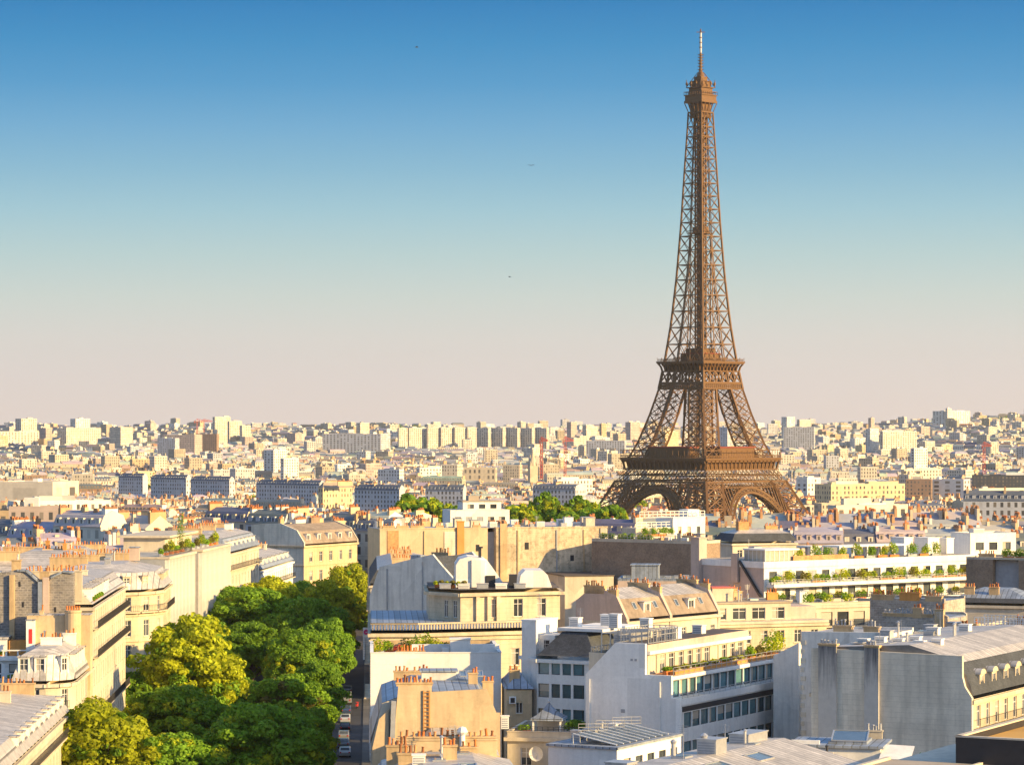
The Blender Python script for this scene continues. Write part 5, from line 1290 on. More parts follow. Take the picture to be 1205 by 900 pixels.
    b.chimney(6, 8, 29.5, 3, .7, 1.6, 6); mb = MB(); mb.beam((3.2, -.32, 3), (3.2, -.32, 29.0), .18); mb.beam((9.5, -.32, 3), (9.5, -.32, 30.2), .15); b.part('drain_pipe', mb, [M['greypaint']]); b.vent(5.2, 3, 29.9, 1.8, 1.4, 1.0, 'bluezinc')
    b.dormer((0, 11), (0, -1), 2.5, 24.8, 1.3, 1.9, .35, 1.2); b.dormer((0, 11), (0, -1), 7.5, 24.8, 1.3, 1.9, .35, 1.2)
    b = onC('mansard_building', 'shaded avenue house with zinc mansard beyond the white gable', 536)
    b.walls(rect(13, 60), 21.0, {3: dict(f=[(18, 2.1), (14.5, 2.2), (11, 2.2)], n=13, w=1.15, balc=(16.4,))}, mat='render'); b.hip(rect(13, 60), 21.4, [(1.2, 23.8), (4, 24.6)], mats=('zincy', 'slate')); reg(b, 0, 13, 0, 60, 22)
    for k in range(3): b.chimney(4, 8+k*19, 23, 4, .7, 2.6, 9)
    # twin blind walls
    b = Bld('blind_walled_building', 'wide building with twin beige blind walls and an orange brick chimney strip', (X(447, 604), 604), 15)
    Wt = 49.2
    mb = MB(); mb.box(0, 23.2, 0, 12, 0, 29.0); mb.box(-.1, 23.3, -.1, .5, 29.0, 29.2); b.part('left_wall', mb, [M['render']], color=(1.0, .92, .76))
    mb = MB(); mb.box(24.8, Wt, -1.0, 12, 0, 29.0); mb.box(24.7, Wt+.1, -1.1, .5, 29.0, 29.25); b.part('right_wall', mb, [M['beigeblock']])
    mb = MB(); mb.box(23.2, 24.8, .8, 12, 0, 28.2); b.part('recess', mb, [M['greypaint']])  # grey puts the shade of the gap into the colour
    mb = MB(); mb.box(16.5, 18.0, -.5, -.003, 6, 30.4); mb.box(16.4, 18.1, -.6, .3, 30.4, 30.6); b.part('chimney', mb, [M['orangechim']])
    mb = MB(); mb.box(25.6, 27.0, -1.3, -1.003, 4, 30.0); b.part('chimney', mb, [M['chim']])
    mb = MB(); mb.box(1.6, 4.0, -.12, -.003, 24.0, 28.7); b.part('brick_infill', mb, [M['redbrick']])
    mb = MB(); mb.box(13.8, 16.4, -.14, -.003, 18, 28.4); b.part('grey_strip', mb, [M['greywall']])
    mb = MB(); mb.box(Wt-1.6, Wt-.2, -1.25, -1.003, 2, 28.9); b.part('corner_pier', mb, [M['render']])
    for u_, m_ in ((9.5, 'chim'), (29.5, 'chim'), (38.0, 'greypaint'), (44.0, 'chim')):
        mb = MB(); mb.beam((u_, -1.1 if u_ > 24 else -.1, 4), (u_, -1.1 if u_ > 24 else -.1, 28.6), .22); b.part('drain_pipe', mb, [M[m_]])
    mb = MB(); mb.box(31, 31.9, -1.03, -1.003, 24.5, 26.0); mb.box(41, 41.8, -1.03, -1.003, 22.0, 23.2); mb.box(20.6, 21.4, -.03, -.003, 24.2, 25.6); b.part('window', mb, [M['blackclad']])
    mb = MB(); mb.face([(0, .6, 29.05), (Wt, .6, 29.05), (Wt, 12, 29.05), (0, 12, 29.05)]); b.part('roof', mb, [M['zinc']])
    for u_, n_ in ((.6, 6), (3.6, 6), (6.6, 7), (12, 4), (20, 4), (29, 3)): b.chimney(u_, .25, 29.2, n_*.42, .6, .35, n_)
    for k in range(4): b.vent(25+k*5.2, 5+k % 2*2, 29.06, 1.6, 1.4, 1.0+.4*(k % 2), 'white')
    b.dish(4.5, 3, 29.2, 1.0, 0); b.antenna(35, 4, 29); b.antenna(20, 6, 29)
    mb = MB(); mb.box(35.5, 46, -16, -1.2, 0, 19.5); mb.box(35.3, 46.2, -16.2, -1.2, 19.5, 19.7, 1); b.part('lower_wing', mb, [M['render'], M['darkroof']])
    reg(b, 0, Wt, -1, 12, 29); clutter(b, 1, Wt-2, 1.5, 10, 29.06, 20, CLR)
avenue_right()

# ---- left side of the avenue, near to far
def avenue_left():
    b = onL('zinc_roofed_house', 'low pale zinc roofed house in the bottom left corner', 288, 22)
    b.walls(rect(22, 66), 15.2, {0: dict(f=[(13, 2), (9.6, 2.1)], n=7, w=1.1), 1: dict(f=[(13.2, 2.0), (9.6, 2.2), (6.0, 2.3)], n=20, w=1.1, balc=(13.1,))}, mat='render', cheights=(12.2,))
    b.hip(rect(22, 66), 15.6, [(1.0, 17.5), (7, 18.4)], mats=('zincy', 'zinc'))
    for v in (34, 44, 54): b.chimney(5, v, 17.5, 8, .8, 1.9, 14, mat='render')
    b.chimney(12.5, 50, 17.8, 4.6, .8, 1.5, 9, mat='render'); b.chimney(9.5, 30, 17.8, 8, .8, 1.7, 13, mat='chim'); b.chimney(14.5, 62, 17.6, 4, .8, 1.6, 8, mat='chim')
    for v in range(20, 66, 5): b.dormer((22, 0), (0, 1), v-1.5, 15.65, 1.3, 1.8, .25, 1.3, 'white')
    b.skylight([(17, 46, 17.85), (19.4, 46, 17.65), (19.4, 49, 17.65), (17, 49, 17.85)], 1, 1, 0); b.dormer((0, 0), (1, 0), 16, 16.2, 1.5, 1.9, .3, 1.5, 'white'); reg(b, 0, 22, 0, 66, 18); clutter(b, 8, 15, 24, 62, 18.0, 12, CLR)
    # rounded corner
    b = onL('corner_house', 'cream corner house with rounded corner and tall white mansard dormers', 359, 7.2)
    poly = [(0, 0), (4.0, 0), (5.7, .7), (6.8, 2.0), (7.2, 4.0), (7.2, 26), (0, 26)]
    fl = [(15.3, 2.4), (11.0, 2.6), (6.8, 2.6)]
    b.walls(poly, 18.4, {0: dict(f=fl, n=2, w=1.05, guard=True), 2: dict(f=fl, n=1, w=1.0, m=(.2, .2), guard=True), 4: dict(f=fl, n=7, w=1.1, balc=(10.9,), guard=False)}, mat='render', cheights=(14.4,))
    b.hip(poly, 18.8, [(.9, 21.9), (2.4, 22.6)], mats=('zincy', 'zinc'))
    for a in (1.3, 3.3): b.dormer((0, 0), (1, 0), a, 18.9, 1.4, 2.8, .1, 1.5, 'white')
    for a in (1.4, 4.0, 6.6, 9.4, 13, 17): b.dormer((7.2, 4), (0, 1), a, 18.9, 1.35, 2.8, .1, 1.4, 'white')
    b.dormer((5.7, .7), (.646, .763), .85, 18.9, 1.25, 2.8, .05, 1.4, 'white')
    b.chimney(2.4, 9, 22, 2.6, .8, 1.4, 6, mat='white'); b.chimney(4.6, 15, 22, 1.6, .8, 1.5, 3, mat='white'); reg(b, 0, 7.2, 0, 26, 20)
    clutter(b, 2, 5, 4, 22, 22.4, 4, CLR, ('pipe', 'light', 'antenna'))
    # white terraces
    b = Bld.right('terraced_house', 'white stepped house with two planted balconies on the left edge', 52, 372, TH, 15)
    b.walls(rect(15, 12), 17.3, {0: dict(f=[(14.2, 2.1)], n=5, w=1.5, st='dark')}, mat='white', cornice=False); mb = MB(); mb.box(0, 15, 0, 12, 17.303, 17.5); b.part('terrace_slab', mb, [M['gravel']])
    b.walls([(0, 3.4), (13.2, 3.4), (13.2, 12), (0, 12)], 20.0, {0: dict(f=[(17.7, 1.9)], n=4, w=2.0, st='dark')}, mat='white', z0=17.5, cornice=False, name='middle_wall'); mb = MB(); mb.box(-.1, 13.4, 3.0, 12, 20.003, 20.25); b.part('terrace_slab', mb, [M['white']])
    b.walls([(0, 7), (9.4, 7), (9.4, 12), (0, 12)], 22.5, {0: dict(f=[(20.4, 1.8)], n=3, w=1.6, st='dark')}, mat='white', z0=20.25, cornice=False, name='upper_wall'); mb = MB(); mb.box(-.1, 9.6, 6.8, 12.1, 22.503, 22.75); b.part('roof', mb, [M['zinc']])
    for v, z_, u1 in ((.15, 17.5, 15), (3.2, 20.25, 13.2)):
        mb = MB(); mb.box(0, u1, v-.1, v+.1, z_+.003, z_+.35); mb.box(0, u1, v-.1, v+.1, z_+1.0, z_+1.15)
        for k in range(8): mb.box(lerp(0, u1-.16, k/7), lerp(0, u1-.16, k/7)+.16, v-.08, v+.08, z_+.35, z_+1.0)
        b.part('balustrade', mb, [M['white']])
    mb = MB(); mb.extr_yz([(7.2, 20.26), (7.2, 22.3), (9, 22.3), (10.5, 20.26)], 9.6, 12.4); b.part('tiled_lean_to', mb, [M['orangechim']])
    for i in range(7): planter(b.world(1.2+i*1.9, .8 if i % 2 else 4.1, 17.52 if i % 2 else 20.27), b.th, 1.3, f'terracotta planter on the white stepped house, number {i+1} from left', .4, 'red' if i % 2 else 'green', 'planters on the white stepped house')
    mb = MB(); mb.extr_xz([(8.6, 12.5), (8.6, 22.4), (14.5, 20.3), (14.5, 12.5)], 12.3, 14); b.part('side_gable', mb, [M['greywall']]); reg(b, 0, 15, 0, 14, 20)
    # annexe with drum
    b = Bld.right('yellow_annexe', 'low sunlit yellow wall with a round drum chimney head', 106, 379, TH, 8.2)
    b.walls(rect(8.2, 3.4), 25.6, {}, mat='yellow', cornice=False); mb = MB(); mb.lathe(6.0, -.2, [(21, 1.0), (22.2, 1.05), (25.9, 1.05), (26.1, 1.15), (26.3, 1.15)], 18); o = b.part('drum', mb, [M['yellow']])
    for k in range(6): p = link('chimney_pot', pot_mesh(k % 4, 'pot'), o); p.location = (5.2+k*.32, -.2, 26.3)
    mb = MB(); mb.box(0, 1.1, -.9, -.003, 18, 25.0); mb.box(.35, .8, -.93, -.903, 22, 23.9, 1); mb.box(-.1, 1.2, -1.0, 0, 25, 25.12, 2); b.part('side_cabin', mb, [M['white'], M['red'], M['bluezinc']])
    b.chimney(1.6, .5, 25.4, .5, .5, .7, 2, mat='yellow'); mb = MB(); mb.box(-.1, 8.3, -.05, 3.4, 25.603, 25.7); b.part('roof', mb, [M['zinc']]); reg(b, 0, 8.2, 0, 3.4, 25)
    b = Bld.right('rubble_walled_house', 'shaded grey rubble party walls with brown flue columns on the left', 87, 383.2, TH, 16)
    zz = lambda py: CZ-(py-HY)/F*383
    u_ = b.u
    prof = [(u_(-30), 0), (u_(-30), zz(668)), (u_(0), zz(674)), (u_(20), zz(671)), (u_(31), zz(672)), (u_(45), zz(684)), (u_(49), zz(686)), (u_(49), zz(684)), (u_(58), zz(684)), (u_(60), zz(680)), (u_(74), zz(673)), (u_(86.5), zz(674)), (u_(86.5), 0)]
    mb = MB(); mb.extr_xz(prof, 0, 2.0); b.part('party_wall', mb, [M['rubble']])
    mb = MB()
    for a, c in (((u_(20), zz(671)), (u_(31), zz(672))), ((u_(31), zz(672)), (u_(45), zz(684))), ((u_(60), zz(680)), (u_(74), zz(673))), ((u_(74), zz(673)), (u_(86), zz(674))), ((u_(-30), zz(668)), (u_(0), zz(674)))): mb.beam((a[0], .9, a[1]+.05), (c[0], .9, c[1]+.05), 2.3, 0, .22)
    b.part('coping', mb, [M['bluezinc']])
    for p0, p1, m, zt_ in ((11.5, 17.5, 'chim', 676), (45, 50, 'bluezinc', 684), (50.5, 58, 'pink', 679)):
        mb = MB(); mb.box(u_(p0), u_(p1), -.5, -.003, 0, zz(zt_)); b.part('flue', mb, [M[m]])
    mb = MB()
    for px_, py_ in ((23, 687), (27, 711), (65, 717)): mb.box(u_(px_-1.2), u_(px_+1.2), -.03, -.003, zz(py_+3), zz(py_-3))
    b.part('window', mb, [M['blackclad']])
    b.chimney(u_(46), .8, zz(686), 1.3, .7, 1.4, 3); b.chimney(u_(13), .8, zz(676), 1.2, .7, 1.8, 2, potmat='steel'); reg(b, u_(0), u_(86), 0, 2, 29)
    # tall sunlit balcony house
    b = onL('balcony_house', 'tall sunlit cream house with long iron balconies along the avenue', 386, 11.5)
    fz = [23.35, 19.5, 15.6, 11.6, 7.8]
    b.walls(rect(11.5, 52), 26.2, {1: dict(f=[(z_+.05, 2.35) for z_ in fz], n=15, w=1.2, balc=(fz[0], fz[1], fz[3]))}, mat='render')
    b.hip(rect(11.5, 52), 26.6, [(1.9, 28.5), (5, 28.9)], e=[0, 1, 0, 1], mats=('zincy', 'zinc', 'greywall'))
    for v, hh in ((0, 3.9), (17, 2.6), (34, 2.4)): b.chimney(2.5, v+.3, 27, 7.6 if v == 0 else 5, .8, hh, 15 if v == 0 else 9, mat='render')
    for a in (3, 6, 9, 12, 15, 20, 24, 28): b.dormer((11.5, 0), (0, 1), a, 26.65, 1.25, 1.9, .4, 1.6, 'white')
    reg(b, 0, 11.5, 0, 52, 28)
    for i in range(5): planter(b.world(11.2, 4.4+i*3, 26.62), b.th+math.pi/2, 1.2, f'flower box on the mansard edge of the tall balcony house, number {i+1} from near end', .5, 'red', 'flower boxes on the mansard edge', w=.3, h=.25)
    # stone corner building
    b = onL('corner_building', 'large stone corner building with grey mansard and long iron balcony', 446, 19, corner=(X(187, 455), 455))
    poly = [(0, 0), (8.6, 0), (12.3, .8), (15.6, 2.6), (17.9, 5.4), (19, 9), (19, 27), (0, 27)]
    fl = [(21.2, 2.2), (17.2, 2.6), (13.2, 2.7), (9, 2.7)]; rd = lambda: dict(f=fl, n=1, w=1.25, m=(.3, .3), balc=(21.1,), b0=0, b1=0)
    b.walls(poly, 24.2, {0: dict(f=fl, n=4, w=1.2, balc=(21.1,), b1=0), 1: rd(), 2: rd(), 3: rd(), 4: rd(), 5: dict(f=fl, n=6, w=1.2, balc=(21.1, 13.1), b0=0)}, mat='stone', cheights=(20.4, 16.4))
    b.hip(poly, 24.6, [(1.3, 27.2), (6.2, 28.4)], mats=('zincy', 'zinc'))
    for a in (1.5, 4.2, 6.9): b.dormer((0, 0), (1, 0), a, 24.65, 1.4, 2.0, .3, 1.6, 'stone')
    for a in (3, 7, 11, 15): b.dormer((19, 9), (0, 1), a, 24.65, 1.4, 2.0, .3, 1.6, 'stone')
    for p, q in ((1, 2), (2, 3), (3, 4)):
        L_ = math.dist(poly[p], poly[q]); b.dormer(poly[p], ((poly[q][0]-poly[p][0])/L_, (poly[q][1]-poly[p][1])/L_), L_/2, 24.65, 1.3, 2.0, .25, 1.4, 'stone')
    for u0_, v_ in ((1, 9), (2, 18), (7, 25)): b.chimney(u0_, v_, 27, 6, .8, 2.3, 12)
    reg(b, 0, 19, 0, 27, 26); clutter(b, 6, 13, 8, 22, 28.4, 6, CLR)
    b = onL('zinc_roofed_building', 'wide building under a big pale ribbed zinc roof behind the stone corner', 484, 27, corner=(-64.8, 484))
    b.walls(rect(27, 42), 24.0, {0: dict(f=[(20.6, 2)], n=8, w=1.2)}, mat='render'); b.hip(rect(27, 42), 24.4, [(1.4, 26.2), (10, 29.2)], mats=('zincy', 'zinc'))
    for u0_, v_ in ((2, 6), (12, 14), (4, 24), (14, 33)): b.chimney(u0_, v_, 26.6, 7, .8, 2.6, 14)
    reg(b, 0, 27, 0, 42, 26); clutter(b, 9, 20, 10, 34, 29.0, 9, CLR)
    # finned modern building
    b = onL('finned_building', 'modern pale building faced with tall vertical fins and a roof garden', 528, 17, th=-4.9, corner=(-63.2, 528))
    D = 62.3; va, vb = b.v(226, 17), b.v(232.5, 17)+.8
    b.walls(rect(17, va), 26.2, {1: dict(f=[(10, 1.9), (13.4, 1.9), (16.8, 1.9)], n=13, w=.8, st='band', sill=False)}, mat='greypaint', cornice=False)  # grey wall stands in for the shade between the pale fins
    b.walls([(0, va), (14, va), (14, vb), (0, vb)], 25.5, {}, mat='chim', cornice=False, name='recess_wall')
    b.walls([(0, vb), (17, vb), (17, D), (0, D)], 26.2, {1: dict(f=[(10, 1.9), (13.4, 1.9)], n=13, w=.8, st='band', sill=False)}, mat='greypaint', cornice=False, name='far_wall')  # far half: shade between the fins held in the wall colour too
    fm = MB(); fm.box(.003, .8, -.17, .17, 4, 26.15); fme = fm.mesh('fin', [M['wornwhite']])
    k = 0; v = .3
    while v < D:
        if not (va-.2 < v < vb+.2): o = link('fin', fme, b.root); o.location = (17, v, 0); o.color = b.root.color; k += 1
        v += 1.32
    mb = MB(); mb.box(-.1, 17.9, -.1, va, 26.203, 26.6); mb.box(-.1, 17.9, vb, D, 26.203, 26.6); b.part('roof_edge', mb, [M['render']])
    mb = MB(); mb.box(4, 12, 24, 50, 26.61, 29.2); mb.box(3, 13.2, 23, 51, 29.2, 29.6); b.part('penthouse', mb, [M['render']]); b.rail([(17, .3), (17, va)], 26.6, 1.0, 'iron', .8); reg(b, 0, 17, 0, D, 26.5)
    for i in range(12): planter(b.world(15.6, 3+i*4.9, 26.61), b.th+math.pi/2, 2.4, f'roof garden hedge box above the finned building, number {i+1} from near end', 1.0+.5*(i % 3), ('green', 'rust', 'yellow')[i % 3], 'hedge boxes above the finned building')
    for i in range(2): cypress(b.world(13.6, 30+i*2.6, 26.6), (6.2, 6.8)[i], ('shorter of two dark cypresses on the roof garden', 'taller of two dark cypresses on the roof garden')[i])
    # shaded mansard row
    b = onL('mansard_building', 'grey mansard row house beyond the finned building, half in shade', 590, 15, th=-4.2, corner=(-57.9, 590))
    fl = [(21.2, 2.1), (17.6, 2.2), (14, 2.2), (10.2, 2.3)]
    b.walls(rect(15, 40), 24.4, {1: dict(f=fl, n=10, w=1.2, balc=(21.1,))}, mat='render', cheights=(20.5,)); b.hip(rect(15, 40), 24.8, [(1.4, 27.6), (5, 28.6)], mats=('zincy', 'bluezinc'))
    for v_ in (4, 20, 36): b.chimney(3, v_, 27, 6, .8, 2.4, 12)
    for a in range(7): b.dormer((15, 0), (0, 1), 3+a*5.4, 24.85, 1.4, 2.0, .3, 1.6, 'white')
    reg(b, 0, 15, 0, 40, 27); clutter(b, 5, 10, 4, 36, 28.5, 8, CLR)
    b = onL('balcony_building', 'low blue shaded house with glazed balconies before the yellow facade', 632, 14, th=-4.2, corner=(-54.6, 632))
    b.walls(rect(14, 46), 19.0, {1: dict(f=[(15.6, 2.2), (12, 2.2), (8.4, 2.2)], n=14, w=1.5, balc=(15.5, 11.9))}, mat='white', cheights=(11.2,)); b.hip(rect(14, 46), 19.4, [(1.3, 21.4), (5, 22.3)], mats=('zincy', 'bluezinc'))
    for a in range(7): b.dormer((14, 0), (0, 1), 4+a*6, 19.45, 1.5, 1.9, .3, 1.6, 'white')
    for v_ in (6, 22, 38): b.chimney(3, v_, 21, 5, .8, 2.2, 9)
    clutter(b, 5, 10, 4, 42, 22.2, 8, CLR); reg(b, 0, 14, 0, 46, 21)
    # yellow facade closing the avenue
    b = Bld('mansard_building', 'sunlit yellow facade with five small dormers closing the avenue', (-50.4, 702), 62)
    fl = [(17.6, 2.4), (13.0, 2.5), (8.6, 2.6), (4.4, 2.6)]
    b.walls(rect(25, 15), 21.6, {0: dict(f=fl, n=5, w=1.5, m=(1, 1))}, mat=('yellow', 'greywall'), mats={3: 1}, cheights=(16.6, 12.0), cmat='yellow')
    b.mansard_profile(25, [(-.2, 22.0), (1.9, 25.0), (6.5, 26.6), (15, 26.2), (15, 22)], ('tan', 'tan'), party=((0, 'greywall'), (25, 'render')))
    for k in range(5): b.dormer((0, 0), (1, 0), 2.8+k*4.9, 22.5, 1.6, 1.8, .4, 1.5, 'white')
    b.chimney(1.5, 8, 26.3, 1.6, .7, 1.6, 4); b.chimney(14, 7, 26, 4, .8, 1.8, 8, mat='brown'); b.chimney(20, 9, 26, 3, .8, 1.4, 6); reg(b, 0, 25, 0, 15, 25)
avenue_left()

# ---- a few individual blocks farther back
def back_blocks():
    b = Bld('white_block', 'bright white roof block with railings before the tower\'s near leg', (X(792, 690), 690), 28)
    b.walls(rect(9, 8), 28.4, {0: dict(f=[(24, 2.6)], n=3, w=.9, st='dark')}, mat='white', cornice=False); b.flat(rect(9, 8), 28.4, .4, .3, 'gravel', 'white'); b.rail([(-9, .3), (9, .3)], 28.8, 1.5, 'white', 1.2, w=.14)
    mb = MB(); mb.box(-10, -.01, .5, 7, 0, 26.4); b.part('side_wing', mb, [M['render']]); mb = MB(); mb.box(5.4, 8.6, 2, 6, 28.82, 30.6); b.part('roof_cabin', mb, [M['white']]); reg(b, -10, 9, 0, 8, 27)
    b.rail([(-9.6, .7), (-.2, .7)], 26.4, 1.4, 'white', 1.2, w=.14)
    for i in range(4): planter(b.world(-9+i*2.2, -2.5, 24.6), b.th, 2.0, f'dark shrub tub before the white railed roof block, number {i+1} from left', 1.6, 'dark', 'shrub tubs before the white roof block')
    mb = MB(); mb.box(-11, 2, -4, .45, 0, 24.55); b.part('terrace_block', mb, [M['render']])
    b = Bld('white_block', 'white stepped block with terraces above the twin blind walls', (X(530, 815), 815), 12)
    b.walls(rect(17, 12), 26.6, {0: dict(f=[(23.9, 1.2), (20.6, 1.2)], n=5, w=1.8, st='dark')}, mat='white', cornice=False); b.flat(rect(17, 12), 26.6, .4, .3, 'gravel', 'white')
    b.walls([(4, 2), (15, 2), (15, 10), (4, 10)], 29.3, {0: dict(f=[(27.4, 1.2)], n=3, w=1.8, st='dark')}, mat='white', z0=27.05, cornice=False, name='upper_wall'); mb = MB(); mb.box(3.8, 15.2, 1.8, 10.2, 29.303, 29.6); mb.box(6, 9, 4, 8, 29.6, 31.0); b.part('roof', mb, [M['gravel']]); reg(b, 0, 17, 0, 12, 27)
    b = Bld('white_block', 'white roof boxes lit by the sun above the brown brick building', (X(1142, 605), 605), 22)
    b.walls(rect(11, 8), 27.6, {0: dict(f=[(24.6, 1.6)], n=3, w=2.0, st='dark')}, mat='white', cornice=False); b.flat(rect(11, 8), 27.6, .5, .3, 'gravel', 'white'); b.vent(2, 2, 27.7, 2.5, 2, 1.2, 'white'); reg(b, 0, 11, 0, 8, 27)
    b = Bld('orange_roofed_house', 'roof with a solid orange brick chimney block right of the tower base', (X(862, 660), 660), 20)
    b.walls(rect(16, 10), 23.8, {0: dict(f=[(20.5, 1.8)], n=6, w=1.2)}, mat='render'); b.hip(rect(16, 10), 24.2, [(1, 26), (4, 27)], mats=('zincy', 'slate')); b.chimney(3, 4, 25.5, 2.6, 1.6, 3.0, 5, mat='redbrick'); b.chimney(10, 4, 25.5, 3, .9, 2.0, 7, mat='redbrick'); reg(b, 0, 16, 0, 10, 25)
back_blocks()
# ---------------------------------------------------------------- street: trees, cars, sign
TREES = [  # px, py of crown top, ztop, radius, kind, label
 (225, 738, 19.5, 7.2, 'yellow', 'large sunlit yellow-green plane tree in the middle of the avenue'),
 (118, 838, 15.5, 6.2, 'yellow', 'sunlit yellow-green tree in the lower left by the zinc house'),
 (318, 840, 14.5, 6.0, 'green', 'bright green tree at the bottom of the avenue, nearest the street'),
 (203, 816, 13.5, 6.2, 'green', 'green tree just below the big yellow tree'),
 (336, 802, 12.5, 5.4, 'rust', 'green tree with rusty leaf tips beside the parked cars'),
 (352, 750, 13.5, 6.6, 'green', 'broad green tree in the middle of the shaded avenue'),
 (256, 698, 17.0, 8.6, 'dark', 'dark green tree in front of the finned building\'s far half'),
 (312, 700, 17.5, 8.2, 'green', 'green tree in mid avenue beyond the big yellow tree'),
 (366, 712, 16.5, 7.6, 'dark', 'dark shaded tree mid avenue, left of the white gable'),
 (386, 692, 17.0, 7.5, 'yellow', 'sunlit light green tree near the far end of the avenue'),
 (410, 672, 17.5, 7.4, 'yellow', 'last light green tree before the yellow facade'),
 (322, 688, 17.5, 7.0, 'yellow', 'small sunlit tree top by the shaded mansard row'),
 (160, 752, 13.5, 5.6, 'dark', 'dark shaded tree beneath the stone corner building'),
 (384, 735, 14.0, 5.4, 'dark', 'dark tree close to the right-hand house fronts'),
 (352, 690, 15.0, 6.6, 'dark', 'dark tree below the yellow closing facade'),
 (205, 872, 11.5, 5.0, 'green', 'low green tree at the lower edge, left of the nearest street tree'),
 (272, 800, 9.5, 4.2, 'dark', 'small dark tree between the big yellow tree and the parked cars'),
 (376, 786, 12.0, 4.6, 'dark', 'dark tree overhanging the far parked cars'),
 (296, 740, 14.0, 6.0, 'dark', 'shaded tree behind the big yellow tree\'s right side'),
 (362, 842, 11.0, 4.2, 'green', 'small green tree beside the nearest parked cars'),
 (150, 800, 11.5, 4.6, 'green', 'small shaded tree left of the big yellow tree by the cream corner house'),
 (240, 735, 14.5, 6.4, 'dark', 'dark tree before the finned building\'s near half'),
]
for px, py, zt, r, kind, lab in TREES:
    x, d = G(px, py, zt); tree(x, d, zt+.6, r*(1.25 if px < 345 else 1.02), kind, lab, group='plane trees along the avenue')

def make_car(kind, paint):
    root = empty('parked_van' if kind == 'van' else 'parked_car', (0, 0, 0))
    if kind == 'van': prof = [(-2.5, .35), (-2.5, 1.0), (-2.45, 1.95), (-2.2, 2.1), (1.2, 2.1), (1.75, 1.3), (2.4, 1.05), (2.5, .7), (2.5, .35)]; hw = .95; win = [(-1.9, 1.9, -.1, 1.15), (.1, 1.9, 1.1, 1.2)]
    else: prof = [(-2.05, .3), (-2.1, .75), (-2.0, .95), (-1.55, 1.02), (-1.0, 1.42), (.35, 1.45), (1.05, 1.0), (1.9, .85), (2.1, .6), (2.1, .3)]; hw = .86; win = [(-1.0, 1.36, -.25, 1.02), (-.15, 1.36, .75, 1.02)]
    mb = MB(); n = len(prof); sec = [(-1, .93), (-.86, 1.0), (.86, 1.0), (1, .93)]
    rings = []
    for y, k in sec: rings.append([(x*(1 if k == 1 else .985), y*hw, .3+(z-.3)*k if z > .9 else z) for x, z in prof])
    for a, b in zip(rings, rings[1:]):
        for i in range(n): mb.face([a[i], a[(i+1) % n], b[(i+1) % n], b[i]])
    mb.face(rings[0]); mb.face(rings[-1][::-1]); mb.build('body', M['car_'+paint], root, smooth=False)
    def pane(pts):
        m = MB(); m.face(pts); m.build('window', M['glass'], root)
    for s in (-1, 1):
        for xa, zt, xb, zb in win: pane([(xa+.1, s*(hw+.012), zb), (xb-.05, s*(hw+.012), zb), (xb-.25, s*(hw*.985+.012), zt-.06), (xa+.3, s*(hw*.985+.012), zt-.06)])
    if kind == 'van':
        pane([(-2.49, -.75, 1.3), (-2.49, .75, 1.3), (-2.46, .7, 1.85), (-2.46, -.7, 1.85)]); pane([(1.26, -.8, 2.03), (1.26, .8, 2.03), (1.77, .8, 1.34), (1.77, -.8, 1.34)])
    else:
        pane([(-1.52, -.68, 1.05), (-1.52, .68, 1.05), (-1.05, .62, 1.40), (-1.05, -.62, 1.40)]); pane([(.42, -.64, 1.43), (.42, .64, 1.43), (1.02, .7, 1.05), (1.02, -.7, 1.05)])
    for x in (-1.35, 1.35):
        for s in (-1, 1):
            w = MB(); N = 12
            for k, (r, ya, yb, m) in enumerate(((.33, hw-.2, hw+.02, 0), (.2, hw-.01, hw+.03, 1))):
                A = [(x+r*math.cos(6.283*i/N), s*ya, .33+r*math.sin(6.283*i/N)) for i in range(N)]; B = [(p[0], s*yb, p[2]) for p in A]
                for i in range(N): w.face([A[i], A[(i+1) % N], B[(i+1) % N], B[i]], m)
                w.face(B, m); w.face(A, m)
            w.build('wheel', [M['tyre'], M['steel']], root)
    for s in (-1, 1):
        m = MB(); m.box(prof[-1][0]-.02, prof[-1][0]+.03, s*.6-.15, s*.6+.15, .6, .75); m.build('headlight', M['lamp'], root)
        m = MB(); m.box(prof[1][0]-.03, prof[1][0]+.02, s*.65-.1, s*.65+.1, .68, .9); m.build('tail_light', M['tail'], root)
    return root
for kind, paint, d, off, lab in (('van', 'silver', 528, -4.4, 'silver van parked at the kerb, farthest of the visible row'), ('car', 'white', 494, -4.3, 'white car parked behind the silver van'), ('car', 'silver', 467, -4.3, 'silver car parked in shade, middle of the kerb row'),
                                 ('car', 'black', 480, -4.2, 'black car parked between the white car and the silver one'), ('car', 'white', 443, -3.9, 'white car parked nearest the bottom edge'), ('car', 'blue', 436, -7.6, 'dark blue car driving in the street at the bottom edge'),
                                 ('car', 'grey', 548, -4.4, 'grey car parked under trees beyond the silver van'), ('car', 'black', 425, -12.0, 'black car half under the nearest street trees'), ('car', 'blue', 509, -4.3, 'dark blue car squeezed between the silver van and the white car'), ('car', 'grey', 455, -4.2, 'grey car between two lighter cars in the kerb row'), ('car', 'grey', 470, -24, 'grey car glimpsed between the crowns below the yellow tree')):
    c = make_car(kind, paint); x, y = av(off, d); c.location = (x, y, .004); c.rotation_euler = (0, 0, math.atan2(1, AVK)); tag(c, lab, 'van' if kind == 'van' else 'car', 'vehicles along the avenue kerb')
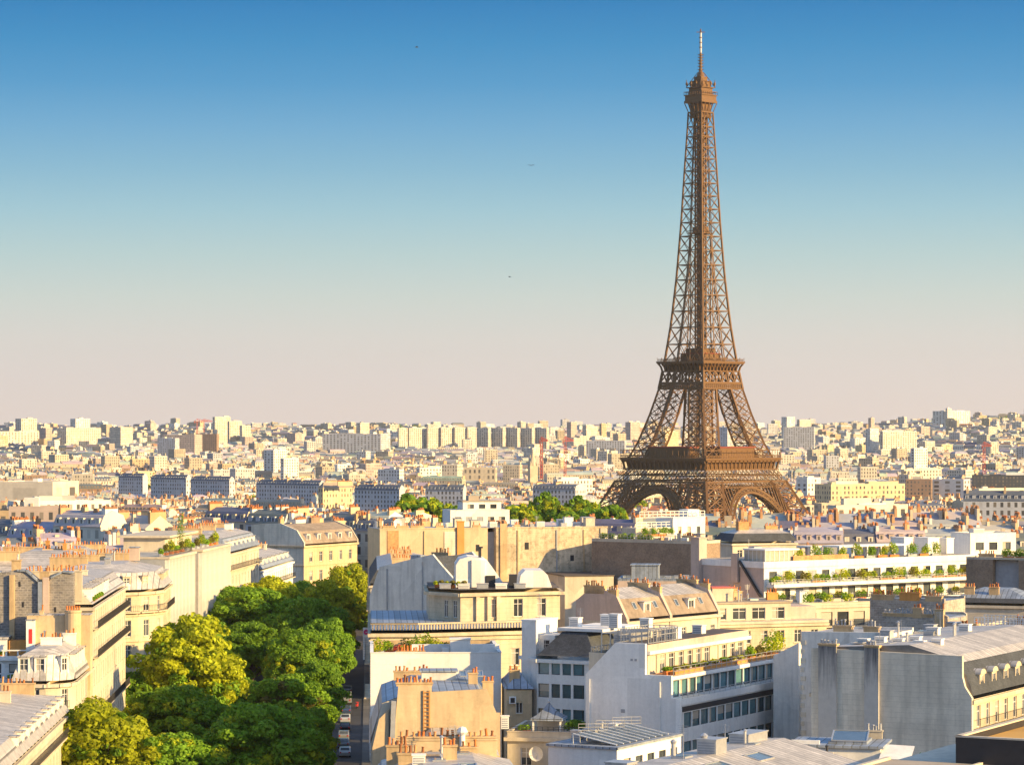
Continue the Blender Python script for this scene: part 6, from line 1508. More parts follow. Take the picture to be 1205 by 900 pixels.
def scooter(off, d, lab):
    x, y = av(off, d); r = empty('motor_scooter', (x, y, .004), 1.5); tag(r, lab, 'scooter')
    b = MB(); b.extr_xz([(-.75, .35), (-.8, .75), (-.1, .78), (0, .4), (.35, .4), (.5, 1.0), (.6, 1.0), (.65, .35)], -.16, .16); b.beam((.55, -.35, 1.05), (.55, .35, 1.05), .05); b.build('body', M['red'], r)
    for q in (-.6, .65):
        w = MB(); N = 10; A = [(q+.25*math.cos(6.283*i/N), -.06, .25+.25*math.sin(6.283*i/N)) for i in range(N)]; B = [(p[0], .06, p[2]) for p in A]
        for i in range(N): w.face([A[i], A[(i+1) % N], B[(i+1) % N], B[i]])
        w.face(A); w.face(B); w.build('wheel', M['tyre'], r)
    s = MB(); s.box(-.7, -.05, -.14, .14, .785, .88); s.build('seat', M['iron'], r)
scooter(-2.4, 519, 'red scooter in the lane beside the silver van')
scooter(-6.2, 452, 'red scooter in the street near the nearest white car')

def hanging_sign():
    x, y = av(0, 398); t = math.radians(2.8); r = empty('hanging_sign', (x-.05, y, 18.3), t)
    tag(r, 'tall narrow white sign with a magenta disc projecting over the street', 'sign')
    m = MB(); m.box(-.98, -.12, -.09, .09, 0, 4.4); m.build('panel', M['white'], r)
    N = 24; m = MB(); c = (-.55, 3.78)
    A = [(c[0]+.36*math.cos(6.283*i/N), -.12, c[1]+.36*math.sin(6.283*i/N)) for i in range(N)]; B = [(p[0], -.092, p[2]) for p in A]; m.face(A)
    for i in range(N): m.face([A[i], A[(i+1) % N], B[(i+1) % N], B[i]])
    m.box(-.62, -.3, -.126, -.1205, 3.74, 3.82, 1); m.build('emblem', [M['magenta'], M['white']], r)
    m = MB()
    for k in range(9): m.box(-.9, -.9+(.68, .5, .62, .4, .66, .55, .6, .45, .64)[k], -.096, -.0905, 3.0-k*.32, 3.05-k*.32)
    m.build('lettering_band', M['greypaint'], r)
    m = MB()
    for z in (.4, 4.0): m.beam((-.14, 0, z), (.1, 0, z), .07)
    m.build('bracket', M['iron'], r)
hanging_sign()
for k, (px, py, s, lab) in enumerate(((490, 56, .45, 'tiny dark bird high in the blue sky, topmost of three'), (625, 195, .45, 'tiny dark bird in mid sky, middle of three'), (600, 326, .36, 'tiny dark bird low in the pale sky, lowest of three'))):
    d = 520; m = MB(); c = .32*s
    prof = [(-.9*s, 0), (-.3*s, .12*s), (.6*s, .08*s), (.95*s, 0), (.6*s, -.1*s), (-.3*s, -.1*s)]
    m.extr_xz(prof, -.1*s, .1*s)
    for q in (-1, 1): m.face([(.3*s, q*.08*s, .05*s), (-.3*s, q*.08*s, .05*s), (-.35*s, q*.9*s, .35*s), (0, q*1.3*s, .3*s)]); m.face([(.3*s, q*.08*s, .02*s), (0, q*1.3*s, .28*s), (-.35*s, q*.9*s, .33*s), (-.3*s, q*.08*s, .02*s)])
    o = m.build('bird', M['iron']); o.location = (X(px, d), d, Zd(py, d)); o.rotation_euler = (0, 0, .5+k); tag(o, lab, 'bird', 'birds in the sky')

# ---------------------------------------------------------------- city kit
TINT = {'cream': (.58, .49, .36), 'pale': (.66, .59, .48), 'white': (.72, .70, .66), 'ochre': (.60, .44, .26), 'pinkish': (.54, .43, .37), 'grey': (.53, .54, .57), 'brown': (.34, .22, .15), 'yellow': (.66, .54, .32)}  # grey leans blue: shade on the far rows is put into the tint
ROOF = {'zinc': (.37, .36, .35), 'slate': (.11, .13, .17), 'tan': (.34, .26, .20), 'tiled': (.42, .21, .12), 'pale': (.50, .47, .42)}
def house(wm, rm, cms, O, th, W_, D, z0, h, tint, rt, style, rng, bay=2.6, storey=3.2, front_only=False, chim=True, jit=0):
    """faces of one house; wm walls (UV storeys), rm roof, cms a list that receives one MB per chimney (or one shared MB)"""
    c, s = math.cos(th), math.sin(th); P = lambda u, v, z: (O[0]+u*c-v*s, O[1]+u*s+v*c, z0+z)
    nf = max(2, round(h/storey)); q = [(0, 0), (W_, 0), (W_, D), (0, D)]
    wm.c = tint
    sh = rng.randrange(50)
    for i in range(4):
        a, b = q[i], q[(i+1) % 4]; L_ = W_ if i % 2 == 0 else D; nb = max(1, round(L_/bay))
        blank = (style == 'mansard' and i % 2 == 1 and rng.random() < .6)
        uv = None if blank else [(sh, 0.001), (sh+nb, 0.001), (sh+nb, nf), (sh, nf)]
        wm.face([P(*a, -6), P(*b, -6), P(*b, 0), P(*a, 0)], 0); wm.face([P(*a, 0), P(*b, 0), P(*b, h), P(*a, h)], 0, uv)
    rm.c = rt
    if style in ('mansard', 'gable'):
        prof = [(-.3, h-.02), (1.3, h+2.6), (D*.45, h+3.7), (D-1.3, h+2.6), (D+.3, h-.02)] if style == 'mansard' else [(-.3, h), (D/2, h+D*.28), (D+.3, h)]
        for (va, za), (vb, zb) in zip(prof, prof[1:]): rm.face([P(0, va, za), P(W_, va, za), P(W_, vb, zb), P(0, vb, zb)], 0)
        wm.face([P(0, v, z) for v, z in prof][::-1]); wm.face([P(W_, v, z) for v, z in prof])
        top = h+3.0
    elif style == 'hip':
        k = min(1.6, D*.2); A = [P(-.3, -.3, h), P(W_+.3, -.3, h), P(W_+.3, D+.3, h), P(-.3, D+.3, h)]; B = [P(k, k, h+2.7), P(W_-k, k, h+2.7), P(W_-k, D-k, h+2.7), P(k, D-k, h+2.7)]
        r1 = min(W_, D)*.42; C = [P(r1, r1, h+3.9), P(W_-r1, r1, h+3.9), P(W_-r1, D-r1, h+3.9), P(r1, D-r1, h+3.9)]
        for i in range(4): rm.face([A[i], A[(i+1) % 4], B[(i+1) % 4], B[i]]); rm.face([B[i], B[(i+1) % 4], C[(i+1) % 4], C[i]])
        rm.face(C); top = h+3.2
    else:
        rm.face([P(0, 0, h), P(W_, 0, h), P(W_, D, h), P(0, D, h)])
        wm.c = tuple(min(1, x*1.06) for x in tint)
        for i in range(4):
            a, b = q[i], q[(i+1) % 4]; wm.face([P(*a, h), P(*b, h), P(*b, h+.8), P(*a, h+.8)])
        n = rng.randrange(1, 4)
        for _ in range(n):
            bw, bd, bh = rng.uniform(1.5, max(2, W_*.35)), rng.uniform(1.5, D*.5), rng.uniform(1.2, 3.2); u, v = rng.uniform(.5, max(.6, W_-bw-.5)), rng.uniform(.5, max(.6, D-bd-.5))
            cb = cms[0] if cms else rm; cb.c = rng.choice((TINT['white'], TINT['pale'], ROOF['zinc'], tint))
            w8 = [P(u, v, h), P(u+bw, v, h), P(u+bw, v+bd, h), P(u, v+bd, h), P(u, v, h+bh), P(u+bw, v, h+bh), P(u+bw, v+bd, h+bh), P(u, v+bd, h+bh)]
            for f in ((4, 5, 6, 7), (0, 1, 5, 4), (1, 2, 6, 5), (2, 3, 7, 6), (3, 0, 4, 7)): cb.face([w8[i] for i in f])
        top = h
    # dormers along the front of steep roofs
    if style in ('mansard', 'hip') and W_ > 6 and not jit:
        nb = max(1, round(W_/bay/1.0)); wm.c = tuple(min(1, x*1.1) for x in tint)
        for j in range(nb):
            u = (j+.5)*W_/nb
            a = [P(u-.6, .15, h+.3), P(u+.6, .15, h+.3), P(u+.6, .15, h+2.0), P(u-.6, .15, h+2.0)]
            wm.face(a, 0, [(sh+j, .1), (sh+j+1, .1), (sh+j+1, .95), (sh+j, .95)])
            wm.face([P(u-.6, .15, h+.3), P(u-.6, .15, h+2), P(u-.6, 1.4, h+2)]); wm.face([P(u+.6, .15, h+.3), P(u+.6, .15, h+2), P(u+.6, 1.4, h+2)])
            rm.face([P(u-.7, .0, h+2.01), P(u+.7, .0, h+2.01), P(u+.7, 1.6, h+2.1), P(u-.7, 1.6, h+2.1)])
    return P, top
def chim_box(mb, P, u, v, L_, T, z, h, rng, pots=True, mi=0):
    w8 = [P(u, v, z), P(u+T, v, z), P(u+T, v+L_, z), P(u, v+L_, z), P(u, v, z+h), P(u+T, v, z+h), P(u+T, v+L_, z+h), P(u, v+L_, z+h)]
    for f in ((4, 5, 6, 7), (0, 1, 5, 4), (1, 2, 6, 5), (2, 3, 7, 6), (3, 0, 4, 7)): mb.face([w8[i] for i in f], mi)
    if pots:
        old = mb.c; mb.c = rng.choice(((.50, .19, .07), (.46, .16, .06), (.42, .22, .12)))
        n = max(2, int(L_/.45))
        for k in range(n):
            if rng.random() < .15: continue
            vv = v+L_*(k+.5)/n; hh = rng.uniform(.45, .9)
            a = [P(u+T*.2, vv-.13, z+h), P(u+T*.8, vv-.13, z+h), P(u+T*.8, vv+.13, z+h), P(u+T*.2, vv+.13, z+h)]; b = [(x, y, zz+hh) for x, y, zz in a]
            for i in range(4): mb.face([a[i], a[(i+1) % 4], b[(i+1) % 4], b[i]], 1 if mi == 0 else mi)
            mb.face(b, 1 if mi == 0 else mi)
        mb.c = old

# skyline occlusion book-keeping (photo columns) so that only houses with something to show are built
SKY = [2000.0]*1300
def proj(x, y, z): return (CX+F*x/y, HY-(z-CZ)*F/y)
def cover(xs_, ytop, commit, frac=1.0):
    a, b = max(0, int(min(xs_))+20), min(1299, int(max(xs_))+20); g = 0.0
    for i in range(a, b+1): g += max(0.0, min(SKY[i], 905)-ytop) if 20 <= i <= 1225 else 0
    if commit:
        for i in range(a, b+1): SKY[i] = min(SKY[i], ytop)
    return g
for b, u0, u1, v0, v1, zt in EXC:
    pts = [b.world(u, v) for u in (u0, u1) for v in (v0, v1)]
    pr = [proj(p[0], p[1], b.z0+zt) for p in pts]
    cover([p[0] for p in pr], max(p[1] for p in pr)+2, True)
HOLES = [(X(824, TD), TD, 95)]   # round the tower (x, y, radius)
def blocked(O, th, W_, D):
    c, s = math.cos(th), math.sin(th)
    for u in (0, W_*.5, W_):
        for v in (0, D*.5, D):
            x, y = O[0]+u*c-v*s, O[1]+u*s+v*c
            if y < 705 and -46 < x-AVK*y < 4: return True
            for hx, hy, r in HOLES:
                if (x-hx)**2+(y-hy)**2 < r*r: return True
            for b, u0, u1, v0, v1, zt in EXC:
                dx, dy = x-b.O[0], y-b.O[1]; uu = dx*b.c+dy*b.s; vv = -dx*b.s+dy*b.c
                if u0-1.5 < uu < u1+1.5 and v0-1.5 < vv < v1+1.5: return True
    return False

# ---------------------------------------------------------------- landmark blocks on and before the skyline
LR = random.Random(3)
class _F: pass
def block(name, label, px0, s, px1, ytop, d, th, tint, bay=3.2, storey=3.0, style='flat', rt='pale', cat='building', dep=16, group=None, rbox=True):
    """px0..s is the left (front) face, s..px1 the right face, ytop the top of the near corner"""
    if 550 <= ytop <= 582 and d < 3400: d = 41*F/(ytop-HY)
    t = math.radians(th); k = d/F
    W_ = max(5, (s-px0)*k/math.cos(t)) if s > px0 else dep
    D = max(6, (px1-s)*k/abs(math.sin(t))) if px1 > s and abs(th) > 8 else dep
    cx, cy = X(s, d), d; O = (cx-W_*math.cos(t), cy-W_*math.sin(t)); z0 = gz(cx, cy)-1; h = Zd(ytop, d)-z0
    r = empty(name, (O[0], O[1], z0), t); tag(r, label, cat, group)
    wm, rm, cb = MB(), MB(), MB(); rng = random.Random(int(px0*7+ytop))
    ti = TINT[tint] if isinstance(tint, str) else tint
    P, top = house(wm, rm, [cb], (0, 0), 0.0, W_, D, 0, h, ti, ROOF[rt], style, rng, bay, storey, jit=1 if style == 'flat' else 0)
    wm.build('wall', M['facade'], r, color=ti); rm.build('roof', M['tinted'], r)
    if cb.f: cb.build('roof_cabin', M['tinted'], r)
    if style != 'flat':
        cc = MB(); cc.c = TINT['ochre']
        for q in range(max(2, int(W_/14))): chim_box(cc, P, q*14.0+1, D*.2, D*.5, .8, h+1.5, 3.0, rng)
        cc.build('chimneys' if False else 'chimney_stack', M['tinted'], r)
    FP = _F(); FP.O = O; FP.c = math.cos(t); FP.s = math.sin(t); FP.z0 = z0; FP.world = lambda u, v, z=0: (O[0]+u*FP.c-v*FP.s, O[1]+u*FP.s+v*FP.c, z+z0)
    EXC.append((FP, 0, W_, 0, D, h)); LMK.append((r, px0, px1, ytop, d, W_, D, h, O, t)); return r
LMK = []
BL = block
# left skyline
BL('tower_block', 'pinkish tower block with a lit right face, leftmost on the skyline', 17, 25, 40, 493, 5600, -35, 'pale', 6, 3)
BL('slab_block', 'long cream banded slab at the left edge of the skyline', -8, -2, 37, 508, 5200, -35, 'pale', 8, 3)
BL('tower_block', 'pinkish slab right of the leftmost cream slab', 45, 54, 60, 504, 5300, -35, 'pinkish')
BL('tower_block', 'white tower rising behind a cream slab on the left skyline', 82, 89, 103, 493, 5700, -35, 'white', 5)
BL('slab_block', 'cream slab in front of the white left skyline tower', 70, 78, 112, 504, 5300, -35, 'pale', 5)
BL('tower_block', 'grey faced slab tower with a sunlit right end, standing alone', 128, 142, 154, 503, 5200, -35, 'pale', 3)
BL('office_block', 'brownish office slab under the left skyline cranes', 190, 229, 236, 512, 4600, -20, 'pinkish', 3)
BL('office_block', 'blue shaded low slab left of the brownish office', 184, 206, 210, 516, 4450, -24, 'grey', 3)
BL('tower_block', 'tallest cream tower of the left skyline cluster', 250, 253, 269, 491, 5400, -35, 'pale', 5)
BL('tower_block', 'middle cream tower of the left skyline cluster', 268, 270, 283, 496, 5350, -35, 'pale', 5)
BL('tower_block', 'lowest cream tower of the left skyline cluster', 282, 285, 294, 501, 5300, -35, 'pale', 5)
BL('office_block', 'brown slab in front of the cream tower cluster', 229, 255, 257, 511, 4700, -20, 'brown', 4)
BL('office_block', 'blue glazed slab with white mullions below the hill', 378, 448, 458, 511, 4700, -18, 'grey', 6)
BL('tower_block', 'square cream and grey tower over the blue glazed slab', 419, 424, 434, 498, 5600, -35, 'pale', 4)
BL('office_block', 'stepped white building in the left middle distance', 310, 322, 336, 530, 3300, -30, 'white', 4)
BL('office_block', 'white building with a blank sunlit end in the left middle distance', 330, 334, 350, 540, 3100, -40, 'white', 4)
BL('warehouse', 'white flat fronted block with rows of small windows on the left', 5, 18, 123, 592, 1080, -62, 'white', 2.8, 3.4, dep=20)
BL('exhibition_hall', 'long hall with a wide pale roof on the left', -6, 62, 80, 568, 2350, -12, 'pale', 30, 20, 'flat', 'pale')
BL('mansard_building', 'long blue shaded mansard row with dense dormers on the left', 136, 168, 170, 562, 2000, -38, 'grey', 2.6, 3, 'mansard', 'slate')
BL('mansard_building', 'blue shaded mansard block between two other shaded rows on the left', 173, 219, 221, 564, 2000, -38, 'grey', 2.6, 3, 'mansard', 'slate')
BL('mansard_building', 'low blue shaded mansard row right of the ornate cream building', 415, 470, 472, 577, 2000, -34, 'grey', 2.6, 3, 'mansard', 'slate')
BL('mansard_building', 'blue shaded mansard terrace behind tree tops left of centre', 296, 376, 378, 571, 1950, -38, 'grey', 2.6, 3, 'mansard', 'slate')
BL('mansard_building', 'ornate sunlit cream building with many chimneys left of centre', 374, 380, 413, 574, 1800, -50, 'yellow', 2.6, 3.4, 'hip', 'tan')
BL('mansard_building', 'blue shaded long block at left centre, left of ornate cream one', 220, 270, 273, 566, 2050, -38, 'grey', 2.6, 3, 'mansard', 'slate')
# centre skyline: the long slabs
for i, (a, c) in enumerate(((469, 479), (481, 502), (503, 519), (519, 535), (535, 550), (550, 560))):
    BL('slab_block', ('sunlit cream slab at the left end of the long skyline row', 'second sunlit cream slab from the left in the long skyline row', 'third sunlit cream slab from the left in the long skyline row', 'fourth sunlit cream slab from left in the long skyline row', 'fifth sunlit cream slab from left in the long skyline row', 'last sunlit slab before the shaded half of the skyline row')[i], a, a+.4, c+.8, 504-(i > 1)*.7, 5000+i*8, -58, 'pale', 4, 3, dep=18, group='slabs of the long skyline row')
for i in range(5):
    a = 561+i*17.2
    BL('slab_block', ('first grey shaded slab of the skyline row, beside the sunlit ones', 'second grey shaded slab of the skyline row', 'middle grey shaded slab of the skyline row', 'fourth grey shaded slab of the skyline row', 'rightmost grey shaded slab of the skyline row')[i], a, a+13.4, a+16.6, 504, 5060+i*6, -32, 'pale', 4.5, 3, dep=18, group='slabs of the long skyline row')
BL('tower_block', 'grey and pale tower pair left of the lattice tower', 667, 672, 679, 497, 5600, -35, 'pinkish', 4)
BL('tower_block', 'reddish tower just left of the lattice tower', 706, 708, 714, 499, 5300, -35, 'ochre', 4)
BL('tower_block', 'pale wide block left of the reddish tower', 686, 690, 704, 502, 5400, -35, 'pale', 4)
BL('tower_block', 'pinkish block seen beside the tower\'s left leg', 736, 742, 754, 497, 5500, -35, 'pinkish', 4)
BL('office_block', 'long grey blue slab left of the tower below the skyline', 690, 735, 737, 519, 4300, -16, 'grey', 4)
BL('office_block', 'cream block seen through the tower\'s left opening', 779, 783, 800, 508, 4900, -35, 'yellow', 4)
BL('office_block', 'grey blue office seen through the tower\'s right opening', 843, 856, 860, 503, 4700, -30, 'grey', 4)
BL('apartment_building', 'long sunlit white building at centre, left of the spire', 490, 494, 545, 551, 2700, -62, 'white', 3.5, 3.2)
BL('civic_building', 'long building with dark columns and cornice right of centre', 545, 583, 585, 551, 2650, -6, 'cream', 4.5, 6)
BL('apartment_building', 'white building left of the tower with a flat roof', 651, 656, 698, 565, 2150, -58, 'white', 3, 3.2)
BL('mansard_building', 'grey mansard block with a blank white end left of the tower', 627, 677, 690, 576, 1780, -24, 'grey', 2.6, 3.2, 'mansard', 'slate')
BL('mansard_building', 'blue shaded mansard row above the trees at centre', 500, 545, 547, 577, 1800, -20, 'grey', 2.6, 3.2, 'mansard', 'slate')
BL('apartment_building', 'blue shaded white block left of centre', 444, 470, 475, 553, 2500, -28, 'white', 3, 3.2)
# right
BL('tower_block', 'white tower on the ridge right of the lattice tower', 920, 926, 937, 491, 5600, -35, 'white', 4)
BL('slab_block', 'pale long block beside the ridge tower right of lattice tower', 938, 941, 956, 494, 5700, -35, 'pale', 4)
BL('tower_block', 'slim pinkish tower on the right skyline', 1022, 1025, 1030, 492, 5800, -35, 'pinkish', 4)
BL('hospital', 'large white block crowning the hill on the right', 1099, 1112, 1149, 484, 6300, -38, 'white', 8, 4)
BL('tower_block', 'stair tower of the white hilltop block', 1113, 1115, 1121, 481, 6290, -38, 'white', 6, 4)
BL('tower_block', 'white tower before a cream slab on the right', 1019, 1024, 1036, 505, 4600, -38, 'white', 4)
BL('slab_block', 'long cream slab right of the white tower on the right', 1036, 1039, 1083, 508, 4550, -55, 'pale', 5)
BL('office_block', 'grey slab below the ridge right of the lattice tower', 923, 958, 960, 503, 4900, -14, 'grey', 4)
BL('tower_block', 'white cube block in the right middle distance', 1072, 1076, 1094, 528, 3200, -45, 'white', 4)
BL('apartment_building', 'long cream banded building right of the tower', 962, 978, 1071, 571, 1750, -64, 'yellow', 3.4, 3.4)
BL('office_block', 'dark brown office block right of the cream banded building', 1067, 1096, 1099, 565, 1760, -14, 'brown', 3, 3)
BL('office_block', 'grey banded office with a sunlit end wall', 1098, 1134, 1146, 565, 1720, -24, 'grey', 10, 3.2)
BL('office_block', 'black glazed office block at the right edge', 1146, 1212, 1216, 560, 1850, -6, (.05, .06, .08), 3, 3)
BL('apartment_building', 'cream banded block in front of the black glazed office', 1148, 1152, 1214, 576, 1640, -60, 'pale', 9, 3.4)
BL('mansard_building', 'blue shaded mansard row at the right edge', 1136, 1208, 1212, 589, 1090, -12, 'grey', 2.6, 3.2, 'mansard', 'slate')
BL('apartment_building', 'long low sunlit cream building right of the tower base', 981, 984, 1075, 597, 980, -62, 'pale', 4, 4)
BL('apartment_building', 'white flat topped block right of tower at middle distance', 1062, 1064, 1112, 553, 2300, -60, 'pale', 4, 3.4)
BL('office_block', 'white blocky building just right of the tower', 938, 950, 968, 563, 2100, -40, 'white', 5, 3.4)
# far hill woods, spire, cranes
def spire():
    d = 2900; r = empty('church_spire', (X(627, d), d, gz(0, d)), .3); tag(r, 'pale stone church spire rising over roofs left of the tower', 'church')
    h = Zd(548, d)-gz(0, d); mb = MB(); mb.box(-4, 4, -4, 4, 0, h); mb.build('tower', M['stone'], r)
    mb = MB(); mb.lathe(0, 0, [(h, 4.4), (h+2, 3.6), (h+16, .2)], 8)
    for a in (-1, 1):
        for c in (-1, 1): mb.lathe(a*3.4, c*3.4, [(h, .8), (h+1.5, .8), (h+5, .1)], 6)
    mb.build('spire', M['stone'], r)
spire()
def crane(px, ytop, ybase, jib, d, lab):
    z1 = Zd(ytop, d); z0 = gz(X(px, d), d); r = empty('tower_crane', (X(px, d), d, z0), LR.uniform(-.4, .4)); tag(r, lab, 'crane', 'cranes over the far roofs')
    h = z1-z0; w = 1.1; mb = MB()
    for a in (-1, 1):
        for c in (-1, 1): mb.beam((a*w, c*w, 0), (a*w, c*w, h), .45)
    n = int(h/4)
    for k in range(n):
        q = 1 if k % 2 else -1
        for c in (-1, 1): mb.beam((-w*q, c*w, k*4), (w*q, c*w, k*4+4), .45)
    mb.build('mast', M['craner'], r); mb = MB(); L_ = jib*d/F
    for c in (-1, 1): mb.beam((-L_*.3, c*.8, h), (L_, c*.8, h), .7)
    mb.beam((0, 0, h+4.5), (L_, 0, h+1.0), .6); mb.beam((0, 0, h), (0, 0, h+4.5), .8); mb.beam((0, 0, h+4.5), (-L_*.3, 0, h+.6), .5)
    for k in range(12): mb.beam((L_*k/12, .8*(1 if k % 2 else -1), h), (L_*(k+.5)/12, 0, h+4.3-3.4*k/12), .4)
    mb.box(-L_*.3, -L_*.2, -1, 1, h-2.4, h); mb.build('jib', M['craner'], r)
crane(637, 519, 540, 8, 3000, 'red tower crane above the roofs right of the spire'); crane(665, 519, 545, 10, 2900, 'taller red crane just left of the lattice tower'); crane(1158, 525, 545, 9, 2900, 'red crane over the roofs at right')
crane(232, 496, 512, 12, 4900, 'red crane left of the cream skyline towers'); crane(240, 496, 512, 10, 5050, 'second red crane, nearest the cream skyline towers')

FG = 'tree clumps between the roofs'
def trees_row(px0, px1, py, d, n, h, r, where, rows=1):
    for i in range(n):
        px = lerp(px0, px1, (i+.5)/n)+TR.uniform(-3, 3); dd = d+TR.uniform(-14, 14)
        HOLES.append((X(px, dd), dd, r+3)); far_tree(X(px, dd), dd, h*TR.uniform(.82, 1.12), r*TR.uniform(.85, 1.2), f'leafy tree {where}, number {i+1} from left', FG)
trees_row(472, 530, 586, 1010, 9, 25.5, 7.5, 'in the clump left of the white stepped block')
trees_row(612, 722, 594, 1030, 18, 25.5, 7.2, 'in the row leading to the tower\'s left foot')
trees_row(735, 768, 600, 2060, 5, 22, 6, 'under the tower\'s left arch')
trees_row(852, 890, 600, 2020, 5, 20, 6, 'under the tower\'s right arch')
trees_row(245, 335, 584, 2300, 8, 20, 6, 'before the blue shaded terrace on the left')
trees_row(120, 132, 590, 2150, 2, 22, 7, 'right of the white fronted block')
trees_row(30, 60, 576, 2550, 4, 20, 7, 'below the pale hall roof')
trees_row(430, 458, 596, 1000, 4, 20, 6, 'left of the centre clump')
trees_row(150, 190, 572, 2700, 4, 22, 7, 'along the blue mansard row')
trees_row(970, 985, 598, 1100, 2, 22, 6, 'beside the long low cream building')
wd = MB(); wr = random.Random(8)
for px0, px1, d, n, hh in ((455, 512, 6900, 70, 26), (400, 425, 6500, 26, 18), (560, 660, 6200, 60, 10), (905, 990, 5700, 60, 14), (1050, 1100, 6300, 50, 16), (1145, 1225, 6800, 120, 24), (1180, 1215, 5600, 50, 14), (480, 520, 4850, 26, 12), (150, 210, 6000, 40, 12), (1080, 1140, 5200, 40, 12), (940, 1000, 4600, 30, 12), (1030, 1200, 6000, 70, 14)):
    for _ in range(n):
        px = wr.uniform(px0, px1); dd = d+wr.uniform(-160, 160); x = X(px, dd); z = gz(x, dd)
        cloud(wd, (x, dd, z+hh*wr.uniform(.3, .8)), (9, 9, hh*.35), 26, 5.5, wr, 0)
tag(wd.build('far_woods', M['leafd']), 'dark wooded slopes between far buildings on the ridge', 'woods', kind='stuff')

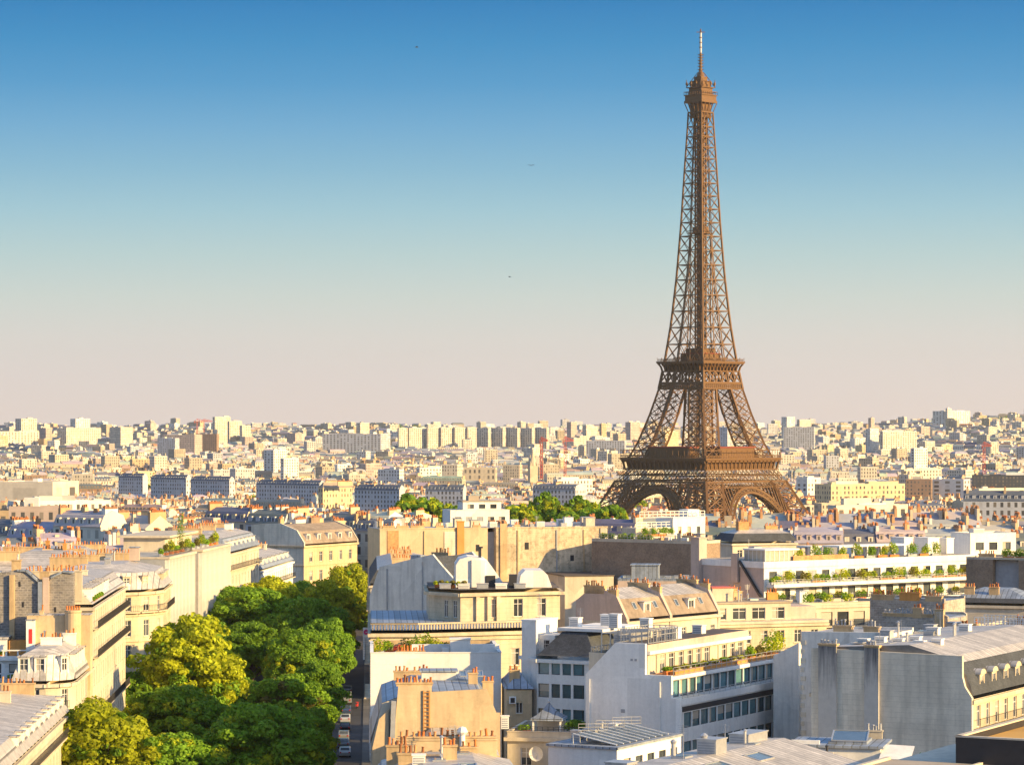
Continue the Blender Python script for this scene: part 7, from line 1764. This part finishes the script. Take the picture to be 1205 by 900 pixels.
# ---------------------------------------------------------------- the city between
CR = random.Random(2024)
def dist_angle(x, y):
    k = random.Random(int(x//140)*7919+int(y//(170+y*.08))*104729)
    return math.radians(k.choice((28, 36, 24, 40, 12, 30, 20, -20, -30, -38, -26, 5)))+k.uniform(-.08, .08)
GEN = []
class Layer:      # one of the two surfaces of the single far-city mesh
    def __init__(s, base, m): s.base, s.m_, s.c = base, m, None
    def face(s, pts, m=0, uv=None): s.base.c = s.c; s.base.face(pts, s.m_, uv)
SM = MB(); smw, smr = Layer(SM, 0), Layer(SM, 1)
d = 425.0; n_ind = 0; n_mass = 0; IND_MAX = 205
while d < 7400:
    step = 14+d*.0062; x = X(-40, d); run = 0
    while x < X(1245, d):
        if run <= 0:      # a new terrace of adjoining houses, or one larger block
            th = dist_angle(x, d)+CR.gauss(0, .04); big = CR.random() < (.07 if d < 1100 else .12); run = 1 if big else CR.randrange(2, 7)
            nxt = (x+10*max(0, math.sin(th)), d+CR.uniform(-.25, .25)*step); rowh = CR.gauss(0, 2.2)
            rowstyle = CR.choices(('mansard', 'hip', 'flat', 'gable'), (56, 8, 26, 10))[0]; rowrn = CR.choices(('zinc', 'slate', 'tan', 'tiled', 'pale'), (46, 24, 14, 3, 13))[0]; rowD = CR.uniform(8.5, 12)
        run -= 1
        W_ = CR.uniform(8, 15) if not big else CR.uniform(18, 34); D = rowD*CR.uniform(.94, 1.06) if not big else CR.uniform(10, 14)
        if d > 1900 and th < -.2: W_ *= 1.5
        O = nxt; nxt = (O[0]+W_*math.cos(th), O[1]+W_*math.sin(th)); foot = W_*math.cos(th)
        x = nxt[0]+(0 if run > 0 else D*abs(math.sin(th))*.8)
        if d < 560 and -80 < x < 10: continue
        if d < 655 and x-foot > X(425, d): continue
        if d < 760 and X(398, d) < x < X(470, d): continue
        z0 = gz(O[0], O[1]); pc = CX+F*O[0]/O[1]
        if 855 < d < 1045 and (462 < pc < 532 or 600 < pc < 730): continue
        base = 20.5 if d < 800 else (15.5 if d < 1200 else (17.5 if d < 3200 else 19.5))
        h = base+rowh+CR.gauss(0, .9) if not big else CR.uniform(base-4, base+(4 if d < 1300 else 9))
        if d > 2600 and CR.random() < (.02 if d < 5100 else .06): h = CR.uniform(26, 40); W_ = CR.uniform(14, 22); D = CR.uniform(12, 20)
        if d > 5200: h *= CR.uniform(.6, 1.1)
        h = max(9, h)
        style = (rowstyle if CR.random() < .8 else 'flat') if h < 27 else 'flat'
        if big: style = CR.choice(('flat', 'hip', 'mansard'))
        tn = CR.choices(('cream', 'pale', 'white', 'ochre', 'pinkish', 'grey', 'brown', 'yellow'), (26, 26, 26, 6, 6, 4, 2, 4))[0]
        rn = rowrn if CR.random() < .75 else CR.choice(('zinc', 'slate', 'tan', 'zinc', 'pale'))
        nz = CR.randrange(1, 5); seed = CR.randrange(1 << 30)
        if blocked(O, th, W_, D): continue
        c, s = math.cos(th), math.sin(th)
        top = h+(3.0 if style != 'flat' else .8)
        pr = [proj(O[0]+u*c-v*s, O[1]+u*s+v*c, z0+top) for u in (0, W_) for v in (0, D)]
        fr = proj(O[0]+W_*.5*c, O[1]+W_*.5*s, z0+h)
        px_ = [p[0] for p in pr]
        if max(px_) < -5 or min(px_) > 1210: continue
        yt = sum(p[1] for p in pr)/4
        g = cover(px_, yt, False)
        if g < (max(px_)-min(px_))*(1.3 if d < 1500 else .35): continue
        cover(px_, max(p[1] for p in pr)+1.0, True)
        rng = random.Random(seed); bv = rng.uniform(.74, 1.14); ti = tuple(min(.8, q*bv) for q in TINT[tn]); ro = tuple(q*rng.uniform(.85, 1.15) for q in ROOF[rn])
        if n_ind < IND_MAX:
            n_ind += 1; r = empty('mansard_house' if style in ('mansard', 'hip') else ('flat_roofed_building' if style == 'flat' else 'gabled_house'), (O[0], O[1], z0), th)
            wm, rm, cb = MB(), MB(), MB()
            P, tp = house(wm, rm, [cb], (0, 0), 0.0, W_, D, 0, h, ti, ro, style, rng)
            wm.build('wall', M['facade'], r, color=ti); rm.build('roof', M['tinted'], r)
            if cb.f: cb.build('roof_cabin', M['tinted'], r)
            nch = 0
            if style != 'flat':
                for u in ((.2, W_-.9) if W_ < 18 else (.2, W_*.5, W_-.9)):
                    cc = MB(); cc.c = rng.choice((TINT['ochre'], TINT['cream'], (.5, .3, .15), TINT['white'])); L_ = D*rng.uniform(.3, .6); chim_box(cc, P, u, rng.uniform(.1, .4)*(D-L_)+.3, L_, .7, h+1.2, rng.uniform(2.4, 3.6), rng, mi=0)
                    cc.build('chimney', [M['tinted'], M['tinted']], r); nch += 1
            else:
                for _ in range(rng.randrange(1, 4)):
                    cc = MB(); cc.c = TINT['cream']; chim_box(cc, P, rng.uniform(.5, W_-1.5), rng.uniform(.5, D*.5), D*.25, .7, h, rng.uniform(1.2, 2.2), rng); cc.build('chimney', [M['tinted'], M['tinted']], r); nch += 1
            for _ in range(rng.randrange(2, 5)):
                cc = MB(); cc.c = rng.choice((TINT['cream'], TINT['white'], (.45, .25, .12), TINT['ochre'])); chim_box(cc, P, rng.uniform(.3, W_-1.2), rng.uniform(.12, .7)*D, rng.uniform(.6, 1.6), rng.uniform(.6, 1.0), h+(1.2 if style != 'flat' else 0), rng.uniform(2.2, 3.4) if style != 'flat' else rng.uniform(.8, 1.8), rng, pots=rng.random() < .75)
                cc.build('chimney', [M['tinted'], M['tinted']], r); nch += 1
            GEN.append([r, sum(px_)/4, yt, d, W_*abs(c), tn, rn, style, nch, h])
        else:
            n_mass += 1
            far = d > 3200
            P, tp = house(smw, smr, [smr], O, th, W_, D, z0, h, ti, ro, style, rng, 2.6 if d < 3500 else 3.4, 3.2, jit=1 if d > 3000 else 0)
            if d < 4200:
                for u in (.2, W_-.9):
                    smr.c = rng.choice((TINT['ochre'], TINT['cream'], (.5, .3, .15))); L_ = D*rng.uniform(.3, .6); chim_box(smr, P, u, .25*D, L_, .8, h+1.2, rng.uniform(2.4, 3.4), rng, pots=d < 2600)
                if d < 2600: chim_box(smr, P, W_*rng.uniform(.3, .6), D*rng.uniform(.2, .6), rng.uniform(.8, 2), .8, h+1.5, rng.uniform(1.6, 3), rng)
    d += step*CR.uniform(.85, 1.15)
o = SM.build('distant_city', [M['facade_s'], M['tinted']]); tag(o, 'endless distant city blocks filling the plain to the ridge', 'city', kind='stuff')
print('CITY', n_ind, 'individual', n_mass, 'mass', len(SM.f))

# every house of the near city gets a label of its own from its look and the nearest landmark
LM = [(35, 'the left edge'), (243, 'the two cypresses'), (385, 'the yellow facade'), (490, 'the left blind wall'), (660, 'the right blind wall'), (770, 'the dark brick wall'), (825, 'the tower\'s near leg'), (945, 'the tower\'s right foot'), (1060, 'the planted terraces'), (1170, 'the brown brick building')]
seen = {}
ORD = ['', 'nearest', 'second', 'third', 'fourth', 'fifth', 'sixth', 'seventh', 'eighth', 'ninth', 'tenth', 'eleventh', 'twelfth', 'thirteenth', 'fourteenth', 'fifteenth']
for r, px, yt, d, wpx, tn, rn, style, nch, h in GEN:
    lm = min(LM, key=lambda q: abs(q[0]-px))
    side = 'above left of' if px < lm[0]-14 else ('above right of' if px > lm[0]+14 else 'straight above')
    rw = {'zinc': 'grey zinc', 'slate': 'dark slate', 'tan': 'tan', 'tiled': 'red tiled', 'pale': 'pale'}[rn]
    key = (tn, rw, style, lm[1], side); seen[key] = seen.get(key, 0)+1; k = seen[key]
    what = {'mansard': 'mansard house', 'hip': 'hipped house', 'flat': 'flat block', 'gable': 'gabled house'}[style]
    tag(r, (f'{tn} {what} with {rw} roof, ' + (f'{ORD[k]} such ' if k > 1 else '') + f'{side} {lm[1]}'), 'building', 'houses of the nearer city')

# ---------------------------------------------------------------- haze
def haze():
    m = bpy.data.materials.new('haze'); m.use_nodes = True; t = m.node_tree; t.nodes.clear()
    out = t.nodes.new('ShaderNodeOutputMaterial'); v = t.nodes.new('ShaderNodeVolumePrincipled')
    v.inputs['Color'].default_value = (1.0, .95, .87, 1); v.inputs['Density'].default_value = HAZE_D; v.inputs['Anisotropy'].default_value = .3
    t.links.new(v.outputs[0], out.inputs['Volume'])
    mb = MB(); mb.box(-9500, 9500, -450, 12100, -40, 330)
    o = mb.build('haze', m); tag(o, 'thin warm evening haze over the city', 'haze', kind='stuff')
HAZE_D = 3.0e-5
if HAZE_D: haze()
